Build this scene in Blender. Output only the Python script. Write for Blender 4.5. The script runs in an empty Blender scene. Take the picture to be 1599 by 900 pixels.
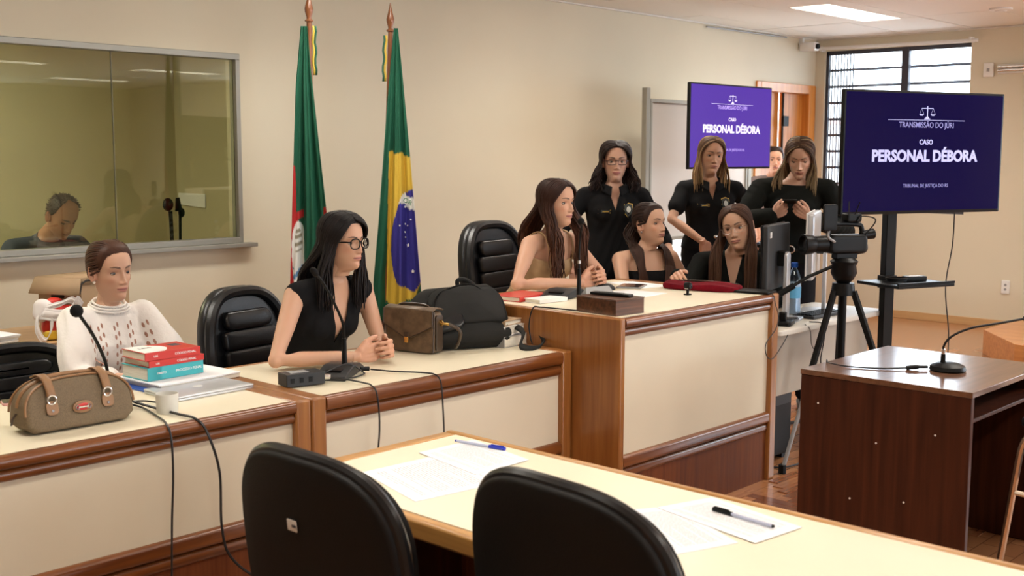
import bpy, bmesh, math, random
import numpy as np
from math import pi, sin, cos, radians, sqrt, atan2
from mathutils import Vector, Matrix
from mathutils.bvhtree import BVHTree

S = bpy.context.scene
C = S.collection
rnd = random.Random(7)

# ------------------------------------------------------------------ camera
cam_d = bpy.data.cameras.new('camera')
cam_d.sensor_width = 36.0
cam_d.lens = 1799.41 * 36.0 / 1599.0
cam_d.clip_start = 0.05
cam_d.clip_end = 200
cam = bpy.data.objects.new('camera', cam_d)
C.objects.link(cam)
cam.matrix_world = Matrix(((0.68457383, 0.08131956, -0.7243934, 0.0),
                           (-0.72893613, 0.08084599, -0.67979118, 0.0),
                           (0.00328398, 0.99340377, 0.11462181, 1.60),
                           (0, 0, 0, 1)))
cam_d.dof.use_dof = True
cam_d.dof.focus_distance = 5.3
cam_d.dof.aperture_fstop = 5.6
S.camera = cam

# ------------------------------------------------------------------ world, view
W = bpy.data.worlds.new('daylight')
S.world = W
W.use_nodes = True
bg = W.node_tree.nodes['Background']
bg.inputs[0].default_value = (0.80, 0.90, 1.0, 1)
bg.inputs[1].default_value = 7.5
S.view_settings.view_transform = 'Standard'
S.view_settings.look = 'None'
S.view_settings.gamma = 1.0
S.view_settings.exposure = 0.72
S.view_settings.use_curve_mapping = False
S.cycles.use_denoising = True
S.cycles.max_bounces = 8
S.cycles.diffuse_bounces = 4
S.cycles.glossy_bounces = 4
S.cycles.transmission_bounces = 6
S.cycles.transparent_max_bounces = 12
S.cycles.sample_clamp_indirect = 4.0
LAMP_EMIT = 6.0         # ceiling lamp diffusers
LAMP_POWER = 10          # downlight of each louvred ceiling lamp, W

def area_light(name, loc, size, size_y, power, color, rot):
    d = bpy.data.lights.new(name, 'AREA')
    d.shape = 'RECTANGLE'
    d.size = size
    d.size_y = size_y
    d.energy = power
    d.color = color
    o = bpy.data.objects.new(name, d)
    C.objects.link(o)
    o.location = loc
    o.rotation_euler = rot
    return o
# daylight comes from the world through the far window, the windows behind the camera and one added window
for nm_, loc_, sx_, sy_, rot_ in (('window_portal', (11.15, 5.13, 1.86), 1.6, 1.5, (0, radians(90), 0)), ('side_window_portal', (5.1, -8.2, 1.75), 6.6, 1.5, (radians(90), 0, 0)), ('added_window_portal', (11.15, -1.9, 1.75), 1.5, 4.6, (0, radians(90), 0))):
    lo = area_light(nm_, loc_, sx_, sy_, 1, (1, 1, 1), rot_)
    lo.data.cycles.is_portal = True

# ------------------------------------------------------------------ materials
def mat(name, col=(0.8, 0.8, 0.8), rough=0.5, metal=0.0, emit=None, estr=0.0, spec=0.5, coat=0.0, sheen=0.0, noise=None, bump=None, alpha=None):
    m = bpy.data.materials.new(name)
    m.use_nodes = True
    nt = m.node_tree
    b = nt.nodes['Principled BSDF']
    b.inputs['Base Color'].default_value = (*col, 1)
    b.inputs['Roughness'].default_value = rough
    b.inputs['Metallic'].default_value = metal
    b.inputs['Specular IOR Level'].default_value = spec
    b.inputs['Coat Weight'].default_value = coat
    b.inputs['Coat Roughness'].default_value = 0.15
    if sheen:
        b.inputs['Sheen Weight'].default_value = sheen
        b.inputs['Sheen Roughness'].default_value = 0.6
    if emit:
        b.inputs['Emission Color'].default_value = (*emit, 1)
        b.inputs['Emission Strength'].default_value = estr
    tc = None
    if noise or bump:
        tc = nt.nodes.new('ShaderNodeTexCoord')
    if noise:      # (scale, amount, (sx,sy,sz))
        sc, am, st = noise
        mp = nt.nodes.new('ShaderNodeMapping')
        mp.inputs['Scale'].default_value = st
        nt.links.new(tc.outputs['Object'], mp.inputs[0])
        n = nt.nodes.new('ShaderNodeTexNoise')
        n.inputs['Scale'].default_value = sc
        n.inputs['Detail'].default_value = 5
        nt.links.new(mp.outputs[0], n.inputs[0])
        r = nt.nodes.new('ShaderNodeMapRange')
        r.inputs['From Min'].default_value = 0.3
        r.inputs['From Max'].default_value = 0.7
        r.inputs['To Min'].default_value = 1 - am
        r.inputs['To Max'].default_value = 1 + am
        nt.links.new(n.outputs[0], r.inputs[0])
        mx = nt.nodes.new('ShaderNodeVectorMath')
        mx.operation = 'SCALE'
        mx.inputs[0].default_value = col
        nt.links.new(r.outputs[0], mx.inputs['Scale'])
        nt.links.new(mx.outputs[0], b.inputs['Base Color'])
    if bump:       # (scale, strength)
        n = nt.nodes.new('ShaderNodeTexNoise')
        n.inputs['Scale'].default_value = bump[0]
        n.inputs['Detail'].default_value = 4
        nt.links.new(tc.outputs['Object'], n.inputs[0])
        bp = nt.nodes.new('ShaderNodeBump')
        bp.inputs['Strength'].default_value = bump[1]
        bp.inputs['Distance'].default_value = 0.002
        nt.links.new(n.outputs[0], bp.inputs['Height'])
        nt.links.new(bp.outputs[0], b.inputs['Normal'])
    return m

def wood(name, dark, light, axis='x', rough=0.35, coat=0.3, scale=5.0):
    m = mat(name, light, rough, coat=coat, spec=0.5 if coat > 0 else 0.2)
    nt = m.node_tree
    b = nt.nodes['Principled BSDF']
    tc = nt.nodes.new('ShaderNodeTexCoord')
    mp = nt.nodes.new('ShaderNodeMapping')
    s = {'x': (0.5, 9, 9), 'y': (9, 0.5, 9), 'z': (9, 9, 0.5)}[axis]
    mp.inputs['Scale'].default_value = s
    nt.links.new(tc.outputs['Object'], mp.inputs[0])
    n = nt.nodes.new('ShaderNodeTexNoise')
    n.inputs['Scale'].default_value = scale
    n.inputs['Detail'].default_value = 7
    n.inputs['Distortion'].default_value = 0.35
    nt.links.new(mp.outputs[0], n.inputs[0])
    cr = nt.nodes.new('ShaderNodeValToRGB')
    cr.color_ramp.elements[0].position = 0.3
    cr.color_ramp.elements[0].color = (*dark, 1)
    cr.color_ramp.elements[1].position = 0.68
    cr.color_ramp.elements[1].color = (*light, 1)
    nt.links.new(n.outputs[0], cr.inputs[0])
    nt.links.new(cr.outputs[0], b.inputs['Base Color'])
    return m

def attr_mat(name, rough=0.5, spec=0.5, sss=0.0, coat=0.0, fine=None):
    m = mat(name, (1, 1, 1), rough, spec=spec, coat=coat)
    nt = m.node_tree
    b = nt.nodes['Principled BSDF']
    a = nt.nodes.new('ShaderNodeAttribute')
    a.attribute_name = 'Col'
    nt.links.new(a.outputs['Color'], b.inputs['Base Color'])
    if sss:
        b.inputs['Subsurface Weight'].default_value = sss
        b.inputs['Subsurface Radius'].default_value = (0.012, 0.004, 0.002)
        b.inputs['Subsurface Scale'].default_value = 1.0
    if fine:
        tc = nt.nodes.new('ShaderNodeTexCoord')
        n = nt.nodes.new('ShaderNodeTexNoise')
        n.inputs['Scale'].default_value = fine[0]
        nt.links.new(tc.outputs['Object'], n.inputs[0])
        bp = nt.nodes.new('ShaderNodeBump')
        bp.inputs['Strength'].default_value = fine[1]
        bp.inputs['Distance'].default_value = 0.002
        nt.links.new(n.outputs[0], bp.inputs['Height'])
        nt.links.new(bp.outputs[0], b.inputs['Normal'])
    return m

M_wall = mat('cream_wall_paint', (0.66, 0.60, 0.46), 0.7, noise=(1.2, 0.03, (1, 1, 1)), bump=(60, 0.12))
M_ceil = mat('ceiling_tile_white', (0.80, 0.78, 0.72), 0.8, bump=(90, 0.3))
M_tgap = mat('ceiling_tile_gap', (0.22, 0.20, 0.17), 0.8)
M_grid = mat('ceiling_grid_white', (0.70, 0.66, 0.60), 0.5)
M_shadowgap = mat('dark_gap', (0.03, 0.025, 0.02), 0.9)
M_wood_x = wood('honey_wood_along_x', (0.20, 0.068, 0.015), (0.40, 0.17, 0.045), 'x')
M_wood_y = wood('honey_wood_along_y', (0.24, 0.09, 0.018), (0.44, 0.20, 0.055), 'y')
M_wood_z = wood('honey_wood_upright', (0.23, 0.082, 0.018), (0.34, 0.138, 0.034), 'z')
M_redwood_x = wood('reddish_wood_moulding', (0.10, 0.026, 0.006), (0.21, 0.066, 0.014), 'x', 0.3)
M_redwood_z = wood('reddish_wood_base_panel', (0.10, 0.026, 0.008), (0.17, 0.050, 0.015), 'z', 0.5, 0.0)
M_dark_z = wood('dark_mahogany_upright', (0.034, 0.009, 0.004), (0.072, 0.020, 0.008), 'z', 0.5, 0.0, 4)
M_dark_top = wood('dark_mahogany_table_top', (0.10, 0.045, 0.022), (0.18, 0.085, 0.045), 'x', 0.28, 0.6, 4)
M_gavelbox = wood('dark_polished_box_wood', (0.035, 0.012, 0.006), (0.13, 0.05, 0.022), 'x', 0.3, 0.4, 6)
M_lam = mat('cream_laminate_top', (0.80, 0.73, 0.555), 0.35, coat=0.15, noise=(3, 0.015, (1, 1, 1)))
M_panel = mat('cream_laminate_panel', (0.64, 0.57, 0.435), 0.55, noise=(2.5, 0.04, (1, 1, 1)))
M_black = mat('black_plastic', (0.004, 0.004, 0.004), 0.4, spec=0.18)
M_blackmatte = mat('black_matte', (0.006, 0.006, 0.006), 0.8, spec=0.2)
M_rubber = mat('black_cable_rubber', (0.012, 0.012, 0.013), 0.45)
M_leather = mat('black_leather', (0.008, 0.009, 0.011), 0.30, spec=0.4, bump=(180, 0.35), noise=(8, 0.25, (1, 1, 1)))
M_seatback = mat('dark_shell_fabric', (0.006, 0.005, 0.0045), 0.6, spec=0.22, bump=(320, 0.4))
M_edge = mat('black_edge_bead', (0.009, 0.009, 0.010), 0.3, spec=0.4)
M_chrome = mat('brushed_chrome', (0.72, 0.72, 0.72), 0.25, 1.0)
M_steel = mat('champagne_steel_tube', (0.62, 0.52, 0.42), 0.3, 1.0)
M_gold = mat('gold_metal', (0.80, 0.52, 0.15), 0.25, 1.0)
M_alu = mat('grey_aluminium', (0.33, 0.32, 0.28), 0.45, 0.5)
M_silver = mat('silver_aluminium_shell', (0.62, 0.64, 0.67), 0.33, 0.6)
M_greyplastic = mat('grey_plastic', (0.28, 0.28, 0.28), 0.45)
M_darkgrey = mat('dark_grey_plastic', (0.030, 0.031, 0.033), 0.4, spec=0.25)
M_white = mat('white_plastic', (0.78, 0.77, 0.74), 0.4)
M_paper = mat('white_paper', (0.80, 0.81, 0.84), 0.75)
M_ink = mat('grey_print', (0.45, 0.45, 0.48), 0.8)
M_inkdark = mat('dark_print', (0.06, 0.06, 0.07), 0.8)
M_card = mat('brown_cardboard', (0.42, 0.285, 0.165), 0.8, noise=(4, 0.06, (1, 1, 1)))
M_red = mat('red_cover', (0.56, 0.035, 0.028), 0.35, coat=0.2)
M_teal = mat('teal_cover', (0.05, 0.42, 0.46), 0.4)
M_blue = mat('blue_plastic_folder', (0.02, 0.09, 0.42), 0.35)
M_pages = mat('book_pages', (0.74, 0.70, 0.60), 0.8, noise=(40, 0.12, (0.2, 0.2, 14)))
M_whiteink = mat('white_print', (0.85, 0.85, 0.85), 0.6)
M_satchel = mat('brown_canvas_bag', (0.160, 0.112, 0.062), 0.7, noise=(260, 0.22, (1, 1, 1)), bump=(400, 0.5))
M_tan = mat('tan_leather', (0.27, 0.14, 0.06), 0.45, noise=(20, 0.12, (1, 1, 1)))
M_monobag = mat('brown_coated_canvas', (0.125, 0.080, 0.045), 0.5, noise=(30, 0.35, (1, 1, 1)), bump=(200, 0.4))
M_monodark = mat('dark_brown_leather', (0.055, 0.035, 0.022), 0.4)
M_nylon = mat('charcoal_nylon', (0.020, 0.020, 0.019), 0.85, spec=0.15, bump=(500, 0.6), noise=(6, 0.15, (1, 1, 1)))
M_floor_far = None
M_velvet = mat('crimson_fabric', (0.13, 0.004, 0.010), 0.9, spec=0.1, noise=(25, 0.3, (1, 1, 1)), bump=(120, 0.6))
M_bagwhite = mat('thin_white_plastic_bag', (0.80, 0.76, 0.74), 0.4)
M_bagred = mat('red_packet', (0.62, 0.03, 0.02), 0.4)
M_yellow = mat('yellow_packet', (0.70, 0.45, 0.03), 0.4)
M_orangewood = wood('orange_door_wood', (0.52, 0.18, 0.028), (0.68, 0.27, 0.05), 'z', 0.4, 0.2, 3)
M_stepwood = wood('orange_step_wood', (0.42, 0.16, 0.05), (0.58, 0.26, 0.09), 'y', 0.35, 0.3, 4)
M_palewood = wood('pale_wood_skirting', (0.50, 0.30, 0.13), (0.60, 0.38, 0.18), 'y', 0.4, 0.2, 3)
M_whiteboard = mat('white_enamel_board', (0.60, 0.58, 0.56), 0.22, coat=0.3)
M_deskgrey = mat('light_grey_laminate', (0.60, 0.57, 0.50), 0.45)
M_deskpanel = mat('grey_beige_modesty_panel', (0.42, 0.37, 0.30), 0.6)
M_label = mat('white_sticker', (0.78, 0.77, 0.74), 0.6)
M_pensblue = mat('blue_pen_plastic', (0.02, 0.04, 0.45), 0.25)
M_penclear = mat('clear_pen_barrel', (0.50, 0.54, 0.70), 0.2)
M_lamp = mat('lamp_diffuser', (0.9, 0.9, 0.9), 0.5, emit=(1.0, 0.93, 0.82), estr=LAMP_EMIT)
M_lampgrille = mat('lamp_reflector', (0.8, 0.8, 0.78), 0.3, 0.5)
M_frosted = mat('glowing_frosted_pane', (0.9, 0.9, 0.9), 0.4, emit=(1.0, 0.98, 0.96), estr=1.25)  # glow put into the pane in place of daylight
M_pink = mat('pink_phone_case', (0.72, 0.38, 0.36), 0.4)
M_glassdark = mat('dark_glass', (0.02, 0.022, 0.025), 0.08, coat=0.5)
M_cup = mat('white_cup', (0.66, 0.65, 0.60), 0.5)
M_scr_l = mat('lit_violet_screen', (0.02, 0.01, 0.05), 0.2, spec=0.2, emit=(0.050, 0.020, 0.235), estr=1.0)
M_scr_r = mat('lit_indigo_screen', (0.002, 0.0015, 0.006), 0.08, spec=0.10, emit=(0.0028, 0.0016, 0.026), estr=1.0)
M_txt_l = mat('screen_letters_bright', (0.5, 0.5, 0.6), 0.3, emit=(0.36, 0.33, 0.48), estr=1.0)
M_txt_r = mat('screen_letters_pale', (0.3, 0.3, 0.5), 0.3, emit=(0.18, 0.19, 0.36), estr=1.0)
M_txt_dim = mat('screen_letters_dim', (0.2, 0.2, 0.4), 0.3, emit=(0.07, 0.07, 0.18), estr=1.0)
M_txt_diml = mat('screen_letters_dim_violet', (0.3, 0.2, 0.5), 0.3, emit=(0.20, 0.16, 0.40), estr=1.0)

def floor_mat():
    m = mat('wood_block_floor', (0.4, 0.2, 0.1), 0.25, coat=0.3)
    nt = m.node_tree
    b = nt.nodes['Principled BSDF']
    tc = nt.nodes.new('ShaderNodeTexCoord')
    br = nt.nodes.new('ShaderNodeTexBrick')
    br.inputs['Scale'].default_value = 3.0
    br.inputs['Color1'].default_value = (0.42, 0.19, 0.085, 1)
    br.inputs['Color2'].default_value = (0.30, 0.12, 0.048, 1)
    br.inputs['Mortar'].default_value = (0.16, 0.06, 0.025, 1)
    br.inputs['Mortar Size'].default_value = 0.008
    nt.links.new(tc.outputs['Object'], br.inputs[0])
    n = nt.nodes.new('ShaderNodeTexNoise')
    n.inputs['Scale'].default_value = 4
    nt.links.new(tc.outputs['Object'], n.inputs[0])
    mx = nt.nodes.new('ShaderNodeMix')
    mx.data_type = 'RGBA'
    mx.inputs[0].default_value = 0.2
    nt.links.new(br.outputs[0], mx.inputs[6])
    mx.inputs[7].default_value = (0.5, 0.26, 0.12, 1)
    nt.links.new(mx.outputs[2], b.inputs['Base Color'])
    return m
M_floor = floor_mat()
M_strip = [wood('parquet_strip_wood_a', (0.20, 0.07, 0.028), (0.33, 0.13, 0.055), 'x', 0.25, 0.4, 6),
           wood('parquet_strip_wood_b', (0.13, 0.042, 0.018), (0.24, 0.085, 0.036), 'y', 0.25, 0.4, 6),
           wood('parquet_strip_wood_c', (0.26, 0.10, 0.042), (0.42, 0.19, 0.085), 'x', 0.25, 0.4, 6)]

def glass_mat(name, tint, refl_rough=0.0, ior=1.5):
    m = bpy.data.materials.new(name)
    m.use_nodes = True
    nt = m.node_tree
    nt.nodes.clear()
    o = nt.nodes.new('ShaderNodeOutputMaterial')
    t = nt.nodes.new('ShaderNodeBsdfTransparent')
    t.inputs[0].default_value = (*tint, 1)
    g = nt.nodes.new('ShaderNodeBsdfGlossy')
    g.inputs['Roughness'].default_value = refl_rough
    g.inputs[0].default_value = (1, 1, 1, 1)
    f = nt.nodes.new('ShaderNodeFresnel')
    f.inputs[0].default_value = ior
    x = nt.nodes.new('ShaderNodeMixShader')
    nt.links.new(f.outputs[0], x.inputs[0])
    nt.links.new(t.outputs[0], x.inputs[1])
    nt.links.new(g.outputs[0], x.inputs[2])
    nt.links.new(x.outputs[0], o.inputs[0])
    return m
M_glass = glass_mat('greenish_partition_glass', (0.86, 0.88, 0.76), 0.01, 1.5)
M_clear = glass_mat('clear_window_glass', (0.95, 0.97, 0.98))
M_bottle = glass_mat('clear_water_bottle_plastic', (0.80, 0.88, 0.95), 0.05)
M_lens = glass_mat('spectacle_lens', (0.96, 0.96, 0.96), 0.0, 1.3)

# ------------------------------------------------------------------ object helpers
XF = {}
def tag(o, label=None, cat=None, group=None, kind=None):
    if label: o['label'] = label
    if cat: o['category'] = cat
    if group: o['group'] = group
    if kind: o['kind'] = kind
    return o
def thing(name, label, cat, loc=(0, 0, 0), rz=0.0, group=None, kind=None):
    o = bpy.data.objects.new(name, None)
    C.objects.link(o)
    o.location = loc
    o.rotation_euler = (0, 0, rz)
    o.empty_display_size = 0.1
    XF[o.name] = Matrix.Translation(Vector(loc)) @ Matrix.Rotation(rz, 4, 'Z')
    return tag(o, label, cat, group, kind)
def dup(root, loc, rz, label=None, group=None):
    r = root.copy(); C.objects.link(r)
    r.location = loc; r.rotation_euler = (0, 0, rz)
    XF[r.name] = Matrix.Translation(Vector(loc)) @ Matrix.Rotation(rz, 4, 'Z')
    if label: r['label'] = label
    if group: r['group'] = group
    for ch in list(root.children):
        c = ch.copy(); C.objects.link(c); c.parent = r
        for g in list(ch.children):
            d = g.copy(); C.objects.link(d); d.parent = c
    return r

class MB:
    def __init__(self):
        self.v = []; self.f = []; self.s = []      # s: smooth flags
        self.T = None
    def add(self, vs, fs, smooth=False):
        o = len(self.v)
        if self.T is not None:
            vs = [tuple(self.T @ Vector(p)) for p in vs]
        self.v += [tuple(p) for p in vs]
        self.f += [tuple(i + o for i in f) for f in fs]
        self.s += [smooth] * len(fs)
        return self
    def box(self, a, b):
        x0, y0, z0 = [min(a[i], b[i]) for i in range(3)]
        x1, y1, z1 = [max(a[i], b[i]) for i in range(3)]
        vs = [(x0, y0, z0), (x1, y0, z0), (x1, y1, z0), (x0, y1, z0), (x0, y0, z1), (x1, y0, z1), (x1, y1, z1), (x0, y1, z1)]
        return self.add(vs, [(0, 3, 2, 1), (4, 5, 6, 7), (0, 1, 5, 4), (1, 2, 6, 5), (2, 3, 7, 6), (3, 0, 4, 7)])
    def tube(self, pts, r, n=8, cap=True):
        pts = [Vector(p) for p in pts]
        rs = r if isinstance(r, (list, tuple)) else [r] * len(pts)
        up = None
        vs = []; fs = []
        for i, p in enumerate(pts):
            t = (pts[min(i + 1, len(pts) - 1)] - pts[max(i - 1, 0)])
            if t.length < 1e-9: t = Vector((0, 0, 1))
            t.normalize()
            if up is None:
                a = Vector((0, 0, 1)) if abs(t.z) < 0.9 else Vector((1, 0, 0))
                up = (a - t * a.dot(t)).normalized()
            else:
                up = up - t * up.dot(t)
                if up.length < 1e-6: up = t.orthogonal()
                up.normalize()
            q = t.cross(up)
            for k in range(n):
                an = 2 * pi * k / n
                vs.append(p + (up * cos(an) + q * sin(an)) * rs[i])
        for i in range(len(pts) - 1):
            for k in range(n):
                a = i * n + k; b = i * n + (k + 1) % n
                fs.append((a, b, b + n, a + n))
        if cap:
            fs.append(tuple(range(n - 1, -1, -1)))
            fs.append(tuple(range((len(pts) - 1) * n, len(pts) * n)))
        return self.add(vs, fs, True)
    def cyl(self, a, b, r0, r1=None, n=16):
        return self.tube([a, b], [r0, r0 if r1 is None else r1], n)
    def lathe(self, c, prof, n=24, axis='z'):
        c = Vector(c)
        vs = []; fs = []
        for (r, h) in prof:
            for k in range(n):
                a = 2 * pi * k / n
                if axis == 'z': vs.append(c + Vector((r * cos(a), r * sin(a), h)))
                elif axis == 'y': vs.append(c + Vector((r * cos(a), h, -r * sin(a))))
                else: vs.append(c + Vector((h, r * cos(a), r * sin(a))))
        m = len(prof)
        for i in range(m - 1):
            for k in range(n):
                a = i * n + k; b = i * n + (k + 1) % n
                fs.append((a, b, b + n, a + n))
        fs.append(tuple(range(n - 1, -1, -1)))
        fs.append(tuple(range((m - 1) * n, m * n)))
        return self.add(vs, fs, True)
    def ball(self, c, r, n=16, m=10):
        r = (r, r, r) if not isinstance(r, (tuple, list)) else r
        vs = []; fs = []
        for i in range(m + 1):
            ph = pi * i / m
            for k in range(n):
                a = 2 * pi * k / n
                vs.append((c[0] + r[0] * sin(ph) * cos(a), c[1] + r[1] * sin(ph) * sin(a), c[2] + r[2] * cos(ph)))
        for i in range(m):
            for k in range(n):
                a = i * n + k; b = i * n + (k + 1) % n
                fs.append((a, a + n, b + n, b))
        return self.add(vs, fs, True)
    def rprism(self, poly, h0, h1, rr=0.004, fn=None, steps=3, pillow=0.0, inner=(0.66, 0.33)):
        """rounded slab: poly outline (u,v), from h0 to h1, rounded rim, optional pillow; fn maps (u,v,h) to a point"""
        fn = fn or (lambda u, v, h: (u, v, h))
        cu = sum(p[0] for p in poly) / len(poly); cv = sum(p[1] for p in poly) / len(poly)
        n = len(poly)
        ext = max(max(abs(p[0] - cu), abs(p[1] - cv)) for p in poly)
        def ring(inset, h):
            out = []
            for (u, v) in poly:
                du, dv = u - cu, v - cv
                L = sqrt(du * du + dv * dv) or 1
                out.append(fn(cu + du * max(0.02, 1 - inset / L), cv + dv * max(0.02, 1 - inset / L), h))
            return out
        def sring(s, h):
            return [fn(cu + (u - cu) * s, cv + (v - cv) * s, h) for (u, v) in poly]
        rings = []
        s0 = 1 - rr / ext
        for s in reversed(inner): rings.append(sring(s * s0, h0 - pillow * (1 - s * s)))
        for i in range(steps + 1):
            a = pi / 2 * i / steps
            rings.append(ring(rr * (1 - sin(a)), h0 + rr * (1 - cos(a))))
        for i in range(steps + 1):
            a = pi / 2 * i / steps
            rings.append(ring(rr * (1 - cos(a)), h1 - rr * (1 - sin(a))))
        for s in inner: rings.append(sring(s * s0, h1 + pillow * (1 - s * s)))
        vs = [p for r in rings for p in r]
        fs = [tuple(range(n - 1, -1, -1))]
        for i in range(len(rings) - 1):
            for k in range(n):
                a = i * n + k; b = i * n + (k + 1) % n
                fs.append((a, b, b + n, a + n))
        fs.append(tuple(range((len(rings) - 1) * n, len(rings) * n)))
        return self.add(vs, fs, True)
    def sheet(self, fn, nu, nv):
        vs = [fn(i / nu, j / nv) for j in range(nv + 1) for i in range(nu + 1)]
        fs = [(j * (nu + 1) + i, j * (nu + 1) + i + 1, (j + 1) * (nu + 1) + i + 1, (j + 1) * (nu + 1) + i) for j in range(nv) for i in range(nu)]
        return self.add(vs, fs, True)
    def build(self, name, m, parent=None, world=False, bevel=0.0, solid=0.0, subs=0, kind=None, label=None, cat=None, group=None, sharp=35, cols=None):
        me = bpy.data.meshes.new(name)
        vs = self.v
        loc = None
        if parent is not None and world:
            inv = XF[parent.name].inverted()
            vs = [tuple(inv @ Vector(p)) for p in vs]
        elif parent is None:
            xs = [p[0] for p in vs]; ys = [p[1] for p in vs]; zs = [p[2] for p in vs]
            loc = ((min(xs) + max(xs)) / 2, (min(ys) + max(ys)) / 2, min(zs))
            vs = [(p[0] - loc[0], p[1] - loc[1], p[2] - loc[2]) for p in vs]
        me.from_pydata(vs, [], self.f)
        me.polygons.foreach_set('use_smooth', [True] * len(self.f))
        if cols is not None:
            a = me.color_attributes.new('Col', 'FLOAT_COLOR', 'POINT')
            a.data.foreach_set('color', [x for c in cols for x in (c[0], c[1], c[2], 1.0)])
        me.update()
        try: me.set_sharp_from_angle(angle=radians(sharp))
        except Exception: pass
        me.materials.append(m)
        o = bpy.data.objects.new(name, me)
        C.objects.link(o)
        if parent is not None:
            o.parent = parent
            XF[o.name] = XF[parent.name]
        else:
            o.location = loc
            XF[o.name] = Matrix.Translation(Vector(loc))
        if bevel:
            b = o.modifiers.new('bevel', 'BEVEL'); b.width = bevel; b.segments = 2; b.limit_method = 'ANGLE'; b.angle_limit = radians(40)
        if solid:
            b = o.modifiers.new('solid', 'SOLIDIFY'); b.thickness = solid; b.offset = 0
        if subs:
            b = o.modifiers.new('subs', 'SUBSURF'); b.levels = subs; b.render_levels = subs
        return tag(o, label, cat, group, kind)

def rect(w, h, r, n=5, cu=0, cv=0):
    out = []
    for (sx, sy, a0) in ((1, 1, 0), (-1, 1, pi / 2), (-1, -1, pi), (1, -1, 3 * pi / 2)):
        for i in range(n + 1):
            a = a0 + pi / 2 * i / n
            out.append((cu + sx * (w / 2 - r) + r * cos(a), cv + sy * (h / 2 - r) + r * sin(a)))
    return out
def superell(w, h, e, n=40, cu=0, cv=0):
    out = []
    for i in range(n):
        a = 2 * pi * i / n
        c, s = cos(a), sin(a)
        out.append((cu + w / 2 * abs(c) ** (2 / e) * (1 if c >= 0 else -1), cv + h / 2 * abs(s) ** (2 / e) * (1 if s >= 0 else -1)))
    return out
def spline(pts, n=8):
    """Catmull-Rom through the points"""
    P = [Vector(p) for p in pts]
    P = [P[0] * 2 - P[1]] + P + [P[-1] * 2 - P[-2]]
    out = []
    for i in range(1, len(P) - 2):
        a, b, c, d = P[i - 1], P[i], P[i + 1], P[i + 2]
        for k in range(n):
            t = k / n
            out.append(0.5 * ((2 * b) + (c - a) * t + (2 * a - 5 * b + 4 * c - d) * t * t + (3 * b - a - 3 * c + d) * t ** 3))
    out.append(P[-2])
    return out
def text(s, size, m, parent, mtx, name='lettering', depth=0.0006, align='CENTER', world=False, bold=0.0, xs=1.0):
    cu = bpy.data.curves.new(name, 'FONT')
    cu.body = s; cu.size = size; cu.extrude = depth; cu.align_x = align; cu.align_y = 'CENTER'
    cu.offset = bold; cu.resolution_u = 3
    t = bpy.data.objects.new('tmp_text', cu)
    C.objects.link(t)
    dg = bpy.context.evaluated_depsgraph_get()
    me = bpy.data.meshes.new_from_object(t.evaluated_get(dg))
    bpy.data.objects.remove(t)
    me.name = name
    me.materials.clear(); me.materials.append(m)
    A = mtx @ Matrix.Diagonal((xs, 1, 1, 1))
    if world: A = XF[parent.name].inverted() @ A
    me.transform(A)
    o = bpy.data.objects.new(name, me)
    C.objects.link(o)
    o.parent = parent
    XF[o.name] = XF[parent.name]
    return o
def frame_mtx(o, ux, uy):
    """matrix whose local X,Y map to ux,uy (text plane), at o"""
    ux = Vector(ux).normalized(); uy = Vector(uy).normalized(); uz = ux.cross(uy)
    return Matrix(((ux.x, uy.x, uz.x, o[0]), (ux.y, uy.y, uz.y, o[1]), (ux.z, uy.z, uz.z, o[2]), (0, 0, 0, 1)))
def box_obj(name, a, b, m, parent=None, bevel=0.003, **k):
    return MB().box(a, b).build(name, m, parent, world=True, bevel=bevel, **k)

# ================================================================== THE SETTING
L, D, HC = 10.955, 5.99, 2.79
X0, Y0 = -3.0, -8.0
box_obj('floor', (X0, Y0, -0.10), (L, 9.0, 0.0), M_floor, kind='structure', bevel=0)
floor_o = bpy.data.objects['floor']
# herringbone parquet strips where the floor is seen close up, beside the high desk
k = 0
me_cache = {}
sl, sw = 0.24, 0.06
strips = []
for a in range(-12, 30):
    for b in range(-4, 9):
        ox = a * sw + b * sl
        oy = a * sw - b * sl
        strips.append((ox, oy, ox + sl, oy + sw, 0))
        strips.append((ox, oy + sw, ox + sw, oy + sw + sl, 1))
n_strip = 0
for (a0, b0, a1, b1, q) in strips:
    xa, ya = 4.25 + a0, 2.15 + b0
    xb, yb = 4.25 + a1, 2.15 + b1
    if xa < 4.30 or xb > 5.95 or ya < 1.75 or yb > 2.875: continue
    key = (q, rnd.randrange(3))
    g = 0.0015
    if key not in me_cache:
        w_, h_ = (xb - xa), (yb - ya)
        mb = MB().box((-w_ / 2 + g, -h_ / 2 + g, 0), (w_ / 2 - g, h_ / 2 - g, 0.005))
        me = bpy.data.meshes.new('parquet_strip'); me.from_pydata(mb.v, [], mb.f); me.materials.append(M_strip[key[1]])
        me_cache[key] = me
    o = bpy.data.objects.new('parquet_strip', me_cache[key]); C.objects.link(o)
    o.parent = floor_o
    fl = floor_o.location
    o.location = ((xa + xb) / 2 - fl[0], (ya + yb) / 2 - fl[1], 0.0 - fl[2] + rnd.uniform(0, 0.0008))
    n_strip += 1

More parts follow.
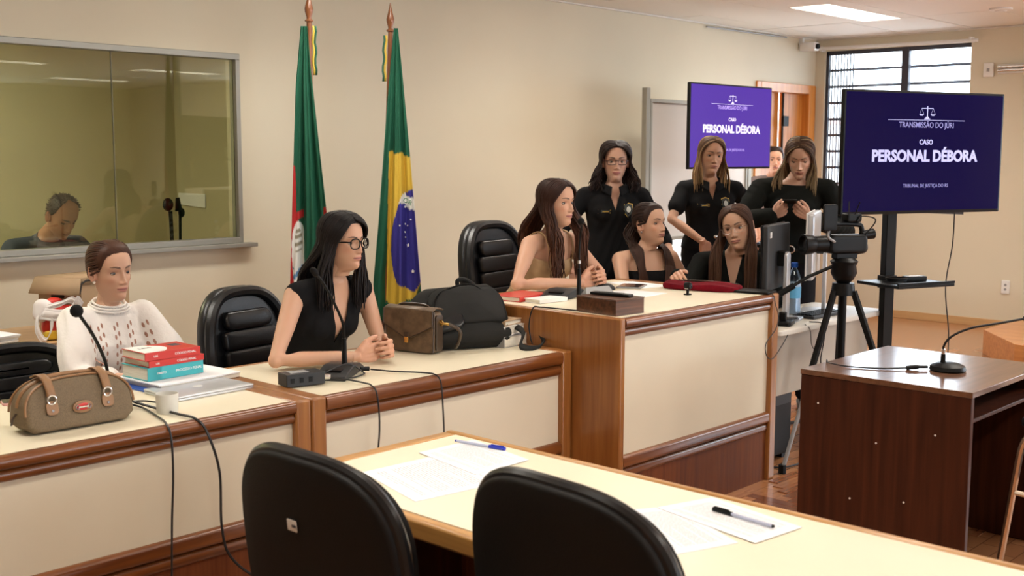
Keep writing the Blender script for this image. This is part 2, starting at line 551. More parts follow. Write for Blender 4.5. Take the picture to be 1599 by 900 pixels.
# long wall with an opening for the partition glass and a doorway
def wall_with_holes(name, axis, c0, c1, u0, u1, z0, z1, holes, m):
    """axis 'y': wall spans u along x between y=c0..c1; 'x': spans u along y"""
    mb = MB()
    us = sorted(set([u0, u1] + [h[0] for h in holes] + [h[1] for h in holes]))
    zs = sorted(set([z0, z1] + [h[2] for h in holes] + [h[3] for h in holes]))
    for i in range(len(us) - 1):
        run = None
        for j in range(len(zs) - 1):
            uc, zc = (us[i] + us[i + 1]) / 2, (zs[j] + zs[j + 1]) / 2
            solid = not any(h[0] < uc < h[1] and h[2] < zc < h[3] for h in holes)
            if solid:
                run = (run[0], zs[j + 1]) if run else (zs[j], zs[j + 1])
            if (not solid or j == len(zs) - 2) and run:
                if axis == 'y': mb.box((us[i], c0, run[0]), (us[i + 1], c1, run[1]))
                else: mb.box((c0, us[i], run[0]), (c1, us[i + 1], run[1]))
                run = None
    return mb.build(name, m, kind='structure')
GX0, GX1, GZ0, GZ1 = 0.9, 3.985, 1.055, 2.195       # glass opening
DX0, DX1, DZ = 9.86, 10.90, 2.29                     # doorway
BX0, BX1, BZ0, BZ1 = 8.20, 9.74, 0.575, 1.62         # low window with a glowing pane
wall_with_holes('wall_back', 'y', D, D + 0.14, X0, L + 0.1, 0, HC + 0.1, [(GX0, GX1, GZ0, GZ1), (DX0, DX1, 0, DZ), (BX0, BX1, BZ0, BZ1)], M_wall)
WY0, WY1, WZ0, WZ1 = 4.385, 5.885, 1.05, 2.665
wall_with_holes('wall_right', 'x', L, L + 0.14, Y0, D, 0, HC + 0.1, [(WY0, WY1, WZ0, WZ1), (-4.2, 0.4, 1.0, 2.5)], M_wall)  # second opening is for the added window
# the side of the courtroom behind the camera
wall_with_holes('wall_front', 'y', Y0 - 0.14, Y0, X0, L + 0.1, 0, HC + 0.1, [(1.8, 8.4, 1.0, 2.5)], M_wall)
box_obj('wall_left', (X0 - 0.14, Y0, 0), (X0, D + 0.14, HC + 0.1), M_wall, kind='structure', bevel=0)

# ceiling with lay-in tiles; tiles in view are separate pieces
ceil = box_obj('ceiling', (X0, Y0, HC + 0.02), (L + 0.1, D, HC + 0.12), M_tgap, kind='structure', bevel=0)
TX, TY = 1.30, 0.66
lamps = []
for cx_ in (9.08, 6.48, 3.88, 1.28):
    for cy_ in (4.69, 2.05, -0.59, -3.23, -5.87):
        lamps.append((cx_, cy_))
tile_me = {}
for i in range(-9, 3):
    for j in range(-20, 2):
        xa, xb = 8.43 + i * TX, 8.43 + (i + 1) * TX
        ya, yb = 5.02 + j * TY, 5.02 + (j + 1) * TY
        xa, xb = max(xa, X0), min(xb, L)
        ya, yb = max(ya, Y0), min(yb, D)
        if xb - xa < 0.02 or yb - ya < 0.02: continue
        cxx, cyy = (xa + xb) / 2, (ya + yb) / 2
        if any(abs(cxx - a) < 0.3 and abs(cyy - b) < 0.2 for a, b in lamps): continue
        key = (round(xb - xa, 3), round(yb - ya, 3))
        if key not in tile_me:
            w_, h_ = key
            mb = MB().box((-w_ / 2 + 0.005, -h_ / 2 + 0.005, 0), (w_ / 2 - 0.005, h_ / 2 - 0.005, 0.02))
            me = bpy.data.meshes.new('ceiling_tile'); me.from_pydata(mb.v, [], mb.f); me.materials.append(M_ceil)
            tile_me[key] = me
        o = bpy.data.objects.new('ceiling_tile', tile_me[key]); C.objects.link(o)
        o.parent = ceil
        o.location = (cxx - ceil.location[0], cyy - ceil.location[1], HC + rnd.uniform(-0.003, 0.003) - ceil.location[2])
def downlight(x, y):
    lo = area_light('ceiling_downlight', (x, y, HC - 0.012), 1.25, 0.33, LAMP_POWER, (1.0, 0.95, 0.86), (0, 0, 0))
    lo.data.spread = radians(140)
lamp0 = None
for n_, (lx, ly) in enumerate(lamps):
    downlight(lx, ly)
    if lamp0 is None:
        lamp0 = thing('ceiling_light', 'long lit fluorescent ceiling panel near the far window corner', 'ceiling light', (lx, ly, HC - 0.004), 0)
        mb = MB().box((-0.645, -0.175, 0.018), (0.645, 0.175, 0.022)); mb.build('diffuser', M_lamp, lamp0)
        mb = MB()
        mb.box((-0.65, -0.19, 0.0), (0.65, -0.172, 0.024)); mb.box((-0.65, 0.172, 0.0), (0.65, 0.19, 0.024))
        mb.box((-0.66, -0.19, 0.0), (-0.645, 0.19, 0.024)); mb.box((0.645, -0.19, 0.0), (0.66, 0.19, 0.024))
        mb.build('frame', M_grid, lamp0)
        mb = MB()
        for q in range(1, 16): mb.box((-0.645 + q * 0.081, -0.172, 0.002), (-0.642 + q * 0.081, 0.172, 0.017))
        mb.build('louvre', M_lampgrille, lamp0, kind='stuff')
        mb = MB(); mb.box((-0.66, -0.33, 0.004), (0.66, -0.19, 0.02)); mb.box((-0.66, 0.19, 0.004), (0.66, 0.33, 0.02)); mb.build('tile_infill', M_ceil, lamp0)
    else:
        dup(lamp0, (lx, ly, HC - 0.004), 0, 'long fluorescent ceiling panel outside the picture over the courtroom', 'ceiling panels over the courtroom')
sd = thing('smoke_detector', 'round white detector disc on the ceiling near the top right corner', 'smoke detector', (9.6, 3.62, HC - 0.022))
MB().lathe((0, 0, 0), [(0.06, 0), (0.09, 0.006), (0.09, 0.024)], 28).build('housing', M_white, sd)
MB().lathe((0, 0, -0.01), [(0.02, 0), (0.045, 0.003), (0.05, 0.012)], 20).build('sensor_cap', M_white, sd)

# baseboards
box_obj('baseboard_right', (L - 0.02, Y0, 0.0), (L, D, 0.075), M_palewood, kind='structure')
MB().box((X0, D - 0.02, 0), (DX0 - 0.06, D, 0.075)).build('baseboard_back', M_palewood, kind='structure', bevel=0.003)
box_obj('trim_1', (L - 0.03, Y0, HC - 0.012), (L, D, HC), M_grid, kind='structure')
box_obj('trim_2', (X0, D - 0.03, HC - 0.012), (L, D, HC), M_grid, kind='structure')

# window_1: interior partition glass with aluminium frame and sill
w1 = thing('window_1', None, None, (2.4, D, GZ0), kind='structure')
MB().box((GX0, D - 0.012, GZ1 - 0.035), (GX1, D + 0.06, GZ1)).box((GX1 - 0.03, D - 0.012, GZ0), (GX1, D + 0.06, GZ1 - 0.035)).box((GX0, D - 0.012, GZ0), (GX0 + 0.03, D + 0.06, GZ1 - 0.035)).build('window_frame', M_alu, w1, world=True, bevel=0.003)
MB().box((GX0 - 0.05, D - 0.075, GZ0 - 0.012), (GX1 + 0.06, D + 0.10, GZ0 + 0.012)).box((GX0, D - 0.03, GZ0 + 0.012), (GX1 - 0.03, D + 0.05, GZ0 + 0.045)).build('window_sill', M_alu, w1, world=True, bevel=0.003)
for (a, b) in ((0.93, 2.0215), (2.0225, 3.1775), (3.1785, 3.955)):
    box_obj('pane', (a, D + 0.018, GZ0 + 0.045), (b, D + 0.026, GZ1 - 0.035), M_glass, w1, bevel=0)
for a in (2.022, 3.178):
    box_obj('glass_joint', (a - 0.0022, D + 0.016, GZ0 + 0.045), (a + 0.0022, D + 0.028, GZ1 - 0.035), mat('joint_sealant', (0.16, 0.15, 0.09), 0.6), w1, bevel=0)
# room behind the glass
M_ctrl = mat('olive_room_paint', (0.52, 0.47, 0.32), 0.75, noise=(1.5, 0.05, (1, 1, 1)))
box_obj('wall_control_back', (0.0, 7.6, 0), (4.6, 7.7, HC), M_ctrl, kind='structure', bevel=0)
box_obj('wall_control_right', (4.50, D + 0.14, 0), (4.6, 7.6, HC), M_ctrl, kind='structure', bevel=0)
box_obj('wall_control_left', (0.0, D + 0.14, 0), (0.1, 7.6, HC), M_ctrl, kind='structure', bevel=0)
box_obj('ceiling_control', (0.0, D + 0.14, 2.6), (4.6, 7.7, 2.7), M_ctrl, kind='structure', bevel=0)
area_light('control_room_lamp', (1.6, 6.9, 2.55), 1.2, 0.4, 38, (1.0, 0.95, 0.80), (0, 0, 0))
cs = box_obj('work_counter', (0.3, D + 0.15, 0.80), (4.3, D + 0.50, 0.84), M_deskgrey, label='grey counter inside the control room behind the glass', cat='counter')

# window_2: low window behind the whiteboard, its pane glowing in place of daylight
w2 = thing('window_2', None, None, ((BX0 + BX1) / 2, D, BZ0), kind='structure')
box_obj('pane', (BX0, D + 0.07, BZ0), (BX1, D + 0.08, BZ1), M_frosted, w2, bevel=0)
MB().box((BX0 - 0.02, D - 0.03, BZ0 - 0.03), (BX1 + 0.02, D + 0.07, BZ0)).box((BX0 - 0.02, D - 0.01, BZ1), (BX1 + 0.02, D + 0.07, BZ1 + 0.03)).build('window_frame', M_palewood, w2, world=True, bevel=0.003)

# window_3: barred window in the far wall
w3 = thing('window_3', None, None, (L, 5.1, WZ0), kind='structure')
M_darkframe = mat('dark_window_steel', (0.035, 0.035, 0.05), 0.5)
mb = MB()
for (ya, yb, za, zb) in ((WY0, WY1, WZ1 - 0.04, WZ1), (WY0, WY1, WZ0, WZ0 + 0.04), (WY0, WY0 + 0.01, WZ0, WZ1), (WY1 - 0.03, WY1, WZ0, WZ1)):
    mb.box((L + 0.03, ya, za), (L + 0.07, yb, zb))
mb.build('window_frame', M_darkframe, w3, world=True)
box_obj('muntin', (L + 0.02, 5.00, WZ0), (L + 0.08, 5.075, WZ1), M_darkframe, w3)
for (a, b) in ((WY0 + 0.01, 5.00), (5.075, WY1 - 0.03)):
    box_obj('pane', (L + 0.045, a, WZ0 + 0.04), (L + 0.05, b, WZ1 - 0.04), M_clear, w3, bevel=0)
for q in range(9):
    zz = WZ1 - 0.19 - q * 0.165
    box_obj('window_bar', (L + 0.09, WY0, zz - 0.014), (L + 0.105, WY1, zz + 0.014), M_darkframe, w3, bevel=0)
for q in range(8):
    yy = WY1 - 0.04 - q * 0.033
    box_obj('window_bar', (L + 0.084, yy - 0.006, WZ0), (L + 0.094, yy + 0.006, WZ1), M_darkframe, w3, bevel=0)
cr_ = thing('curtain_rod', 'white horizontal curtain rod above the barred far window', 'curtain rod', (L, 5.1, 2.66))
MB().cyl((L - 0.07, 4.30, 2.675), (L - 0.07, 5.93, 2.69), 0.017).build('rod', M_white, cr_, world=True)
for yy in (4.36, 5.88): MB().box((L - 0.085, yy, 2.66), (L + 0.001, yy + 0.02, 2.71)).build('bracket', M_white, cr_, world=True)
# neighbour building seen through the window
nb = thing('building', 'pale building seen faintly through the barred far window', 'building', (16.0, 6.2, 0))
M_nb = mat('neighbour_render', (0.75, 0.72, 0.70), 0.8)
MB().box((15.5, 5.0, -1), (18, 13, 2.05)).build('wall', M_nb, nb, world=True)
MB().box((15.3, 4.9, 2.05), (18.2, 13.1, 2.14)).build('roof', mat('roof_tile', (0.45, 0.30, 0.25), 0.8), nb, world=True)
for q in range(5):
    MB().box((15.46, 6.0 + q * 1.1, 0.9), (15.52, 6.6 + q * 1.1, 1.6)).build('window', M_glassdark, nb, world=True)
# windows of the courtroom's front wall (behind the camera)
w4 = thing('window_4', None, None, (6.5, Y0, 1.0), kind='structure')
mb = MB()
for q in range(7): mb.box((1.8 + q * 1.1 - 0.02, Y0 - 0.09, 1.0), (1.8 + q * 1.1 + 0.02, Y0 - 0.04, 2.5))
for zz in (1.02, 1.4, 1.78, 2.16, 2.48): mb.box((1.8, Y0 - 0.085, zz - 0.012), (8.4, Y0 - 0.045, zz + 0.012))
mb.build('window_frame', M_darkframe, w4, world=True)

w5 = thing('added_window', None, None, (L, -1.9, 1.0), kind='structure')  # unseen window added to bring daylight to the right half of the room
mb = MB()
for q in range(5): mb.box((L + 0.04, -4.2 + q * 1.15 - 0.02, 1.0), (L + 0.09, -4.2 + q * 1.15 + 0.02, 2.5))
for zz in (1.02, 1.4, 1.78, 2.16, 2.48): mb.box((L + 0.045, -4.2, zz - 0.012), (L + 0.085, 0.4, zz + 0.012))
mb.build('window_frame', M_darkframe, w5, world=True)

# door_1 : orange wooden double door with frame
d1 = thing('door_1', None, None, ((DX0 + DX1) / 2, D, 0), kind='structure')
mb = MB()
mb.box((DX0 - 0.06, D - 0.02, 0), (DX0 + 0.02, D + 0.15, DZ + 0.03)); mb.box((DX1 - 0.09, D - 0.02, 0), (DX1 + 0.045, D + 0.15, DZ + 0.03)); mb.box((DX0 + 0.02, D - 0.02, DZ - 0.06), (DX1 - 0.09, D + 0.15, DZ + 0.03))
mb.build('door_frame', M_orangewood, d1, world=True, bevel=0.006)
box_obj('door_leaf', (10.42, D + 0.06, 0.02), (DX1 - 0.09, D + 0.10, DZ - 0.06), M_orangewood, d1)
# left leaf opened back, lying in the doorway plane further in
box_obj('door_leaf', (DX0 + 0.02, D + 0.10, 0.02), (10.41, D + 0.14, DZ - 0.06), M_orangewood, d1)
box_obj('door_closer', (10.40, D + 0.03, 1.90), (10.50, D + 0.06, 2.0), M_black, d1)
box_obj('hinge_or_seam', (10.405, D + 0.045, 0.3), (10.425, D + 0.06, DZ - 0.06), M_shadowgap, d1, bevel=0)  # dark strip painted in for the shaded seam between the two leaves

# wall fittings
cc = thing('security_camera', 'small white security camera in the corner under the ceiling', 'camera', (10.62, D - 0.09, 2.66))
MB().rprism(rect(0.10, 0.085, 0.015), -0.10, 0.07, 0.01, lambda u, v, h: (u, h, v + 0.03)).build('housing', M_white, cc)
MB().lathe((0, -0.10, 0.03), [(0.026, 0), (0.026, -0.02)], 18, 'y').build('lens', M_black, cc)
MB().box((-0.02, 0.05, 0.06), (0.02, 0.09, 0.12)).build('bracket', M_white, cc)
ou = thing('wall_outlet', 'white double wall outlet low on the far wall', 'outlet', (L - 0.004, 3.955, 0.33))
MB().rprism(rect(0.075, 0.125, 0.006), 0, 0.01, 0.003, lambda u, v, h: (-h, u, v + 0.06)).build('plate', M_white, ou)
for zz in (0.04, 0.08): MB().lathe((-0.0105, 0, zz), [(0.012, 0), (0.012, -0.002)], 14, 'x').build('socket', M_greyplastic, ou)
sw_ = thing('switch_plate', 'small white switch plate beside the tube lamp on far wall', 'switch', (L - 0.004, 4.21, 2.335))
MB().rprism(rect(0.09, 0.13, 0.008), 0, 0.02, 0.004, lambda u, v, h: (-h, u, v + 0.065)).build('plate', M_white, sw_)
MB().box((-0.026, -0.012, 0.05), (-0.02, 0.012, 0.08)).build('rocker', M_greyplastic, sw_)
tl = thing('tube_lamp', 'unlit tubular emergency lamp mounted high on far wall', 'wall lamp', (L, 3.75, 2.36))
MB().box((-0.03, -0.40, 0.0), (0.0, 0.37, 0.085)).build('housing', M_white, tl, bevel=0.004)
MB().cyl((-0.055, -0.39, 0.06), (-0.055, 0.36, 0.06), 0.014).build('tube', M_chrome, tl)
MB().cyl((-0.055, -0.39, 0.028), (-0.055, 0.36, 0.028), 0.014).build('tube', M_chrome, tl)
MB().cyl((8.9, D - 0.03, 2.755), (10.3, D - 0.03, 2.765), 0.008).build('conduit_pipe', M_greyplastic, label='thin grey conduit pipe under the ceiling along the long wall', cat='pipe')

# wooden steps at the far right
st = thing('wooden_step', 'orange wooden two-tier step unit against the right edge by far wall', 'steps', (9.6, 3.0, 0))
def pr(pts, z0, z1):
    n = len(pts)
    mb = MB(); mb.add([(p[0], p[1], z0) for p in pts] + [(p[0], p[1], z1) for p in pts],
        [tuple(range(n - 1, -1, -1)), tuple(range(n, 2 * n))] + [(i, (i + 1) % n, (i + 1) % n + n, i + n) for i in range(n)])
    return mb
pr([(9.42, 3.56), (8.83, 3.10), (8.83, 1.6), (10.9, 1.6), (10.9, 3.56)], 0, 0.2).build('lower_tread', M_stepwood, st, world=True, bevel=0.004)
pr([(9.60, 3.15), (9.10, 2.83), (9.10, 1.6), (10.9, 1.6), (10.9, 3.15)], 0.2, 0.42).build('upper_tread', M_stepwood, st, world=True, bevel=0.004)
# low dais under the judge's place
box_obj('trim_3', (3.74, 3.35, 0), (4.96, 5.1, 0.15), M_floor, kind='structure')

# ================================================================== BENCH DESKS
def bench(label, x0, x1, yf, yb, ht, zpt, zpb, leftpost, rightpost, sideL=None):
    t = thing('court_desk', label, 'desk', ((x0 + x1) / 2, (yf + yb) / 2, 0))
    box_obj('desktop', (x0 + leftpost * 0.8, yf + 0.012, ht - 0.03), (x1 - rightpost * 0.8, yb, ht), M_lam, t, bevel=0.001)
    def trim(z1, z0, dy, m=M_redwood_x, nm='moulding', r=0.016):
        a = x0 + leftpost; b = x1 - rightpost
        prof = rect(0.05, z1 - z0, min(r, (z1 - z0) / 2 - 0.001), 4, yf + 0.025 - dy, (z0 + z1) / 2)
        n = len(prof)
        mb = MB(); mb.add([(a, p[0], p[1]) for p in prof] + [(b, p[0], p[1]) for p in prof],
                          [tuple(range(n)), tuple(range(2 * n - 1, n - 1, -1))] + [(i, i + n, (i + 1) % n + n, (i + 1) % n) for i in range(n)], True)
        mb.build(nm, m, t, world=True)
    g = (ht - zpt)
    trim(ht + 0.001, ht - g * 0.50, 0.016, M_redwood_x)
    trim(ht - g * 0.52, zpt, 0.002, M_redwood_x)
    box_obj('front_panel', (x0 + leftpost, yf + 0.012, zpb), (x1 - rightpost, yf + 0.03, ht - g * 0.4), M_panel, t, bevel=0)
    trim(zpb, zpb - 0.055, 0.010, M_redwood_x)
    trim(zpb - 0.058, zpb - 0.10, 0.0, M_redwood_x)
    box_obj('base_panel', (x0 + leftpost, yf + 0.008, 0), (x1 - rightpost, yf + 0.03, zpb - 0.06), M_redwood_z, t, bevel=0)
    box_obj('side_panel', (x0, yf - 0.012, 0), (x0 + leftpost, yb, ht + 0.004), M_wood_z, t, bevel=0.008)
    box_obj('side_panel', (x1 - rightpost, yf - 0.012, 0), (x1, yb, ht + 0.004), M_wood_z, t, bevel=0.008)
    # wooden edge strip at the back of the top
    box_obj('edge_strip', (x0 + leftpost, yb - 0.012, ht - 0.035), (x1 - rightpost, yb + 0.008, ht + 0.002), M_wood_x, t, bevel=0.003)
    return t
bench('low cream-panelled desk in the foreground left with satchel handbag on it', 0.55, 2.345, 3.15, 3.85, 0.768, 0.692, 0.405, 0.05, 0.062)
bench('low cream-panelled middle desk where a woman in glasses sits', 2.350, 3.722, 3.15, 3.85, 0.768, 0.668, 0.380, 0.062, 0.062)
bench('tall cream-panelled judge desk with wooden side, in the centre', 3.728, 4.990, 2.895, 3.875, 0.928, 0.850, 0.345, 0.034, 0.060)

# ================================================================== JURY TABLE (foreground)
jt = thing('jury_table', 'long cream-topped table with wood edging in the foreground', 'table', (2.09, 1.0, 0))
jx0, jx1, jy0, jy1, jh = 1.757, 2.427, -0.60, 2.535, 0.75
box_obj('tabletop', (jx0 + 0.035, jy0 + 0.035, jh - 0.045), (jx1 - 0.028, jy1 - 0.05, jh - 0.0005), M_lam, jt, bevel=0)
M_wood_yl = wood('pale_honey_edging', (0.36, 0.165, 0.04), (0.55, 0.29, 0.085), 'y')
M_wood_xl = wood('pale_honey_edging_end', (0.36, 0.165, 0.04), (0.55, 0.29, 0.085), 'x')
def edge(a, b, m): box_obj('edge_strip', a, b, m, jt, bevel=0.008)
edge((jx0, jy0, jh - 0.05), (jx0 + 0.035, jy1, jh), M_wood_yl)
edge((jx1 - 0.028, jy0, jh - 0.05), (jx1, jy1, jh + 0.004), M_wood_yl)
edge((jx0 + 0.035, jy1 - 0.05, jh - 0.05), (jx1 - 0.028, jy1, jh + 0.002), M_wood_xl)
edge((jx0 + 0.035, jy0, jh - 0.05), (jx1 - 0.028, jy0 + 0.035, jh), M_wood_xl)
box_obj('front_panel', (jx1 - 0.06, jy0 + 0.1, 0.1), (jx1 - 0.035, jy1 - 0.1, jh - 0.05), M_redwood_z, jt)
for yy in (jy0 + 0.08, jy1 - 0.11): box_obj('side_panel', (jx0 + 0.08, yy, 0), (jx1 - 0.06, yy + 0.03, jh - 0.05), M_dark_z, jt)

# ================================================================== DARK WITNESS TABLE
wt = thing('witness_table', 'dark wooden table with solid end panel on the right, microphone on top', 'table', (4.52, 1.93, 0))
wx0, wx1, wy1 = 4.132, 4.915, 2.282
wy0 = 1.588
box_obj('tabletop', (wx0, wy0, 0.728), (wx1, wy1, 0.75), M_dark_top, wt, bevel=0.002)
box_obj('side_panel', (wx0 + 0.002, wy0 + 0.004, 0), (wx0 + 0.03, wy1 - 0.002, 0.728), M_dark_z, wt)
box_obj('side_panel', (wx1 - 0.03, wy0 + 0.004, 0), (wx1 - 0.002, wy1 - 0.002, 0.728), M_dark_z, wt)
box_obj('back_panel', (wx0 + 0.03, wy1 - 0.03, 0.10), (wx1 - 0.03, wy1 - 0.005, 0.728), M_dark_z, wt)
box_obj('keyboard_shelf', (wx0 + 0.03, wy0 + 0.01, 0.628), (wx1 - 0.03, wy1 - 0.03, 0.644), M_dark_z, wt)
for (yy, zz) in ((2.20, 0.62), (1.95, 0.5), (2.05, 0.26), (1.83, 0.29), (1.72, 0.57)):
    MB().lathe((wx0 + 0.0015, yy, zz), [(0.004, 0.0), (0.004, -0.0015)], 10, 'x').build('screw_cap', M_label, wt, world=True)

# ================================================================== GREY COMPUTER DESK
gd = thing('computer_desk', 'light grey computer desk with two monitors, right of the judge desk', 'desk', (5.58, 3.1, 0))
MB().rprism(rect(1.17, 0.46, 0.03, 5, 5.585, 3.11), 0.712, 0.74, 0.006).build('desktop', M_deskgrey, gd, world=True)
box_obj('modesty_panel', (5.03, 2.955, 0.385), (6.10, 2.975, 0.712), M_deskpanel, gd)
for xx in (5.02, 6.09): box_obj('side_panel', (xx, 2.975, 0), (xx + 0.03, 3.32, 0.712), M_deskgrey, gd)

# ================================================================== SIDE TABLE BY WALL
stb = thing('side_table', 'light brown side table against the wall behind woman in white', 'table', (2.2, 5.1, 0))
M_lightbrown = wood('light_brown_tabletop', (0.40, 0.23, 0.10), (0.50, 0.30, 0.14), 'x', 0.4)
box_obj('tabletop', (1.2, 4.98, 0.735), (2.85, 5.55, 0.76), M_lightbrown, stb)
for (xx, yy) in ((1.24, 5.0), (2.78, 5.0), (1.24, 5.50), (2.78, 5.50)):
    box_obj('leg', (xx, yy, 0), (xx + 0.04, yy + 0.04, 0.735), M_greyplastic, stb)

# ================================================================== CHAIRS
def exec_chair(name, label, loc, rz, seat=0.47, group=None, scale=1.0, back_h=0.62, w=0.53):
    t = thing(name, label, 'chair', loc, rz, group)
    bz = seat + 0.02 + back_h / 2 + 0.04
    def mp(u, v, h):     # back leans away (+y is behind), curved
        return (u, h + 0.20 + (v - bz) * 0.16 + 0.04 * 0 - 0.30 * (u * u) , v)
    # tapering outline, broader below the crown
    out = []
    for (u, v) in superell(w, back_h, 3.0, 44, 0, bz):
        k_ = (v - bz) / (back_h / 2)
        out.append((u * (1.0 - 0.10 * max(0, k_) - 0.06 * max(0, -k_)), v))
    MB().rprism(out, -0.005, 0.075, 0.035, mp, 4, 0.0, (0.8, 0.55, 0.3)).build('backrest', M_leather, t)
    # raised rim cushion
    rim = [mp(u * 0.93, bz + (v - bz) * 0.93, -0.008) for (u, v) in out]
    MB().tube(rim + [rim[0], rim[1]], 0.024, 8, False).build('rim_bolster', M_leather, t)
    pw = w * 0.62
    n = 5
    ph = back_h * 0.70 / n
    for i in range(n):
        v0 = bz - back_h * 0.37 + i * ph
        ww = pw * (1.0 if i < n - 1 else 0.88)
        pl = rect(ww, ph * 0.97, 0.02 if i < n - 1 else 0.035, 4, 0, v0 + ph / 2)
        MB().rprism(pl, -0.040, 0.0, 0.018, mp, 3, 0.006, (0.75, 0.4)).build('back_pad', M_leather, t)
    MB().rprism(superell(w + 0.02, 0.50, 4, 36, 0, -0.05), seat - 0.08, seat, 0.035, None, 4, 0.01).build('seat', M_leather, t)
    for s in (-1, 1):
        x = s * (w / 2 + 0.02)
        MB().rprism(rect(0.06, 0.28, 0.025, 4, x, -0.02), seat + 0.20, seat + 0.235, 0.012).build('armrest', M_leather, t)
        MB().tube(spline([(x * 0.98, 0.08, seat + 0.20), (x, 0.12, seat + 0.05), (x * 0.9, 0.03, seat - 0.06)], 5), 0.014).build('arm_support', M_black, t)
    MB().cyl((0, 0, 0.10), (0, 0, seat - 0.08), 0.028).build('column', M_black, t)
    for k_ in range(5):
        a = 2 * pi * k_ / 5 + 0.3
        leg = MB().tube([(0.02 * cos(a), 0.02 * sin(a), 0.11), (0.29 * cos(a), 0.29 * sin(a), 0.07)], [0.028, 0.018]).build('leg', M_black, t)
        MB().lathe((0.29 * cos(a), 0.29 * sin(a) - 0.02, 0.03), [(0.03, 0), (0.03, 0.04)], 14, 'y').build('caster', M_black, leg)
    return t
# local -y is the front of the chair
exec_chair('office_chair', 'black leather office chair with ribbed back, behind the woman with round glasses', (2.88, 4.06, 0), radians(10), 0.385, back_h=0.58, w=0.50)
exec_chair('office_chair', 'black leather office chair with ribbed back behind the judge desk', (4.53, 4.15, 0.15), radians(8), 0.435, back_h=0.60, w=0.56)
# dark low chair back at the left edge
exec_chair('office_chair', 'dark leather chair mostly hidden behind woman in white blouse, at left edge', (2.02, 4.55, 0), radians(0), 0.345, back_h=0.40, w=0.62)

def jury_chair(label, loc, rz):
    t = thing('jury_chair', label, 'chair', loc, rz)
    # local +x is the front; back shell at x=-0.22
    def mp(u, v, h): return (-0.20 + h - (v - 0.45) * 0.10 + 0.45 * u * u, u, v)
    out = []
    for (u, v) in superell(0.55, 0.49, 3.0, 52, 0, 0.71):
        k_ = (v - 0.70) / 0.235
        out.append((u * (1.0 - 0.12 * max(0, -k_) ** 2), v))
    MB().rprism(out, 0.0, 0.05, 0.012, mp, 4, 0.0, (0.8, 0.5)).build('backrest', M_seatback, t)
    rim = [mp(u * 1.0, 0.70 + (v - 0.70) * 1.0, 0.028) for (u, v) in out]
    MB().tube(rim + [rim[0], rim[1]], 0.016, 10, False).build('edge_bead', M_edge, t)
    out2 = [(u * 0.97, 0.70 + (v - 0.70) * 0.97) for (u, v) in out]
    MB().rprism(out2, 0.045, 0.085, 0.025, mp, 4, 0.005, (0.8, 0.5)).build('back_pad', M_seatback, t)
    MB().rprism(superell(0.48, 0.50, 4, 36, 0.05, 0), 0.40, 0.47, 0.03, None, 4, 0.01).build('seat', M_seatback, t)
    MB().tube([(-0.17, 0, 0.60), (-0.22, 0, 0.48), (-0.15, 0, 0.39), (0, 0, 0.38)], 0.018).build('back_bracket', M_black, t)
    MB().cyl((0, 0, 0.10), (0, 0, 0.40), 0.026).build('column', M_black, t)
    for k_ in range(5):
        a = 2 * pi * k_ / 5 + 0.2
        leg = MB().tube([(0.02 * cos(a), 0.02 * sin(a), 0.11), (0.27 * cos(a), 0.27 * sin(a), 0.07)], [0.026, 0.017]).build('leg', M_black, t)
        MB().lathe((0.27 * cos(a), 0.27 * sin(a) - 0.02, 0.03), [(0.03, 0), (0.03, 0.04)], 14, 'y').build('caster', M_black, leg)
    return t, mp
JC1 = jury_chair('black chair with white sticker on its back, foreground left of two', (1.68, 1.985, 0.0), radians(0))
JC2 = jury_chair('black chair with plain back, foreground beside the one with sticker', (1.855, 1.405, 0.015), radians(-4))
p_ = JC1[1](0.02, 0.80, -0.002)
MB().rprism(rect(0.034, 0.026, 0.003), 0, 0.001, 0.0004, lambda u, v, h: (p_[0] - h - v * 0.10 - 0.0008, 0.02 + u, 0.80 + v)).build('sticker', M_label, JC1[0])
MB().box((p_[0] - 0.0035, 0.005, 0.797), (p_[0] - 0.002, 0.019, 0.803)).build('sticker_mark', M_inkdark, JC1[0])

# steel framed chair at the right edge
vc = thing('visitor_chair', 'steel tube chair with black pads cut off at right edge', 'chair', (4.52, 1.22, 0))
for xx in (4.25, 4.79):
    MB().tube(spline([(xx, 1.52, 0.0), (xx, 1.49, 0.22), (xx, 1.462, 0.45), (xx, 1.445, 0.56), (xx, 1.41, 0.608), (xx, 1.34, 0.618), (xx, 1.00, 0.61)], 6), 0.0125).build('frame', M_steel, vc, world=True)
    MB().tube([(xx, 1.472, 0.38), (xx, 0.98, 0.36)], 0.010).build('side_rail', M_steel, vc, world=True)
    MB().tube([(xx, 0.93, 0.0), (xx, 0.98, 0.42), (xx, 0.93, 0.9)], 0.0125).build('rear_leg', M_steel, vc, world=True)
    MB().rprism(rect(0.05, 0.30, 0.02, 4, xx, 1.30), 0.630, 0.668, 0.012).build('armrest', M_leather, vc, world=True)
MB().rprism(rect(0.50, 0.46, 0.05, 4, 4.52, 1.22), 0.40, 0.48, 0.03).build('seat', M_leather, vc, world=True)
MB().rprism(rect(0.48, 0.40, 0.06, 4, 4.52, 0.74), 0.0, 0.05, 0.02, lambda u, v, h: (u, 0.98 - h, v)).build('backrest', M_leather, vc, world=True)

# ================================================================== THINGS ON AND AROUND THE DESKS
ZL, ZH, ZW = 0.768, 0.928, 0.75

def oriented(px, py, pz, az):
    """matrix with local x along az (degrees)"""
    return Matrix.Translation((px, py, pz)) @ Matrix.Rotation(radians(az), 4, 'Z')

# --- cables (each one thing)
def cable(pts, r, label, n=6):
    return MB().tube(spline(pts, n), r, 6).build('cable', M_rubber, label=label, cat='cable')

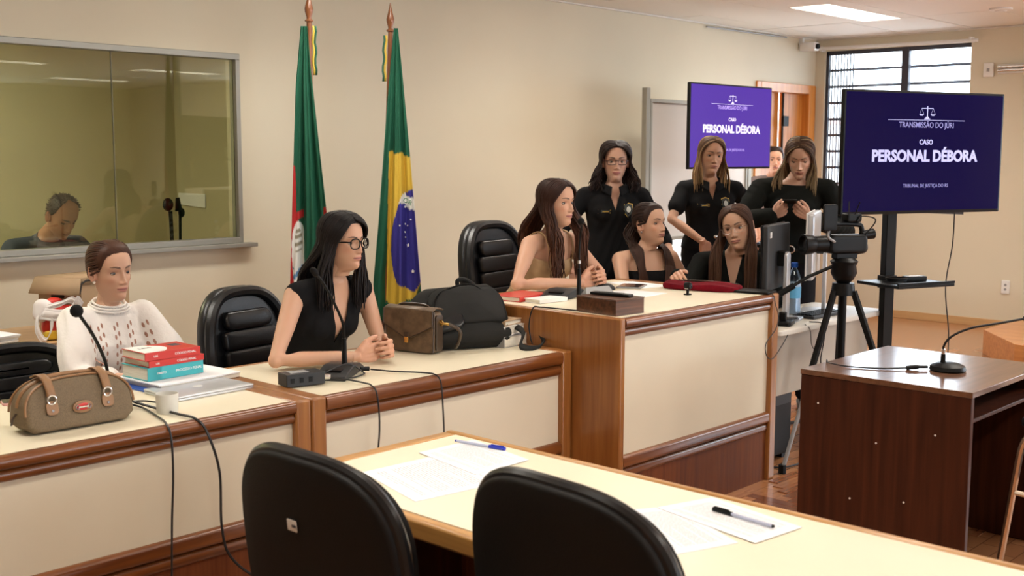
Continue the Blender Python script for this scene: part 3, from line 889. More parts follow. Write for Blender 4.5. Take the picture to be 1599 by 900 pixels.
# --- gooseneck microphones with wedge base
def goose_mic(label, base_c, az, tip, joint, ztop, baseL=0.26, baseW=0.13, head=0.019, round_base=False, stalk=0.10, stand=None):
    t = thing('gooseneck_microphone', label, 'microphone', (base_c[0], base_c[1], ztop), radians(az))
    inv = XF[t.name].inverted()
    if round_base:
        MB().lathe((0, 0, 0), [(0.066, 0), (0.070, 0.006), (0.066, 0.020), (0.045, 0.030), (0.012, 0.034)], 32).build('base', M_black, t)
    else:
        pf = [(-baseL / 2, 0.0), (baseL / 2, 0.0), (baseL / 2, 0.012), (baseL * 0.28, 0.036), (-baseL * 0.05, 0.040), (-baseL / 2, 0.016)]
        n = len(pf); mb = MB()
        mb.add([(u, -baseW / 2, v) for u, v in pf] + [(u, baseW / 2, v) for u, v in pf], [tuple(range(n)), tuple(range(2 * n - 1, n - 1, -1))] + [(i, i + n, (i + 1) % n + n, (i + 1) % n) for i in range(n)])
        mb.build('base', M_darkgrey, t, bevel=0.004)
        MB().box((-baseL * 0.34, -baseW * 0.25, 0.024), (-baseL * 0.16, baseW * 0.25, 0.032)).build('button_panel', M_black, t)
    j = Vector(joint)
    MB().cyl((j[0], j[1], ztop + 0.02), (j[0], j[1], ztop + 0.02 + stalk), 0.011, 0.009, 12).build('socket', M_black, t, world=True)
    return t, j
def neck(t, pts, r=0.0055, headr=0.019, headl=0.05, collar=None):
    sp = spline(pts, 8)
    MB().tube(sp, r, 8).build('gooseneck', M_black, t, world=True)
    a, b = sp[-2], sp[-1]
    d = (b - a).normalized()
    mb = MB()
    ps = []; rs = []
    for k in range(9):
        u = k / 8
        ps.append(b + d * (headl * (u - 0.1))); rs.append(headr * sqrt(max(0.02, 1 - (2 * u - 1) ** 2)) if headr > 0.012 else headr)
    mb.tube(ps, rs, 14).build('windscreen', M_blackmatte, t, world=True)
    if collar:
        MB().cyl(collar[0], collar[1], 0.008, 0.008, 12).build('collar', M_chrome, t, world=True)

m, j = goose_mic('black desk microphone rising behind the brown satchel in front of the white blouse', (1.87, 3.62), 80, None, (1.88, 3.66, 0), ZL, 0.16, 0.10, stalk=0.06)
neck(m, [(1.88, 3.66, 0.82), (1.865, 3.63, 0.88), (1.825, 3.59, 0.95), (1.775, 3.55, 1.02), (1.715, 3.51, 1.09)], 0.0058, 0.021, 0.042)
m, j = goose_mic('black desk microphone leaning in front of the woman with round glasses', (2.70, 3.43), 35, None, (2.715, 3.42, 0), ZL, 0.26, 0.12, stalk=0.12)
neck(m, [(2.715, 3.42, 0.90), (2.70, 3.41, 0.97), (2.645, 3.395, 1.06), (2.59, 3.38, 1.13), (2.555, 3.37, 1.163)], 0.0055, 0.013, 0.05)
m, j = goose_mic('black desk microphone upright before the woman in beige top', (4.15, 3.56), 15, None, (4.10, 3.42, 0), ZH, 0.26, 0.14, stalk=0.13)
neck(m, [(4.10, 3.42, 1.07), (4.10, 3.42, 1.15), (4.098, 3.415, 1.22), (4.085, 3.395, 1.272), (4.070, 3.385, 1.290)], 0.0045, 0.0165, 0.036, ((4.10, 3.42, 1.10), (4.10, 3.42, 1.115)))
m, j = goose_mic('black round-base microphone on the dark witness table', (4.50, 1.835), 20, None, (4.50, 1.855, 0), ZW, round_base=True, stalk=0.045)
neck(m, [(4.50, 1.855, 0.80), (4.50, 1.855, 0.845), (4.525, 1.835, 0.885), (4.60, 1.79, 0.915), (4.72, 1.73, 0.928), (4.86, 1.67, 0.94)], 0.0048, 0.010, 0.04, ((4.50, 1.855, 0.815), (4.50, 1.855, 0.835)))
MB().tube(spline([(4.46, 1.90, ZW + 0.012), (4.43, 1.93, ZW + 0.012), (4.40, 1.96, ZW + 0.008)], 4), [0.006] * 4 + [0.009] * 5, 8).build('plug', M_black, m, world=True)
cable([(4.40, 1.96, ZW + 0.008), (4.33, 2.04, ZW + 0.005), (4.28, 2.16, ZW + 0.005), (4.30, 2.25, ZW + 0.006), (4.38, 2.295, ZW - 0.01), (4.42, 2.30, 0.60), (4.44, 2.32, 0.2), (4.5, 2.4, 0.02)], 0.003, 'thin black cable looping from the witness table microphone')

# --- control box and wires at the middle desk
cb = thing('control_box', 'small black audio control box at the left end of middle desk', 'control box', (2.475, 3.36, ZL), radians(-12))
MB().box((-0.075, -0.03, 0.004), (0.075, 0.05, 0.050)).build('housing', M_darkgrey, cb, bevel=0.003)
MB().box((-0.05, -0.01, 0.050), (0.02, 0.035, 0.0515)).build('label_plate', M_greyplastic, cb)
for q in range(3): MB().box((-0.06 + q * 0.035, -0.0315, 0.018), (-0.045 + q * 0.035, -0.03, 0.036)).build('jack', M_black, cb)
MB().cyl((0.075, 0.0, 0.026), (0.105, -0.01, 0.024), 0.012, 0.010, 12).build('connector', M_chrome, cb)
cable([(2.575, 3.335, ZL + 0.02), (2.62, 3.28, ZL + 0.012), (2.63, 3.20, ZL + 0.010), (2.625, 3.155, ZL + 0.008), (2.62, 3.118, ZL - 0.02), (2.625, 3.112, 0.62), (2.60, 3.11, 0.40), (2.60, 3.10, 0.10), (2.62, 3.05, 0.01)], 0.0032, 'black cable dropping from control box down the middle desk front')
cable([(2.80, 3.37, ZL + 0.015), (2.86, 3.30, ZL + 0.008), (2.92, 3.20, ZL + 0.008), (2.93, 3.145, ZL + 0.006), (2.93, 3.115, ZL - 0.02), (2.935, 3.11, 0.66), (2.94, 3.108, 0.52), (2.94, 3.10, 0.2), (2.94, 3.05, 0.01)], 0.0032, 'black cable running from middle microphone over the desk edge')
cable([(2.58, 3.37, ZL + 0.02), (2.66, 3.33, ZL + 0.006), (2.74, 3.34, ZL + 0.008), (2.76, 3.37, ZL + 0.012), (2.70, 3.385, ZL + 0.047), (2.60, 3.395, ZL + 0.025), (2.56, 3.41, ZL + 0.006), (2.58, 3.45, ZL + 0.006)], 0.0032, 'coiled black cable loop on the desk beside the control box')
MB().tube([(2.765, 3.385, ZL + 0.02), (2.795, 3.372, ZL + 0.018)], 0.009, 10).build('connector', M_black, bpy.data.objects['gooseneck_microphone.001'], world=True)
# left desk connectors and cables
lc = thing('cable_connector', 'black cable connector block at the right end of the satchel', 'connector', (1.84, 3.48, ZL), radians(-30))
MB().box((-0.02, -0.03, 0.0), (0.02, 0.03, 0.045)).build('housing', M_black, lc, bevel=0.004)
MB().cyl((0, -0.03, 0.02), (0, -0.06, 0.014), 0.012, 0.008, 10).build('strain_relief', M_black, lc)
cable([(1.86, 3.455, ZL + 0.012), (1.87, 3.40, ZL + 0.007), (1.84, 3.26, ZL + 0.006), (1.81, 3.16, ZL + 0.006), (1.80, 3.115, ZL - 0.03), (1.80, 3.11, 0.62), (1.79, 3.11, 0.45), (1.78, 3.10, 0.2), (1.78, 3.05, 0.01)], 0.0035, 'black cable hanging nearly straight down the left desk front')
cable([(1.862, 3.45, ZL + 0.022), (1.89, 3.37, ZL + 0.010), (1.90, 3.24, ZL + 0.008), (1.91, 3.15, ZL + 0.004), (1.925, 3.11, ZL - 0.04), (1.96, 3.105, 0.60), (1.96, 3.10, 0.42), (1.98, 3.08, 0.32), (2.05, 3.02, 0.25), (2.16, 2.96, 0.25), (2.24, 2.92, 0.27)], 0.0045, 'thick black cable sagging in a curve from the left desk')
cable([(1.868, 3.47, ZL + 0.02), (1.91, 3.46, ZL + 0.016), (1.95, 3.44, ZL + 0.008), (2.0, 3.50, ZL + 0.006), (2.02, 3.60, ZL + 0.010)], 0.003, 'short black cable behind the white cup')

# --- brown satchel (doctor style handbag)
sb = thing('satchel_handbag', 'brown canvas satchel handbag with tan straps on left desk', 'handbag', (1.615, 3.37, ZL), radians(0))
sb.scale = (0.82, 0.90, 0.84)
BL, BH, BD = 0.42, 0.190, 0.15
pf = []
for i in range(26):
    a = pi * i / 25
    pf.append((BL / 2 * cos(a) * (1 if abs(cos(a)) < 2 else 1), 0.085 + 0.105 * sin(a) ** 0.75))
outl = []
for i in range(30):
    a = pi * i / 29
    outl.append((BL / 2 * (abs(cos(a)) ** 0.72) * (1 if cos(a) >= 0 else -1), 0.070 + (BH - 0.070) * sin(a) ** 0.80))
outl += [(-BL / 2, 0.03), (-BL / 2 + 0.03, 0.004), (BL / 2 - 0.03, 0.004), (BL / 2, 0.03)]
def mpb(u, v, h):
    squeeze = 1.0 - 0.50 * (v / BH) ** 1.6
    return (u, h * squeeze, v + 0.002)
MB().rprism(outl, -BD / 2, BD / 2, 0.022, mpb, 4, 0.006, (0.9, 0.7, 0.4)).build('body', M_satchel, sb)
for s in (-1, 1):
    rim = [mpb(u * 1.0, v, s * (BD / 2 - 0.004)) for (u, v) in outl[:30]]
    MB().tube([(p[0] * 1.0, p[1], p[2]) for p in rim], 0.0045, 8).build('piping', M_tan, sb)
MB().tube([mpb(u, v + 0.003, 0) for (u, v) in outl[1:29]], 0.007, 8).build('zipper_band', M_tan, sb)
yf_ = -BD / 2
for x in (-0.115, 0.10):
    st_ = []
    def yy(z): return -(BD / 2) * (1 - 0.5 * (z / BH) ** 1.6) - 0.008
    MB().rprism(rect(0.046, 0.048, 0.016, 5, x, 0.092), 0, 0.004, 0.0015, lambda u, v, h: (u, yy(v) - h, v)).build('strap_tab', M_tan, sb)
    MB().lathe((x, yy(0.085) - 0.004, 0.083), [(0.006, 0), (0.005, -0.003)], 12, 'y').build('rivet', M_chrome, sb)
    ring_ = [(x + 0.016 * cos(2 * pi * k / 20), yy(0.12) - 0.007, 0.122 + 0.016 * sin(2 * pi * k / 20)) for k in range(21)]
    MB().tube(ring_, 0.0038, 8, False).build('ring', M_chrome, sb)
    pts = [(x, yy(0.128) - 0.008, 0.135), (x - 0.003, yy(0.155) - 0.006, 0.165), (x - 0.006, -0.045, 0.192), (x - 0.01, -0.01, 0.205), (x - 0.01, 0.035, 0.190)]
    sp = spline(pts, 5)
    mb = MB()
    mb.sheet(lambda a, b: tuple(sp[min(int(b * (len(sp) - 1) + 0.5), len(sp) - 1)] + Vector(((a - 0.5) * 0.032, 0, 0))), 3, len(sp) - 1)
    mb.build('strap', M_tan, sb, solid=0.005)
MB().rprism(superell(0.078, 0.044, 2.2, 28, 0.0, 0.082), 0, 0.004, 0.0015, lambda u, v, h: (u, -(BD / 2) * (1 - 0.5 * (0.08 / BH) ** 1.6) - 0.0075 - h - (0.082 - v) * 0.05, v)).build('badge', M_tan, sb)
MB().rprism(superell(0.050, 0.026, 2.2, 24, 0.0, 0.082), 0, 0.003, 0.001, lambda u, v, h: (u, -(BD / 2) * (1 - 0.5 * (0.08 / BH) ** 1.6) - 0.011 - h, v)).build('badge_centre', M_red, sb)
mb = MB()
ybd = -(BD / 2) * (1 - 0.5 * (0.08 / BH) ** 1.6) - 0.0155
mb.tube([(-0.020, ybd, 0.082), (0.020, ybd, 0.082)], [0.004, 0.004], 8)
for s in (-1, 1):
    mb.tube([(s * 0.022 + 0.007 * cos(2 * pi * k / 12), ybd, 0.082 + 0.007 * sin(2 * pi * k / 12)) for k in range(13)], 0.0022, 6, False)
mb.build('buckle_emblem', M_chrome, sb)
MB().tube([(-BL / 2 - 0.002, 0.0, 0.075), (-BL / 2 - 0.015, 0.004, 0.055), (-BL / 2 - 0.022, 0.0, 0.035)], 0.004, 6).build('zip_pull', M_monodark, sb)

# phone and flap at the left edge
MB().rprism([(u, v) for (u, v) in rect(0.075, 0.155, 0.012)], 0, 0.009, 0.003, lambda u, v, h: (1.66 + u * 0.3 - v * 0.95, 3.93 - 0.13 + u * 0.95 + v * 0.3, ZL + h)).build('phone', M_pink, label='phone in a pink case lying behind the brown satchel', cat='phone')
ph_ = bpy.data.objects['phone']
MB().rprism(rect(0.070, 0.150, 0.010), 0, 0.0006, 0.0002, lambda u, v, h: (1.66 + u * 0.3 - v * 0.95, 3.80 + u * 0.95 + v * 0.3, ZL + 0.0092 + h)).build('screen', M_glassdark, ph_, world=True)

# white cup
cu_ = thing('cup', 'plain white cup standing in front of the closed laptop', 'cup', (1.905, 3.315, ZL))
MB().lathe((0, 0, 0), [(0.031, 0), (0.034, 0.004), (0.036, 0.064), (0.0345, 0.064), (0.032, 0.010), (0.001, 0.008)], 36).build('body', M_cup, cu_)

# books and folder stack
def book(label, c, az, w, h, th, cover, z, name='book', spine_txt=None, txt2=None):
    t = thing(name, label, 'book', (c[0], c[1], z), radians(az))
    MB().box((-w / 2 + 0.004, -h / 2 + 0.003, 0.003), (w / 2 - 0.004, h / 2 - 0.002, th - 0.003)).build('pages', M_pages, t)
    mb = MB(); mb.box((-w / 2, -h / 2, 0), (w / 2, h / 2, 0.003)); mb.box((-w / 2, -h / 2, th - 0.003), (w / 2, h / 2, th)); mb.box((-w / 2, -h / 2 - 0.001, 0.0), (w / 2, -h / 2 + 0.003, th))
    mb.build('cover', cover, t, bevel=0.001)
    return t
# spine faces the front edge (-y local), in world roughly towards the camera's right
az_b = 4
z = ZL
fo = thing('document_folder', 'white papers on a blue plastic folder beneath the book pile', 'folder', (2.20, 3.745, ZL), radians(az_b))
MB().box((-0.19, -0.12, 0), (0.13, 0.14, 0.005)).build('cover', M_blue, fo, bevel=0.001)
MB().box((-0.15, -0.115, 0.006), (0.19, 0.14, 0.022)).build('papers', M_pages, fo)
MB().box((-0.16, -0.12, 0.022), (0.19, 0.14, 0.026)).build('top_sheet', M_paper, fo)
z += 0.027
b1 = book('thick teal book lowest in the red and teal pile', (2.165, 3.79), az_b, 0.235, 0.165, 0.048, M_teal, z); z += 0.0485
MB().box((-0.1175, -0.0835, 0.0), (-0.06, -0.0832, 0.048)).build('spine_band', M_teal, b1)
text('PROCESSO PENAL', 0.014, M_whiteink, b1, frame_mtx((0.055, -0.0838, 0.024), (1, 0, 0), (0, 0, 1)))
text('DIREITO', 0.010, M_whiteink, b1, frame_mtx((-0.06, -0.0838, 0.024), (1, 0, 0), (0, 0, 1)))
b2 = book('thin red book in the middle of the pile, above the teal one', (2.17, 3.785), az_b - 1, 0.230, 0.160, 0.023, M_red, z); z += 0.0235
text('CÓDIGO PENAL', 0.011, M_whiteink, b2, frame_mtx((0.04, -0.0815, 0.0115), (1, 0, 0), (0, 0, 1)))
text('LEIS', 0.009, M_whiteink, b2, frame_mtx((-0.08, -0.0815, 0.0115), (1, 0, 0), (0, 0, 1)))
b3 = book('red book with white corner on top of the pile', (2.158, 3.785), az_b - 3, 0.225, 0.160, 0.030, M_red, z)
text('CÓDIGO PENAL', 0.012, M_whiteink, b3, frame_mtx((0.05, -0.0815, 0.015), (1, 0, 0), (0, 0, 1)))
text('LEIS', 0.010, M_whiteink, b3, frame_mtx((-0.07, -0.0815, 0.015), (1, 0, 0), (0, 0, 1)))
# white cover field with a curved edge
wf = [(-0.110, -0.075), (-0.03, -0.075)] + [(-0.03 + 0.045 * sin(pi * k / 12), -0.075 + 0.15 * k / 12) for k in range(1, 12)] + [(-0.03, 0.078), (-0.110, 0.078)]
mb = MB(); mb.add([(u, v, 0.0303) for u, v in wf], [tuple(range(len(wf)))]); mb.build('cover_print', M_label, b3)
MB().box((0.045, 0.0, 0.0300), (0.085, 0.045, 0.0304)).build('cover_badge', M_inkdark, b3)
text('LEIS', 0.030, M_inkdark, b3, frame_mtx((-0.055, 0.02, 0.0306), (1, 0, 0), (0, 1, 0)), depth=0.0002)

lp = thing('laptop', 'closed silver laptop lying on the left desk beside the books', 'laptop', (2.165, 3.545, ZL), radians(2))
MB().rprism(rect(0.315, 0.215, 0.012), 0.001, 0.009, 0.002).build('base', M_silver, lp)
MB().rprism(rect(0.310, 0.210, 0.012), 0.009, 0.0105, 0.0005).build('hinge_gap', M_shadowgap, lp)
MB().rprism(rect(0.317, 0.217, 0.012), 0.0105, 0.0165, 0.002).build('lid', M_silver, lp)
MB().rprism(superell(0.036, 0.030, 2.2, 20, 0, 0.01), 0.0166, 0.0169, 0.0001).build('emblem', M_white, lp)

# --- box, bag, papers on the side table
cbx = thing('cardboard_box', 'brown cardboard archive box with lid flap against the wall', 'box', (2.575, 5.20, 0.76), radians(-65))
MB().box((-0.12, -0.175, 0), (0.12, 0.175, 0.26)).build('body', M_card, cbx, bevel=0.003)
mb = MB(); mb.add([(-0.13, -0.18, 0.272), (0.125, -0.18, 0.272), (0.125, 0.18, 0.262), (-0.13, 0.18, 0.262)], [(0, 1, 2, 3)]); mb.build('lid', M_card, cbx, solid=0.006)
mb = MB(); mb.add([(-0.13, -0.18, 0.272), (0.125, -0.18, 0.272), (0.135, -0.208, 0.198), (-0.145, -0.208, 0.198)], [(0, 3, 2, 1)]); mb.build('lid_flap', M_card, cbx, solid=0.006)
mb = MB(); mb.add([(0.127, -0.178, 0.270), (0.127, 0.18, 0.260), (0.124, 0.18, 0.235), (0.124, -0.165, 0.242)], [(0, 1, 2, 3)]); mb.build('lid_side', M_card, cbx, solid=0.004)
MB().tube([(0.132, -0.20, 0.205), (0.130, -0.182, 0.250), (0.130, -0.15, 0.262), (0.130, -0.05, 0.258)], 0.005, 5).build('open_gap', M_shadowgap, cbx)
MB().rprism(rect(0.075, 0.016, 0.007, 4, -0.01, 0.186), 0, 0.001, 0.0003, lambda u, v, h: (u, -0.1755 - h, v)).build('hand_hole', M_shadowgap, cbx)

pb = thing('plastic_bag', 'thin white carrier bag knotted around red packets on the side table', 'bag', (2.395, 5.09, 0.76), radians(-20))
def blobby(c, r, am, seed, n=26, m=18):
    mb = MB(); mb.ball(c, r, n, m)
    R_ = random.Random(seed)
    ph = [(R_.uniform(20, 70), R_.uniform(20, 70), R_.uniform(20, 70), R_.uniform(0, 6)) for _ in range(7)]
    out = []
    for p in mb.v:
        d = Vector(p) - Vector(c)
        s = 1 + am * sum(sin(a * d.x + b * d.y + e * d.z + f) for a, b, e, f in ph) / 3
        q = Vector(c) + d * s
        out.append((q.x, q.y, max(0.001, q.z)))
    mb.v = out
    return mb
MB().rprism(rect(0.15, 0.13, 0.03, 4, 0.0, 0.085), -0.045, 0.045, 0.02, lambda u, v, h: (u + 0.1 * (v - 0.08), h, v)).build('packet', M_bagred, pb)
blobby((-0.025, 0.0, 0.165), (0.040, 0.030, 0.022), 0.18, 12).build('packet_top', M_bagred, pb)
MB().rprism(rect(0.17, 0.04, 0.018, 4, 0.01, 0.022), -0.07, 0.04, 0.012, lambda u, v, h: (u, h, v)).build('packet', M_yellow, pb)
blobby((0.085, 0.0, 0.085), (0.045, 0.07, 0.075), 0.16, 8).build('bag_film', M_bagwhite, pb)
blobby((-0.075, -0.03, 0.135), (0.045, 0.045, 0.050), 0.20, 9).build('bag_film', M_bagwhite, pb)
for pts, w_ in (([(-0.08, -0.07, 0.125), (-0.01, -0.085, 0.115), (0.04, -0.085, 0.135), (0.06, -0.075, 0.175), (0.085, -0.06, 0.14)], 0.05),
                ([(-0.06, -0.06, 0.150), (0.0, -0.07, 0.165), (0.05, -0.06, 0.178), (0.09, -0.03, 0.12)], 0.03),
                ([(-0.095, -0.06, 0.13), (-0.105, -0.085, 0.06), (-0.075, -0.09, 0.004), (-0.045, -0.09, 0.05), (-0.04, -0.075, 0.12)], 0.026)):
    sp = spline(pts, 6)
    MB().sheet(lambda a, b: tuple(sp[min(int(b * (len(sp) - 1) + .5), len(sp) - 1)] + Vector(((a - .5) * w_ * 0.6, 0.004 * sin(a * 9), (a - 0.5) * w_))), 5, len(sp) - 1).build('bag_handle', M_bagwhite, pb, solid=0.002)
pp = thing('paper_stack', 'small pile of papers on the side table at the left edge', 'papers', (2.05, 5.10, 0.76), radians(10))
for q in range(6):
    MB().box((-0.15 + q * 0.003, -0.09 - 0.004 * (q % 3), q * 0.008), (0.10 + q * 0.004, 0.12, q * 0.008 + 0.007)).build('sheet', M_paper if q % 2 else M_label, pp, bevel=0)

# --- monogram style flap bag (plain brown canvas) on the middle desk
fb = thing('flap_handbag', 'brown coated canvas flap handbag with gold clasp on middle desk', 'handbag', (3.25, 3.62, ZL), radians(-78))
# local x = width (front seen from camera), -y = front
FW, FH, FD = 0.25, 0.185, 0.085
body = rect(FW, FH - 0.01, 0.02, 5, 0, (FH - 0.01) / 2 + 0.002)
MB().rprism(body, -FD / 2, FD / 2, 0.012, lambda u, v, h: (u, h * (1.0 - 0.25 * v / FH), v + 0.001), 3, 0.004, (0.9, 0.6)).build('body', M_monobag, fb)
fl = [(-FW / 2 - 0.002, 0.185), (-FW / 2 - 0.002, 0.120), (-0.02, 0.068), (0.02, 0.068), (FW / 2 + 0.002, 0.120), (FW / 2 + 0.002, 0.185)]
MB().rprism(fl, 0, 0.005, 0.002, lambda u, v, h: (u, -FD / 2 * (1.0 - 0.25 * v / FH) - 0.008 - h, v)).build('flap', M_monobag, fb)
MB().tube([(u * 1.0, -FD / 2 * (1.0 - 0.25 * v / FH) - 0.013, v) for u, v in fl[:1] + fl[1:5] + fl[5:]], 0.0028, 6).build('flap_piping', M_monodark, fb)
MB().sheet(lambda a, b: ((a - 0.5) * (FW + 0.004), -0.043 + 0.078 * b, 0.184 + 0.010 * sin(pi * b)), 2, 8).build('flap_top', M_monobag, fb, solid=0.005)
for s in (-1, 1):
    MB().tube([(s * (FW / 2 + 0.002), -FD / 2 * 0.8, 0.18), (s * (FW / 2 + 0.004), -FD / 2 * 0.95, 0.09), (s * (FW / 2 + 0.002), -FD / 2, 0.01)], 0.0035, 6).build('piping', M_monodark, fb)
    MB().rprism(rect(0.05, 0.15, 0.012, 4, 0.0, 0.09), 0, 0.004, 0.0015, lambda u, v, h: (s * (FW / 2 + 0.0035 + h), u, v)).build('gusset', M_monodark, fb)
MB().tube(spline([(-0.08, 0.0, 0.193), (-0.05, 0.0, 0.203), (0.05, 0.0, 0.203), (0.08, 0.0, 0.193)], 5), 0.006, 8).build('top_handle', M_monodark, fb)
MB().rprism(rect(0.020, 0.026, 0.003, 3, 0, 0.058), 0, 0.006, 0.0015, lambda u, v, h: (u, -FD / 2 - 0.010 - h, v)).build('clasp', M_gold, fb)
MB().rprism(rect(0.026, 0.018, 0.005, 3, 0, 0.080), 0, 0.005, 0.0015, lambda u, v, h: (u, -FD / 2 - 0.011 - h, v)).build('clasp_plate', M_monodark, fb)
MB().tube([(FW / 2 + 0.006, 0, 0.135), (FW / 2 + 0.02, 0.0, 0.130), (FW / 2 + 0.05, 0.01, 0.128)], 0.005, 8).build('strap_hook', M_gold, fb)
MB().tube([(FW / 2 + 0.012 + 0.012 * cos(2 * pi * k / 12), 0.002, 0.132 + 0.010 * sin(2 * pi * k / 12)) for k in range(13)], 0.003, 6, False).build('strap_ring', M_gold, fb)
MB().tube(spline([(FW / 2 + 0.05, 0.01, 0.128), (FW / 2 + 0.09, 0.03, 0.10), (FW / 2 + 0.07, 0.05, 0.05), (FW / 2 + 0.04, 0.07, 0.02)], 5), 0.008, 8).build('shoulder_strap', M_monodark, fb)

# --- backpack
bp = thing('backpack', 'charcoal nylon laptop backpack leaning on books beside the judge desk', 'bag', (3.485, 3.575, ZL), radians(-24))
bo = rect(0.46, 0.34, 0.07, 6, 0, 0)
def mpk(u, v, h):
    # lying tilted: u along length, v up the slope, h thickness
    a = radians(38)
    x = u * 0.98 + 0.02 * sin(v * 9)
    y = v * cos(a) - h * sin(a) * 1.0
    zz = 0.035 + 0.105 + v * sin(a) + h * cos(a) + 0.012 * sin(u * 14 + 1) * (1 if h > 0 else 0) - 0.06 * (u / 0.23) ** 2 * (0.3 + 0.5 * (v > 0))
    return (x, y + 0.02, max(0.003, zz))
MB().rprism(bo, -0.06, 0.055, 0.045, mpk, 5, 0.012, (0.85, 0.65, 0.4, 0.2)).build('body', M_nylon, bp)
MB().rprism(rect(0.20, 0.10, 0.03, 4, -0.11, -0.10), 0.05, 0.075, 0.012, mpk, 3, 0.004).build('leather_patch', M_leather, bp)
MB().rprism(rect(0.36, 0.22, 0.05, 5, 0.02, 0.0), 0.052, 0.078, 0.018, mpk, 3, 0.008).build('front_pocket', M_nylon, bp)
MB().tube(spline([mpk(-0.15, -0.02, 0.078), mpk(-0.10, 0.075, 0.08), mpk(0.05, 0.085, 0.08), mpk(0.15, 0.02, 0.078)], 8), 0.004, 6).build('zipper', M_black, bp)
MB().tube(spline([mpk(0.02, 0.165, 0.0), (0.04, 0.15, 0.272), (0.08, 0.15, 0.272), mpk(0.13, 0.165, 0.0)], 8), 0.010, 8).build('grab_handle', M_nylon, bp)
sp = spline([mpk(0.20, 0.02, -0.02), (0.24, -0.12, 0.07), (0.20, -0.20, 0.018), (0.27, -0.22, 0.012), (0.33, -0.14, 0.035), (0.31, -0.04, 0.10)], 8)
MB().sheet(lambda a, b: tuple(sp[min(int(b * (len(sp) - 1) + .5), len(sp) - 1)] + Vector(((a - 0.5) * 0.02, (a - 0.5) * 0.012, (a - 0.5) * 0.016))), 3, len(sp) - 1).build('shoulder_strap', M_nylon, bp, solid=0.008)
for q in range(3):
    b_ = book(('lowest grey-edged case file under the backpack', 'middle case file under the backpack, beside the tall desk', 'uppermost yellowed case file propping the backpack')[q], (3.642 - 0.004 * q, 3.52 + 0.01 * q), -86 + 4 * q, 0.24, 0.16 - 0.01 * q, (0.05, 0.040, 0.022)[q], (M_greyplastic, M_label, M_card)[q], ZL + (0, 0.051, 0.092)[q], 'case_file')

# --- on the judge desk
rb = book('red-covered case file at the near left end of judge desk', (3.955, 3.66), 8, 0.24, 0.165, 0.022, M_red, ZH + 0.001, 'case_file')
wb_ = book('white paperback at the edge of judge desk beside the red file', (3.96, 3.50), -4, 0.18, 0.10, 0.018, M_label, ZH + 0.001, 'book')
wbx = thing('wooden_box', 'small dark wooden box at the front corner of judge desk', 'box', (3.885, 3.065, ZH), radians(-4))
MB().box((-0.09, -0.115, 0), (0.09, 0.115, 0.066)).build('body', M_gavelbox, wbx, bevel=0.002)
MB().box((-0.092, -0.117, 0.066), (0.092, 0.117, 0.070)).build('lid', M_gavelbox, wbx, bevel=0.001)
rm = thing('recorder', 'flat black recorder lying on the small wooden box', 'recorder', (3.90, 3.07, ZH + 0.0712), radians(-84))
MB().rprism(rect(0.20, 0.045, 0.008), 0, 0.011, 0.003).build('housing', M_black, rm)
MB().rprism(rect(0.12, 0.028, 0.004), 0.011, 0.013, 0.0008).build('top_panel', M_darkgrey, rm)
ev = thing('card_holder', 'grey upright card holder in front of the clasped hands of beige woman', 'card holder', (4.30, 3.47, ZH), radians(-12))
mb = MB(); mb.add([(-0.09, -0.03, 0), (0.09, -0.03, 0), (0.07, 0.0, 0.045), (-0.07, 0.0, 0.045), (-0.09, 0.03, 0), (0.09, 0.03, 0)], [(0, 1, 2, 3), (3, 2, 5, 4), (0, 3, 4), (1, 5, 2), (0, 4, 5, 1)]); mb.build('body', M_greyplastic, ev)
mo = thing('mouse', 'dark computer mouse on judge desk right of the clasped hands', 'mouse', (4.52, 3.60, ZH), radians(-30))
MB().ball((0, 0, 0.0), (0.055, 0.032, 0.032), 20, 12).build('body', M_darkgrey, mo)
mo.location.z = ZH + 0.002
def sheet_obj(name, label, cat, corners, z, m=M_paper, lines=0, group=None, th=0.0012):
    t = thing(name, label, cat, (sum(p[0] for p in corners) / 4, sum(p[1] for p in corners) / 4, z), 0, group)
    mb = MB(); mb.add([(p[0], p[1], z) for p in corners] + [(p[0], p[1], z + th) for p in corners], [(3, 2, 1, 0), (4, 5, 6, 7), (0, 1, 5, 4), (1, 2, 6, 5), (2, 3, 7, 6), (3, 0, 4, 7)])
    mb.build('sheet', m, t, world=True)
    if lines:
        a, b, c, d = [Vector((*p, 0)) for p in corners]
        mb = MB()
        R_ = random.Random(lines)
        for q in range(lines):
            v0 = 0.10 + 0.8 * q / lines
            if q in (3, 4) or q == lines - 3: continue
            u = 0.10; end = 0.90 if q % 6 else 0.5
            while u < end:
                w_ = R_.uniform(0.03, 0.09)
                pq = [a.lerp(b, x_).lerp(d.lerp(c, x_), y_) for x_, y_ in ((u, v0), (min(end, u + w_), v0), (min(end, u + w_), v0 + 0.010), (u, v0 + 0.010))]
                mb.add([(p.x, p.y, z + th + 0.0002) for p in pq], [(0, 1, 2, 3)])
                u += w_ + 0.012
        mb.build('printed_text', M_ink, t, world=True, kind='stuff')
    return t
sheet_obj('paper_sheet', 'white paper sheets on judge desk before the card holder', 'paper', [(4.36, 3.27), (4.62, 3.29), (4.60, 3.50), (4.42, 3.56)], ZH)
sheet_obj('paper_sheet', 'pale paper sheet farthest back on judge desk near its wooden edge', 'paper', [(4.70, 3.50), (4.90, 3.46), (4.93, 3.74), (4.78, 3.80)], ZH)
tb = thing('tablet', 'grey tablet lying flat on judge desk between paper sheets', 'tablet', (4.72, 3.585, ZH), radians(25))
MB().rprism(rect(0.18, 0.13, 0.010), 0, 0.007, 0.002).build('body', M_greyplastic, tb)
MB().rprism(rect(0.165, 0.115, 0.004), 0.007, 0.0075, 0.0002).build('screen', M_glassdark, tb)
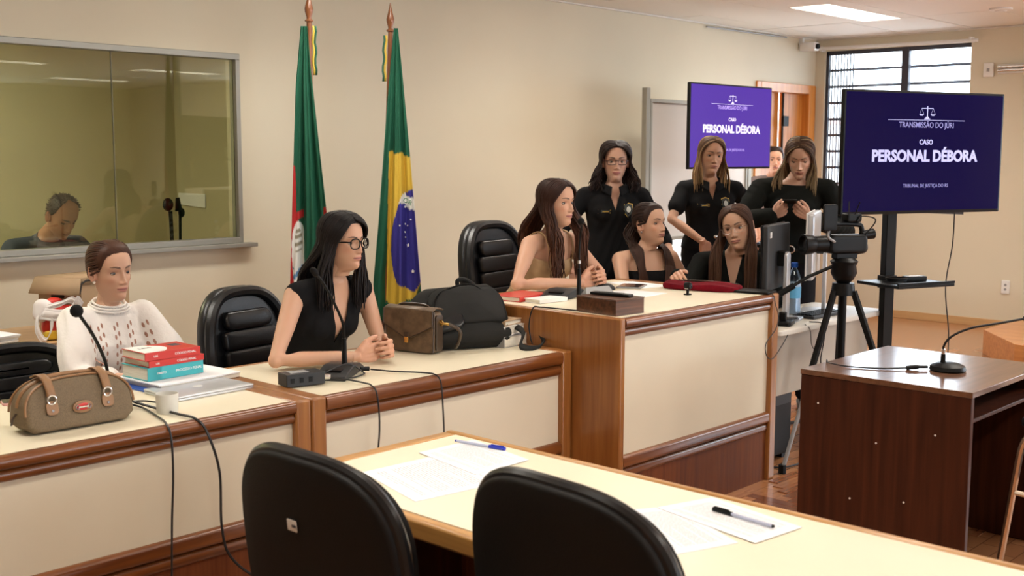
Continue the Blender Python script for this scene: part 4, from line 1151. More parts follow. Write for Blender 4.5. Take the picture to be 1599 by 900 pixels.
wc = thing('webcam', 'small black webcam standing on judge desk before the crimson pouch', 'webcam', (4.635, 3.18, ZH))
MB().rprism(rect(0.035, 0.03, 0.008), 0, 0.006, 0.002).build('foot', M_black, wc)
MB().tube([(0, 0, 0.006), (0, 0, 0.03)], 0.007, 8).build('stem', M_black, wc)
MB().lathe((0, 0.0, 0.045), [(0.012, 0.015), (0.018, 0.012), (0.018, -0.012), (0.014, -0.018)], 20, 'y').build('camera_head', M_black, wc)
MB().lathe((0, -0.0182, 0.045), [(0.009, 0), (0.008, -0.002)], 16, 'y').build('lens', M_glassdark, wc)
MB().box((-0.012, -0.01, 0.030), (0.012, 0.01, 0.036)).build('hinge_or_seam', M_chrome, wc)
pc = thing('zip_pouch', 'crimson fabric pouch on judge desk near its right end', 'pouch', (4.88, 3.26, ZH), radians(-75))
MB().rprism(superell(0.40, 0.19, 3.5, 36), 0.002, 0.030, 0.012, lambda u, v, h: (u, v, h + 0.005 * sin(u * 22) * (h > 0.01) + 0.003 * sin(v * 40) * (h > 0.01)), 4, 0.004, (0.9, 0.7, 0.45, 0.2)).build('body', M_velvet, pc)
MB().tube(spline([(-0.18, 0.04, 0.034), (-0.05, 0.055, 0.038), (0.1, 0.05, 0.036), (0.18, 0.035, 0.032)], 8), 0.003, 6).build('zipper', M_monodark, pc)
bt = thing('closed_laptop', 'thin black closed laptop at the right end of judge desk', 'laptop', (4.905, 3.10, ZH + 0.035), radians(-80))
MB().rprism(rect(0.32, 0.12, 0.01), 0, 0.012, 0.003).build('body', M_black, bt)
bt.location.z = ZH + 0.001; bt.location.x = 4.93; bt.location.y = 3.06

# wires at the right end of the judge desk
cable([(4.90, 3.05, ZH + 0.012), (4.93, 2.95, ZH + 0.008), (4.925, 2.885, ZH + 0.004), (4.93, 2.868, 0.88), (4.95, 2.862, 0.82), (4.925, 2.862, 0.76), (4.84, 2.862, 0.70), (4.85, 2.862, 0.64), (4.91, 2.862, 0.62), (5.0, 2.862, 0.68), (5.05, 2.865, 0.72)], 0.0026, 'thin black wire dangling over the right end of judge desk')
cable([(3.80, 3.18, ZH + 0.004), (3.73, 3.32, ZH + 0.012), (3.715, 3.36, ZH + 0.006), (3.712, 3.38, 0.86), (3.712, 3.37, 0.80), (3.712, 3.36, 0.775)], 0.0032, 'black cable curving over the wooden side of judge desk')

# --- monitors, bottle, keyboard on the computer desk
def monitor(label, loc, rz, w, h, zc, shell, thick=0.03, lbl=True, stand=M_silver):
    # local +y = back of the monitor
    t = thing('monitor', label, 'monitor', loc, rz)
    MB().rprism(rect(w, h, 0.012, 4, 0, zc), -thick / 2, thick / 2, 0.010, lambda u, v, hh: (u, hh, v), 3, 0.0, (0.8, 0.4)).build('back_shell', shell, t)
    MB().rprism(rect(w + 0.004, h + 0.004, 0.010, 4, 0, zc), -thick / 2 - 0.008, -thick / 2 + 0.001, 0.003, lambda u, v, hh: (u, hh, v)).build('bezel', M_black if shell is not M_silver else M_white, t)
    MB().rprism(rect(w - 0.02, h - 0.02, 0.004, 3, 0, zc), -thick / 2 - 0.009, -thick / 2 - 0.0078, 0.0004, lambda u, v, hh: (u, hh, v)).build('screen', M_glassdark, t)
    MB().box((-0.035, thick / 2, zc - 0.05), (0.035, thick / 2 + 0.04, zc + 0.03)).build('mount', M_black, t, bevel=0.004)
    MB().rprism(rect(0.07, zc + 0.02, 0.02, 4, 0, (zc + 0.02) / 2 + 0.005), thick / 2 + 0.035, thick / 2 + 0.055, 0.006, lambda u, v, hh: (u, hh, v)).build('stand', stand, t)
    MB().rprism(superell(0.24, 0.20, 4, 28, 0, 0.04), 0.0, 0.012, 0.004).build('foot', stand, t)
    if lbl:
        MB().box((w * 0.40 - 0.03, thick / 2, zc + h * 0.31), (w * 0.40, thick / 2 + 0.001, zc + h * 0.31 + 0.03)).build('sticker', M_label, t)
    return t
# their backs face the camera side (-Y world), screens face the wall
monitor('dark grey monitor seen from behind, beside the woman in black blazer', (5.37, 3.13, 0.74), radians(195), 0.44, 0.34, 0.335, M_darkgrey)
monitor('silver monitor seen nearly edge-on behind the video camera', (5.79, 3.14, 0.74), radians(204), 0.48, 0.36, 0.375, M_silver, 0.035, True, M_silver)
bo_ = thing('water_bottle', 'clear water bottle with blue cap and label between the monitors', 'bottle', (5.62, 3.16, 0.74))
MB().lathe((0, 0, 0), [(0.030, 0), (0.038, 0.006), (0.038, 0.06), (0.036, 0.10), (0.038, 0.14), (0.038, 0.19), (0.030, 0.225), (0.014, 0.25), (0.014, 0.262)], 28).build('body', M_bottle, bo_)
MB().lathe((0, 0, 0), [(0.0375, 0.005), (0.0365, 0.008), (0.0365, 0.17), (0.036, 0.175)], 28).build('water', mat('clear_water', (0.72, 0.80, 0.88), 0.1), bo_)
MB().lathe((0, 0, 0), [(0.0387, 0.09), (0.039, 0.092), (0.039, 0.150), (0.0387, 0.152)], 28).build('bottle_label', mat('pale_blue_label', (0.12, 0.42, 0.68), 0.5), bo_)
MB().lathe((0, 0, 0.262), [(0.018, -0.006), (0.019, 0.0), (0.019, 0.018), (0.016, 0.022)], 20).build('cap', mat('blue_cap', (0.02, 0.12, 0.55), 0.4), bo_)
kb = thing('keyboard', 'dark keyboard lying on the computer desk before the bottle', 'keyboard', (5.66, 3.03, 0.74), radians(0))
MB().rprism(rect(0.34, 0.13, 0.008), 0, 0.016, 0.004).build('body', M_darkgrey, kb)
km = None
for r_ in range(4):
    for c_ in range(14):
        mb = MB().box((-0.0085, -0.0085, 0), (0.0085, 0.0085, 0.006))
        if km is None:
            km = mb.build('key', M_black, kb); km.location = (-0.143 + c_ * 0.022, -0.036 + r_ * 0.024, 0.016)
        else:
            o = km.copy(); C.objects.link(o); o.location = (-0.143 + c_ * 0.022, -0.036 + r_ * 0.024, 0.016)
pa = thing('power_adapter', 'black power adapter amid tangled wires on the computer desk', 'adapter', (5.22, 2.99, 0.74), radians(20))
MB().rprism(rect(0.15, 0.10, 0.02), 0, 0.022, 0.006).build('base', M_black, pa)
MB().box((-0.02, -0.015, 0.022), (0.02, 0.02, 0.065)).build('plug', M_black, pa, bevel=0.004)
R_ = random.Random(12)
for q in range(5):
    a0 = R_.uniform(0, 6)
    cable([(5.22 + 0.03 * cos(a0), 2.99 + 0.02 * sin(a0), 0.766), (5.30 + R_.uniform(-0.05, 0.08), 2.98 + R_.uniform(-0.03, 0.05), 0.746 + q * 0.004), (5.36 + R_.uniform(-0.04, 0.05), 3.02, 0.75 + q * 0.003), (5.25 + R_.uniform(-0.05, 0.05), 3.05, 0.748 + q * 0.004), (5.16, 3.03 + R_.uniform(-0.02, 0.04), 0.746), (5.20, 2.93, 0.747)], 0.0028,
          ['thin wire lying lowest in the tangle around the power adapter', 'thin wire looping in the tangle behind the power adapter', 'thin wire curling in the tangle right of the power adapter', 'thin wire crossing over the tangle on the computer desk', 'thin wire topmost in the tangle on the computer desk'][q])
cable([(5.38, 2.93, 0.745), (5.42, 2.872, 0.735), (5.43, 2.868, 0.66), (5.40, 2.868, 0.56), (5.41, 2.868, 0.48), (5.36, 2.868, 0.44), (5.27, 2.868, 0.43), (5.25, 2.868, 0.39), (5.33, 2.868, 0.38), (5.40, 2.868, 0.42)], 0.003, 'black wire looping down the computer desk front panel')
cable([(5.28, 2.90, 0.745), (5.28, 2.870, 0.72), (5.30, 2.868, 0.64), (5.36, 2.868, 0.60), (5.42, 2.868, 0.66), (5.44, 2.868, 0.72)], 0.0022, 'fine wire swag hanging from the computer desk edge')
# computer tower below the desk
pct = thing('computer_tower', 'black computer tower on the floor under the computer desk', 'computer', (5.32, 3.24, 0))
MB().box((-0.10, -0.20, 0.03), (0.10, 0.20, 0.40)).build('case', M_black, pct, bevel=0.006)
for xx in (-0.07, 0.07): MB().box((xx - 0.02, -0.18, 0), (xx + 0.02, 0.18, 0.03)).build('foot', M_black, pct)
MB().box((-0.09, -0.203, 0.30), (0.09, -0.2, 0.38)).build('drive_bay', M_darkgrey, pct)
MB().box((5.00, 3.42, 0.0), (5.16, 3.50, 0.11)).build('power_strip', M_label, label='white power box on the floor behind the tripod foot', cat='power strip', bevel=0.005)
cable([(5.22, 3.10, 0.03), (5.15, 3.0, 0.008), (5.20, 2.93, 0.008), (5.35, 2.92, 0.008), (5.5, 2.96, 0.008)], 0.005, 'black cable on the floor beneath the computer desk')

# --- tripod and camcorder
tr = thing('tripod', 'black video tripod standing between computer desk and witness table', 'tripod', (5.40, 2.757, 0))
TZ = 0.92
for az, r_ in ((156, 0.34), (277, 0.40), (32, 0.26)):
    a = radians(az)
    d = Vector((cos(a), sin(a), 0))
    top = Vector((5.40, 2.757, TZ)) + d * 0.055
    foot = Vector((5.40, 2.757, 0.012)) + d * r_
    mid = top.lerp(foot, 0.50)
    side = Vector((-d.y, d.x, 0)) * 0.014
    lg = MB().tube([top, mid], 0.018, 8).build('leg', M_black, tr, world=True)
    MB().tube([mid, foot], 0.011, 8).build('lower_leg', M_greyplastic if az == 156 else M_black, lg, world=True)
    MB().tube([mid + d * 0.001, mid.lerp(foot, 0.10)], 0.0215, 8).build('leg_lock', M_black, lg, world=True)
    MB().tube([foot - Vector((0, 0, 0.01)), foot + Vector((0, 0, 0.035))], 0.02, 8).build('rubber_foot', M_black, lg, world=True)
MB().cyl((5.40, 2.757, 0.50), (5.40, 2.757, TZ), 0.020, 0.020).build('center_column', M_black, tr, world=True)
MB().cyl((5.40, 2.757, TZ - 0.02), (5.40, 2.757, TZ + 0.04), 0.062, 0.055, 20).build('shoulder', M_black, tr, world=True)
MB().lathe((5.40, 2.757, TZ + 0.04), [(0.03, 0), (0.05, 0.02), (0.065, 0.05), (0.06, 0.09), (0.07, 0.11), (0.05, 0.13)], 24).build('fluid_head', M_black, tr, world=True)
MB().tube([(5.37, 2.80, 1.045), (5.28, 2.89, 0.99), (5.18, 2.99, 0.905)], [0.009, 0.009, 0.009], 8).build('pan_handle', M_black, tr, world=True)
MB().tube([(5.23, 2.94, 0.945), (5.165, 3.005, 0.89)], 0.016, 8).build('handle_grip', M_blackmatte, tr, world=True)

vcam = thing('video_camera', 'black camcorder with top handle and hooded screen on the tripod', 'camera', (5.40, 2.757, TZ + 0.165), radians(150))
vcam.scale = (0.86, 0.86, 0.88)
# local +x = lens direction (towards the judge); side seen by the photographer
vb = MB().rprism(rect(0.26, 0.11, 0.03, 5, 0.0, 0.085), -0.05, 0.05, 0.022, lambda u, v, h: (u, h, v)).build('body', M_black, vcam)
MB().lathe((0.13, 0, 0.085), [(0.048, 0), (0.05, 0.02), (0.046, 0.08), (0.054, 0.09), (0.060, 0.15), (0.050, 0.15), (0.045, 0.11)], 28, 'x').build('lens_barrel', M_black, vcam)
MB().lathe((0.255, 0, 0.085), [(0.044, 0), (0.02, 0.004)], 24, 'x').build('lens_glass', M_glassdark, vcam)
MB().tube(spline([(0.11, 0, 0.13), (0.11, 0, 0.185), (0.07, 0, 0.20), (-0.08, 0, 0.195), (-0.11, 0, 0.17), (-0.11, 0, 0.13)], 6), 0.015, 10).build('top_handle', M_black, vcam)
MB().rprism(rect(0.10, 0.05, 0.012, 4, -0.04, 0.235), -0.035, 0.035, 0.01, lambda u, v, h: (u, h, v)).build('wireless_receiver', M_black, vcam)
for s in (-1, 1): MB().tube([(-0.04, s * 0.03, 0.25), (-0.055, s * 0.055, 0.325)], 0.0035, 6).build('antenna', M_black, vcam)
MB().cyl((-0.11, 0, 0.13), (-0.19, 0, 0.14), 0.026, 0.030, 18).build('viewfinder', M_black, vcam)
MB().tube(spline([(-0.10, -0.05, 0.10), (-0.17, -0.06, 0.10), (-0.18, -0.055, 0.04), (-0.12, -0.05, 0.025)], 6), 0.010, 8).build('hand_strap', M_black, vcam)
MB().rprism(rect(0.15, 0.10, 0.015, 4), 0, 0.014, 0.004, lambda u, v, h: (0.15 + v * 0.9, 0.065 + h + 0.25 * (v + 0.05) * 0.0, 0.24 + u)).build('hooded_screen', M_black, vcam)
MB().tube(spline([(0.10, 0.05, 0.10), (0.15, 0.06, 0.13), (0.15, 0.065, 0.18)], 5), 0.008, 8).build('screen_arm', M_greyplastic, vcam)
MB().tube(spline([(-0.10, 0.03, 0.12), (-0.17, 0.05, 0.22), (-0.08, 0.045, 0.245), (-0.05, 0.04, 0.215)], 8), 0.004, 6).build('cable_loop', M_black, vcam)
MB().box((-0.07, -0.03, 0.0), (0.07, 0.03, 0.032)).build('mount_plate', M_black, vcam, bevel=0.004)

# --- TVs
def television(label, corner, az, w, h, scr, big, small, dim, pole=True, shelf=True, poleoff=0.0):
    """corner: left end (seen from the front) at mid height; az: direction of the width"""
    cxy = Vector((corner[0] + cos(radians(az)) * w / 2, corner[1] + sin(radians(az)) * w / 2))
    t = thing('television', label, 'television', (cxy[0], cxy[1], corner[2]), radians(az))
    # local x to the right of the viewer, -y = front
    MB().rprism(rect(w, h, 0.006, 2), -0.010, 0.018, 0.004, lambda u, v, q: (u, q, v)).build('bezel', M_black, t)
    MB().rprism(rect(w * 0.86, h * 0.6, 0.03, 4, 0, -0.05), 0.018, 0.055, 0.015, lambda u, v, q: (u, q, v)).build('back_housing', M_blackmatte, t)
    MB().box((-w / 2 + 0.012, -0.0115, -h / 2 + 0.016), (w / 2 - 0.012, -0.0098, h / 2 - 0.012)).build('screen', scr, t)
    yt = -0.0125
    text('PERSONAL DÉBORA', 0.082, big, t, frame_mtx((0, yt, -0.02), (1, 0, 0), (0, 0, 1)), bold=0.0035, xs=1.0)
    text('CASO', 0.036, big, t, frame_mtx((0, yt, 0.055), (1, 0, 0), (0, 0, 1)), bold=0.001)
    text('TRANSMISSÃO DO JÚRI', 0.040, dim, t, frame_mtx((0, yt, 0.145), (1, 0, 0), (0, 0, 1)), bold=0.0002, xs=0.92)
    text('TRIBUNAL DE JUSTIÇA DO RS', 0.026, dim, t, frame_mtx((0.01, yt, -0.175), (1, 0, 0), (0, 0, 1)), xs=0.92)
    MB().box((-0.27, yt - 0.0005, 0.170), (0.27, yt, 0.1725)).build('underline', big, t)
    # scales of justice emblem
    mb = MB()
    mb.box((-0.003, yt - 0.0005, 0.18), (0.003, yt, 0.245)); mb.box((-0.04, yt - 0.0005, 0.232), (0.04, yt, 0.236)); mb.box((-0.020, yt - 0.0005, 0.175), (0.020, yt, 0.181)); mb.box((-0.011, yt - 0.0005, 0.181), (0.011, yt, 0.189))
    for s in (-1, 1):
        mb.add([(s * 0.040 - 0.017, yt, 0.203), (s * 0.040 + 0.017, yt, 0.203), (s * 0.040 + 0.009, yt, 0.195), (s * 0.040 - 0.009, yt, 0.195)], [(3, 2, 1, 0)])
        for e in (-1, 1): mb.add([(s * 0.040, yt, 0.233), (s * 0.040 + e * 0.015, yt, 0.203), (s * 0.040 + e * 0.015 + 0.0015, yt, 0.203), (s * 0.040 + 0.0015, yt, 0.233)], [(0, 1, 2, 3)])
    mb.build('scales_emblem', big, t)
    return t, cxy
tvr, c_r = television('large television with dark indigo screen on a black pole stand', (5.50, 2.845, 1.620), -21.8, 1.12, 0.645, M_scr_r, M_txt_r, M_txt_r, M_txt_dim)
tvl, c_l = television('television with bright violet screen before the whiteboard', (7.15, 4.93, 1.820), -3.0, 1.06, 0.640, M_scr_l, M_txt_l, M_txt_l, M_txt_diml)
def tv_stand(label, c, az, top, shelfz, off, base=True):
    t = thing('television_stand', label, 'stand', (c[0] + off * sin(radians(-az)), c[1] + off * cos(radians(az)), 0), radians(az))
    MB().box((-0.035, -0.022, 0.03), (0.035, 0.022, top)).build('pole', M_black, t, bevel=0.004)
    MB().box((-0.25, -off + 0.060, top - 0.12), (0.25, -off + 0.078, top - 0.08)).build('mount_arm', M_black, t)
    MB().box((-0.04, -off + 0.078, top - 0.16), (0.04, -0.02, top - 0.04)).build('bracket', M_black, t)
    MB().box((-0.26, -0.04, 0.02), (0.26, 0.04, 0.05)).build('base_bar', M_black, t, bevel=0.004)
    for s in (-1, 1):
        MB().box((s * 0.25 - 0.03, -0.22, 0.03), (s * 0.25 + 0.03, 0.22, 0.06)).build('foot', M_black, t, bevel=0.004)
        for e in (-1, 1): MB().lathe((s * 0.25, e * 0.20, 0.02), [(0.02, -0.012), (0.02, 0.012)], 12, 'x').build('caster', M_greyplastic, t)
    if shelfz:
        MB().box((-0.20, -0.30, shelfz), (0.20, 0.02, shelfz + 0.018)).build('shelf', M_black, t, bevel=0.004)
        MB().box((-0.20, -0.30, shelfz + 0.018), (0.20, -0.29, shelfz + 0.03)).build('shelf_lip', M_black, t)
        MB().box((-0.045, -0.03, shelfz - 0.03), (0.045, 0.03, shelfz + 0.04)).build('clamp', M_black, t, bevel=0.004)
    return t
tv_stand('black pole stand with small shelf beneath the indigo television', c_r, -21.8, 1.70, 0.90, 0.235)
tv_stand('black pole stand hidden behind guards, carrying the violet television', c_l, -3.0, 1.90, None, 0.20)
ad = thing('laptop_charger', 'black laptop charger with coiled cord on the television shelf', 'charger', (6.11, 2.70, 0.919), radians(-30))
MB().rprism(rect(0.13, 0.055, 0.008), 0, 0.028, 0.005).build('brick', M_black, ad)
MB().box((-0.04, -0.015, 0.028), (0.04, 0.015, 0.0285)).build('rating_label', M_label, ad)
for q in range(3):
    MB().tube([(-0.11 + 0.055 * cos(2 * pi * k / 20) * (1 + 0.1 * q), 0.0 + 0.04 * sin(2 * pi * k / 20), 0.006 + 0.007 * q) for k in range(21)], 0.004, 6, False).build('cord_coil', M_black, ad)
cable([(6.42, 2.62, 1.30), (6.46, 2.64, 1.10), (6.44, 2.66, 0.86), (6.47, 2.64, 0.55), (6.44, 2.66, 0.30), (6.3, 2.75, 0.08), (6.2, 2.85, 0.07)], 0.0035, 'thin dark cord hanging below the indigo television')
cable([(5.9, 3.5, 0.008), (6.3, 3.35, 0.008), (6.6, 3.3, 0.06), (7.0, 3.2, 0.05), (7.5, 3.35, 0.008), (8.2, 3.45, 0.008)], 0.012, 'thick black cable on the floor near the television stand')

# --- whiteboard on a wheeled stand
wbd = thing('whiteboard', 'grey-white whiteboard on a metal stand behind the standing guards', 'whiteboard', (8.28, 5.6, 0))
MB().box((7.60, 5.60, 0.925), (9.02, 5.615, 2.03)).build('board', M_whiteboard, wbd, world=True)
for (a, b) in (((7.575, 5.585, 0.90), (9.045, 5.625, 0.93)), ((7.575, 5.585, 2.025), (9.045, 5.625, 2.055)), ((7.575, 5.585, 0.93), (7.60, 5.625, 2.025)), ((9.02, 5.585, 0.93), (9.045, 5.625, 2.025))):
    MB().box(a, b).build('frame', M_alu, wbd, world=True, bevel=0.003)
for xx in (7.535, 9.075):
    MB().box((xx - 0.025, 5.58, 0.05), (xx + 0.025, 5.63, 2.14)).build('post', M_alu, wbd, world=True, bevel=0.004)
    MB().box((xx - 0.025, 5.30, 0.05), (xx + 0.025, 5.86, 0.09)).build('foot', M_alu, wbd, world=True, bevel=0.004)
    for yy_ in (5.33, 5.83): MB().lathe((xx, yy_, 0.025), [(0.025, -0.012), (0.025, 0.012)], 14, 'x').build('caster', M_black, wbd, world=True)

# --- flags
M_flag = attr_mat('flag_cloth', 0.75, 0.3, fine=(300, 0.3))
M_pole = wood('varnished_flagpole', (0.12, 0.035, 0.012), (0.26, 0.09, 0.03), 'z', 0.3, 0.4)
GRN = (0.008, 0.085, 0.045); YEL = (0.62, 0.42, 0.05); BLU = (0.035, 0.03, 0.24); WHT = (0.72, 0.72, 0.68); RED = (0.42, 0.02, 0.02)
def flag(label, px, py, ztip, lean, z0, z1, left, right, color, ribbon_side, stars=None, words=None):
    """left/right: lists of (z, offset along the view-plane direction u) ; u runs parallel to the picture horizontally in world XY"""
    t = thing('flag', label, 'flag', (px, py, 0))
    U = Vector((0.6846, -0.7289, 0)); N = Vector((-0.7289, -0.6846, 0))     # N roughly towards the camera
    lx, ly = lean
    def ctr(z): return Vector((px + lx * (z - ztip), py + ly * (z - ztip), z))
    MB().tube([ctr(0.05), ctr(ztip - 0.17)], [0.0165, 0.0150], 14).build('pole', M_pole, t, world=True)
    mb = MB()
    c = ctr(ztip - 0.17)
    mb.lathe((c.x, c.y, c.z), [(0.015, 0), (0.024, 0.005), (0.024, 0.012), (0.014, 0.018), (0.014, 0.03), (0.022, 0.055), (0.024, 0.075), (0.014, 0.115), (0.002, 0.17)], 20)
    mb.build('finial', M_pole, t, world=True)
    c0 = ctr(0.0)
    MB().lathe((c0.x, c0.y, 0), [(0.16, 0), (0.17, 0.015), (0.10, 0.05), (0.03, 0.07), (0.025, 0.12)], 28).build('base', M_pole, t, world=True)
    nu, nv = 90, 150
    zl = [p[0] for p in left]; ul = [p[1] for p in left]; zr = [p[0] for p in right]; ur = [p[1] for p in right]
    cols = []
    def interp(z, zs, us):
        return float(np.interp(-z, [-a for a in zs], us))
    def fn(a, b):
        z = z1 + (z0 - z1) * b
        l = interp(z, zl, ul); r = interp(z, zr, ur)
        u = l + (r - l) * a
        w_ = (r - l)
        dep = 0.035 + min(0.05, w_ * 0.35) * (sin(a * 13 + 1.2 * sin(b * 3)) * 0.6 + 0.3 * sin(a * 29 + b * 4)) * (0.25 + 0.75 * b)
        zz = z - (0.02 * sin(a * 6.0) + 0.015 * sin(a * 17)) * b
        cols.append(color(u, z, a))
        return tuple(ctr(z) * 1.0 + U * u + N * dep + Vector((0, 0, zz - z)))
    mb = MB(); mb.sheet(fn, nu, nv)
    mb.build('cloth', M_flag, t, world=True, solid=0.003, cols=cols)
    # back fold of the cloth wrapped round behind the pole
    def fn2(a, b):
        z = z1 + (z0 - z1) * b
        l = interp(z, zl, ul); r = interp(z, zr, ur)
        u = l + 0.01 + (r - l - 0.02) * a
        return tuple(ctr(z) + U * u - N * (0.03 + 0.02 * sin(a * 11 + 2 * b) * b))
    mb = MB(); mb.sheet(fn2, 30, 60)
    mb.build('cloth_back_fold', mat('flag_green_cloth', GRN, 0.8), t, world=True, solid=0.003)
    for k, (cc_, s) in enumerate(((YEL, 0.0), (GRN, 0.012))):
        sp = [ctr(ztip - 0.19 - 0.03 * q) + U * (ribbon_side * (0.024 + s) + 0.004 * sin(q * 1.7)) + N * 0.012 for q in range(10)]
        MB().sheet(lambda a, b: tuple(sp[min(int(b * 9 + .5), 9)] + U * ((a - 0.5) * 0.012)), 2, 9).build('ribbon', mat('ribbon_' + ('yellow', 'green')[k], cc_, 0.6), t, world=True, solid=0.002)
    if stars:
        for (u, z, r_) in stars:
            a_ = (u - interp(z, zl, ul)) / (interp(z, zr, ur) - interp(z, zl, ul))
            b_ = (z1 - z) / (z1 - z0)
            n0 = len(cols); p = Vector(fn(a_, b_)); del cols[n0:]
            pts = []
            for q in range(10):
                an = pi / 2 + q * pi / 5; rr = r_ if q % 2 == 0 else r_ * 0.42
                pts.append(p + N * 0.006 + U * (rr * cos(an)) + Vector((0, 0, rr * sin(an))))
            mb = MB(); mb.add([tuple(q) for q in pts] + [tuple(p + N * 0.008)], [(q, (q + 1) % 10, 10) for q in range(10)]); mb.build('star', M_label, t, world=True)
    if words:
        u, z, sz, s_ = words
        p = ctr(z) + U * u + N * 0.078
        text(s_, sz, mat('flag_green_letters', (0.01, 0.16, 0.06), 0.7), t, frame_mtx(p, (U.x, U.y, -0.55), (U.x * 0.55, U.y * 0.55, 1)), world=True)
    return t
# px metres per photo pixel at the Brazil flag about 0.0041
def brazil(u, z, a):
    px = 611 + u / 0.00395; py = 5 + (2.493 - z) / 0.00385
    e = ((px - 652) / 31.0) ** 2 + ((py - 372) / 80.0) ** 2
    if e < 1 and px > 614:
        if 300 + (px - 640) * 0.5 < py < 318 + (px - 640) * 0.5: return WHT
        return BLU
    if px > 614 and py > 229 + (px - 614) * 0.42:
        lim = 462 + 12 * sin((px - 614) / 42 * pi)
        if px > 655: lim = 470 - (px - 655) * 2.2
        if py < lim: return YEL
    return GRN
P_ = 0.00395
def oz(py): return 2.493 - (py - 5) * 0.00385
def ou_(px): return (px - 611) * P_
flag('green and yellow national flag with blue star disc on a wooden pole', 4.594, 5.30, 2.493, (0.045, 0.0), 0.62, oz(44),
     [(oz(44), ou_(617)), (oz(120), ou_(612)), (oz(230), ou_(607)), (oz(340), ou_(602)), (oz(430), ou_(596)), (oz(500), ou_(595))],
     [(oz(44), ou_(623)), (oz(120), ou_(632)), (oz(240), ou_(646)), (oz(330), ou_(656)), (oz(440), ou_(668)), (oz(500), ou_(672))],
     brazil, -1, [(ou_(640), oz(322), 0.010), (ou_(634), oz(348), 0.008), (ou_(641), oz(349), 0.008), (ou_(645), oz(349), 0.007), (ou_(641), oz(362), 0.008), (ou_(642), oz(370), 0.007), (ou_(647), oz(380), 0.014), (ou_(655), oz(419), 0.014), (ou_(650), oz(338), 0.007)], (ou_(645), oz(309), 0.040, 'OR'))
def state(u, z, a):
    px = 482 + u / P_; py = 0 + (2.452 - z) / 0.00385
    if px > 500 and py > 300: return RED
    if px < 461 and 238 < py < 305: return RED
    if py >= 300 and px < 470:
        if py < 312 + (468 - px) * 0.3: return RED
        e = ((px - 463) / 9) ** 2 + ((py - 365) / 50.0) ** 2
        if e < 1:
            if ((px - 463) / 4.5) ** 2 + ((py - 345) / 20.0) ** 2 < 1 and int(py / 5) % 2: return (0.25, 0.22, 0.15)
            if py > 380 and (px + py) % 16 < 8: return (0.10, 0.22, 0.40)
            return WHT
        if px < 463: return RED
    return GRN
def oz2(py): return 2.452 - (py - 0) * 0.00385
def ou2(px): return (px - 482) * P_
flag('green state flag with red and white crest edge, left of the other flag', 3.991, 5.30, 2.50, (0.0, 0.0), 0.70, oz2(38),
     [(oz2(38), ou2(472)), (oz2(120), ou2(464)), (oz2(240), ou2(459)), (oz2(330), ou2(455)), (oz2(420), ou2(450)), (oz2(480), ou2(449))],
     [(oz2(38), ou2(481)), (oz2(100), ou2(485)), (oz2(220), ou2(496)), (oz2(325), ou2(506)), (oz2(420), ou2(511)), (oz2(480), ou2(513))],
     state, 1)

# --- papers and pens on the jury table
sheet_obj('paper_sheet', 'printed white sheet on jury table nearest its left end', 'paper', [(1.93, 2.36), (1.85, 2.06), (2.14, 2.02), (2.24, 2.34)], ZW, lines=26)
sheet_obj('paper_sheet', 'printed white sheet under the blue-capped pen on jury table', 'paper', [(2.17, 2.40), (2.12, 2.12), (2.33, 2.12), (2.385, 2.395)], ZW + 0.0015, lines=24)
sheet_obj('paper_sheet', 'white sheet half hidden behind the nearer chair on jury table', 'paper', [(2.13, 1.66), (1.97, 1.38), (2.14, 1.32), (2.26, 1.58)], ZW, lines=26)
sheet_obj('paper_sheet', 'white sheet under the black pen on jury table', 'paper', [(2.22, 1.60), (2.16, 1.29), (2.33, 1.27), (2.385, 1.55)], ZW + 0.0015, lines=24)
def pen(label, a, b, cap, m1):
    t = thing('pen', label, 'pen', ((a[0] + b[0]) / 2, (a[1] + b[1]) / 2, ZW + 0.003))
    A = Vector((a[0], a[1], ZW + 0.008)); B = Vector((b[0], b[1], ZW + 0.008))
    MB().tube([A, A.lerp(B, 0.72)], 0.004, 8).build('barrel', m1, t, world=True)
    MB().tube([A.lerp(B, 0.68), B], [0.0055, 0.0055], 10).build('cap', cap, t, world=True)
    MB().tube([A.lerp(B, -0.03), A], [0.003, 0.0042], 8).build('end_plug', cap, t, world=True)
    MB().tube([A.lerp(B, 0.72) + Vector((0, 0, 0.0065)), A.lerp(B, 0.98) + Vector((0, 0, 0.0065))], 0.0014, 6).build('clip', cap, t, world=True)
pen('clear pen with blue cap lying on the printed sheet', (2.325, 2.405), (2.355, 2.235), M_pensblue, M_penclear)
pen('black-capped pen lying across the sheet on jury table', (2.275, 1.315), (2.292, 1.485), M_black, M_penclear)

# --- behind the glass: intercom handset and a taped paper
hs = thing('intercom_handset', 'black intercom handsets standing behind the partition glass', 'intercom', (3.63, 6.20, 0.84))
MB().tube(spline([(0, 0, 0.0), (0, 0, 0.2), (-0.005, 0, 0.42)], 4), 0.012, 8).build('stem', M_black, hs)
MB().ball((-0.02, 0, 0.46), (0.032, 0.03, 0.04), 14, 10).build('earpiece', M_black, hs)
MB().tube(spline([(0.055, 0, 0.0), (0.055, 0, 0.25), (0.06, 0, 0.44)], 4), 0.009, 8).build('stem', M_black, hs)
MB().tube([(0.045, 0, 0.50), (0.05, 0, 0.42)], [0.012, 0.022], 10).build('mouthpiece', M_black, hs)
MB().ball((0.068, 0, 0.41), (0.02, 0.02, 0.03), 12, 8).build('mouthpiece', M_black, hs)
MB().box((-0.05, -0.04, 0), (0.10, 0.05, 0.02)).build('base', M_black, hs)
hs_paper = MB(); hs_paper.sheet(lambda a, b: (4.494 - 0.01 * sin(a * 3) * b, 7.57 - 0.36 * a, 1.318 - 0.085 * b - 0.012 * a * b), 6, 3)
hs_paper.build('notice_sheet', M_paper, label='blank white paper taped to the control room wall behind the glass', cat='notice')

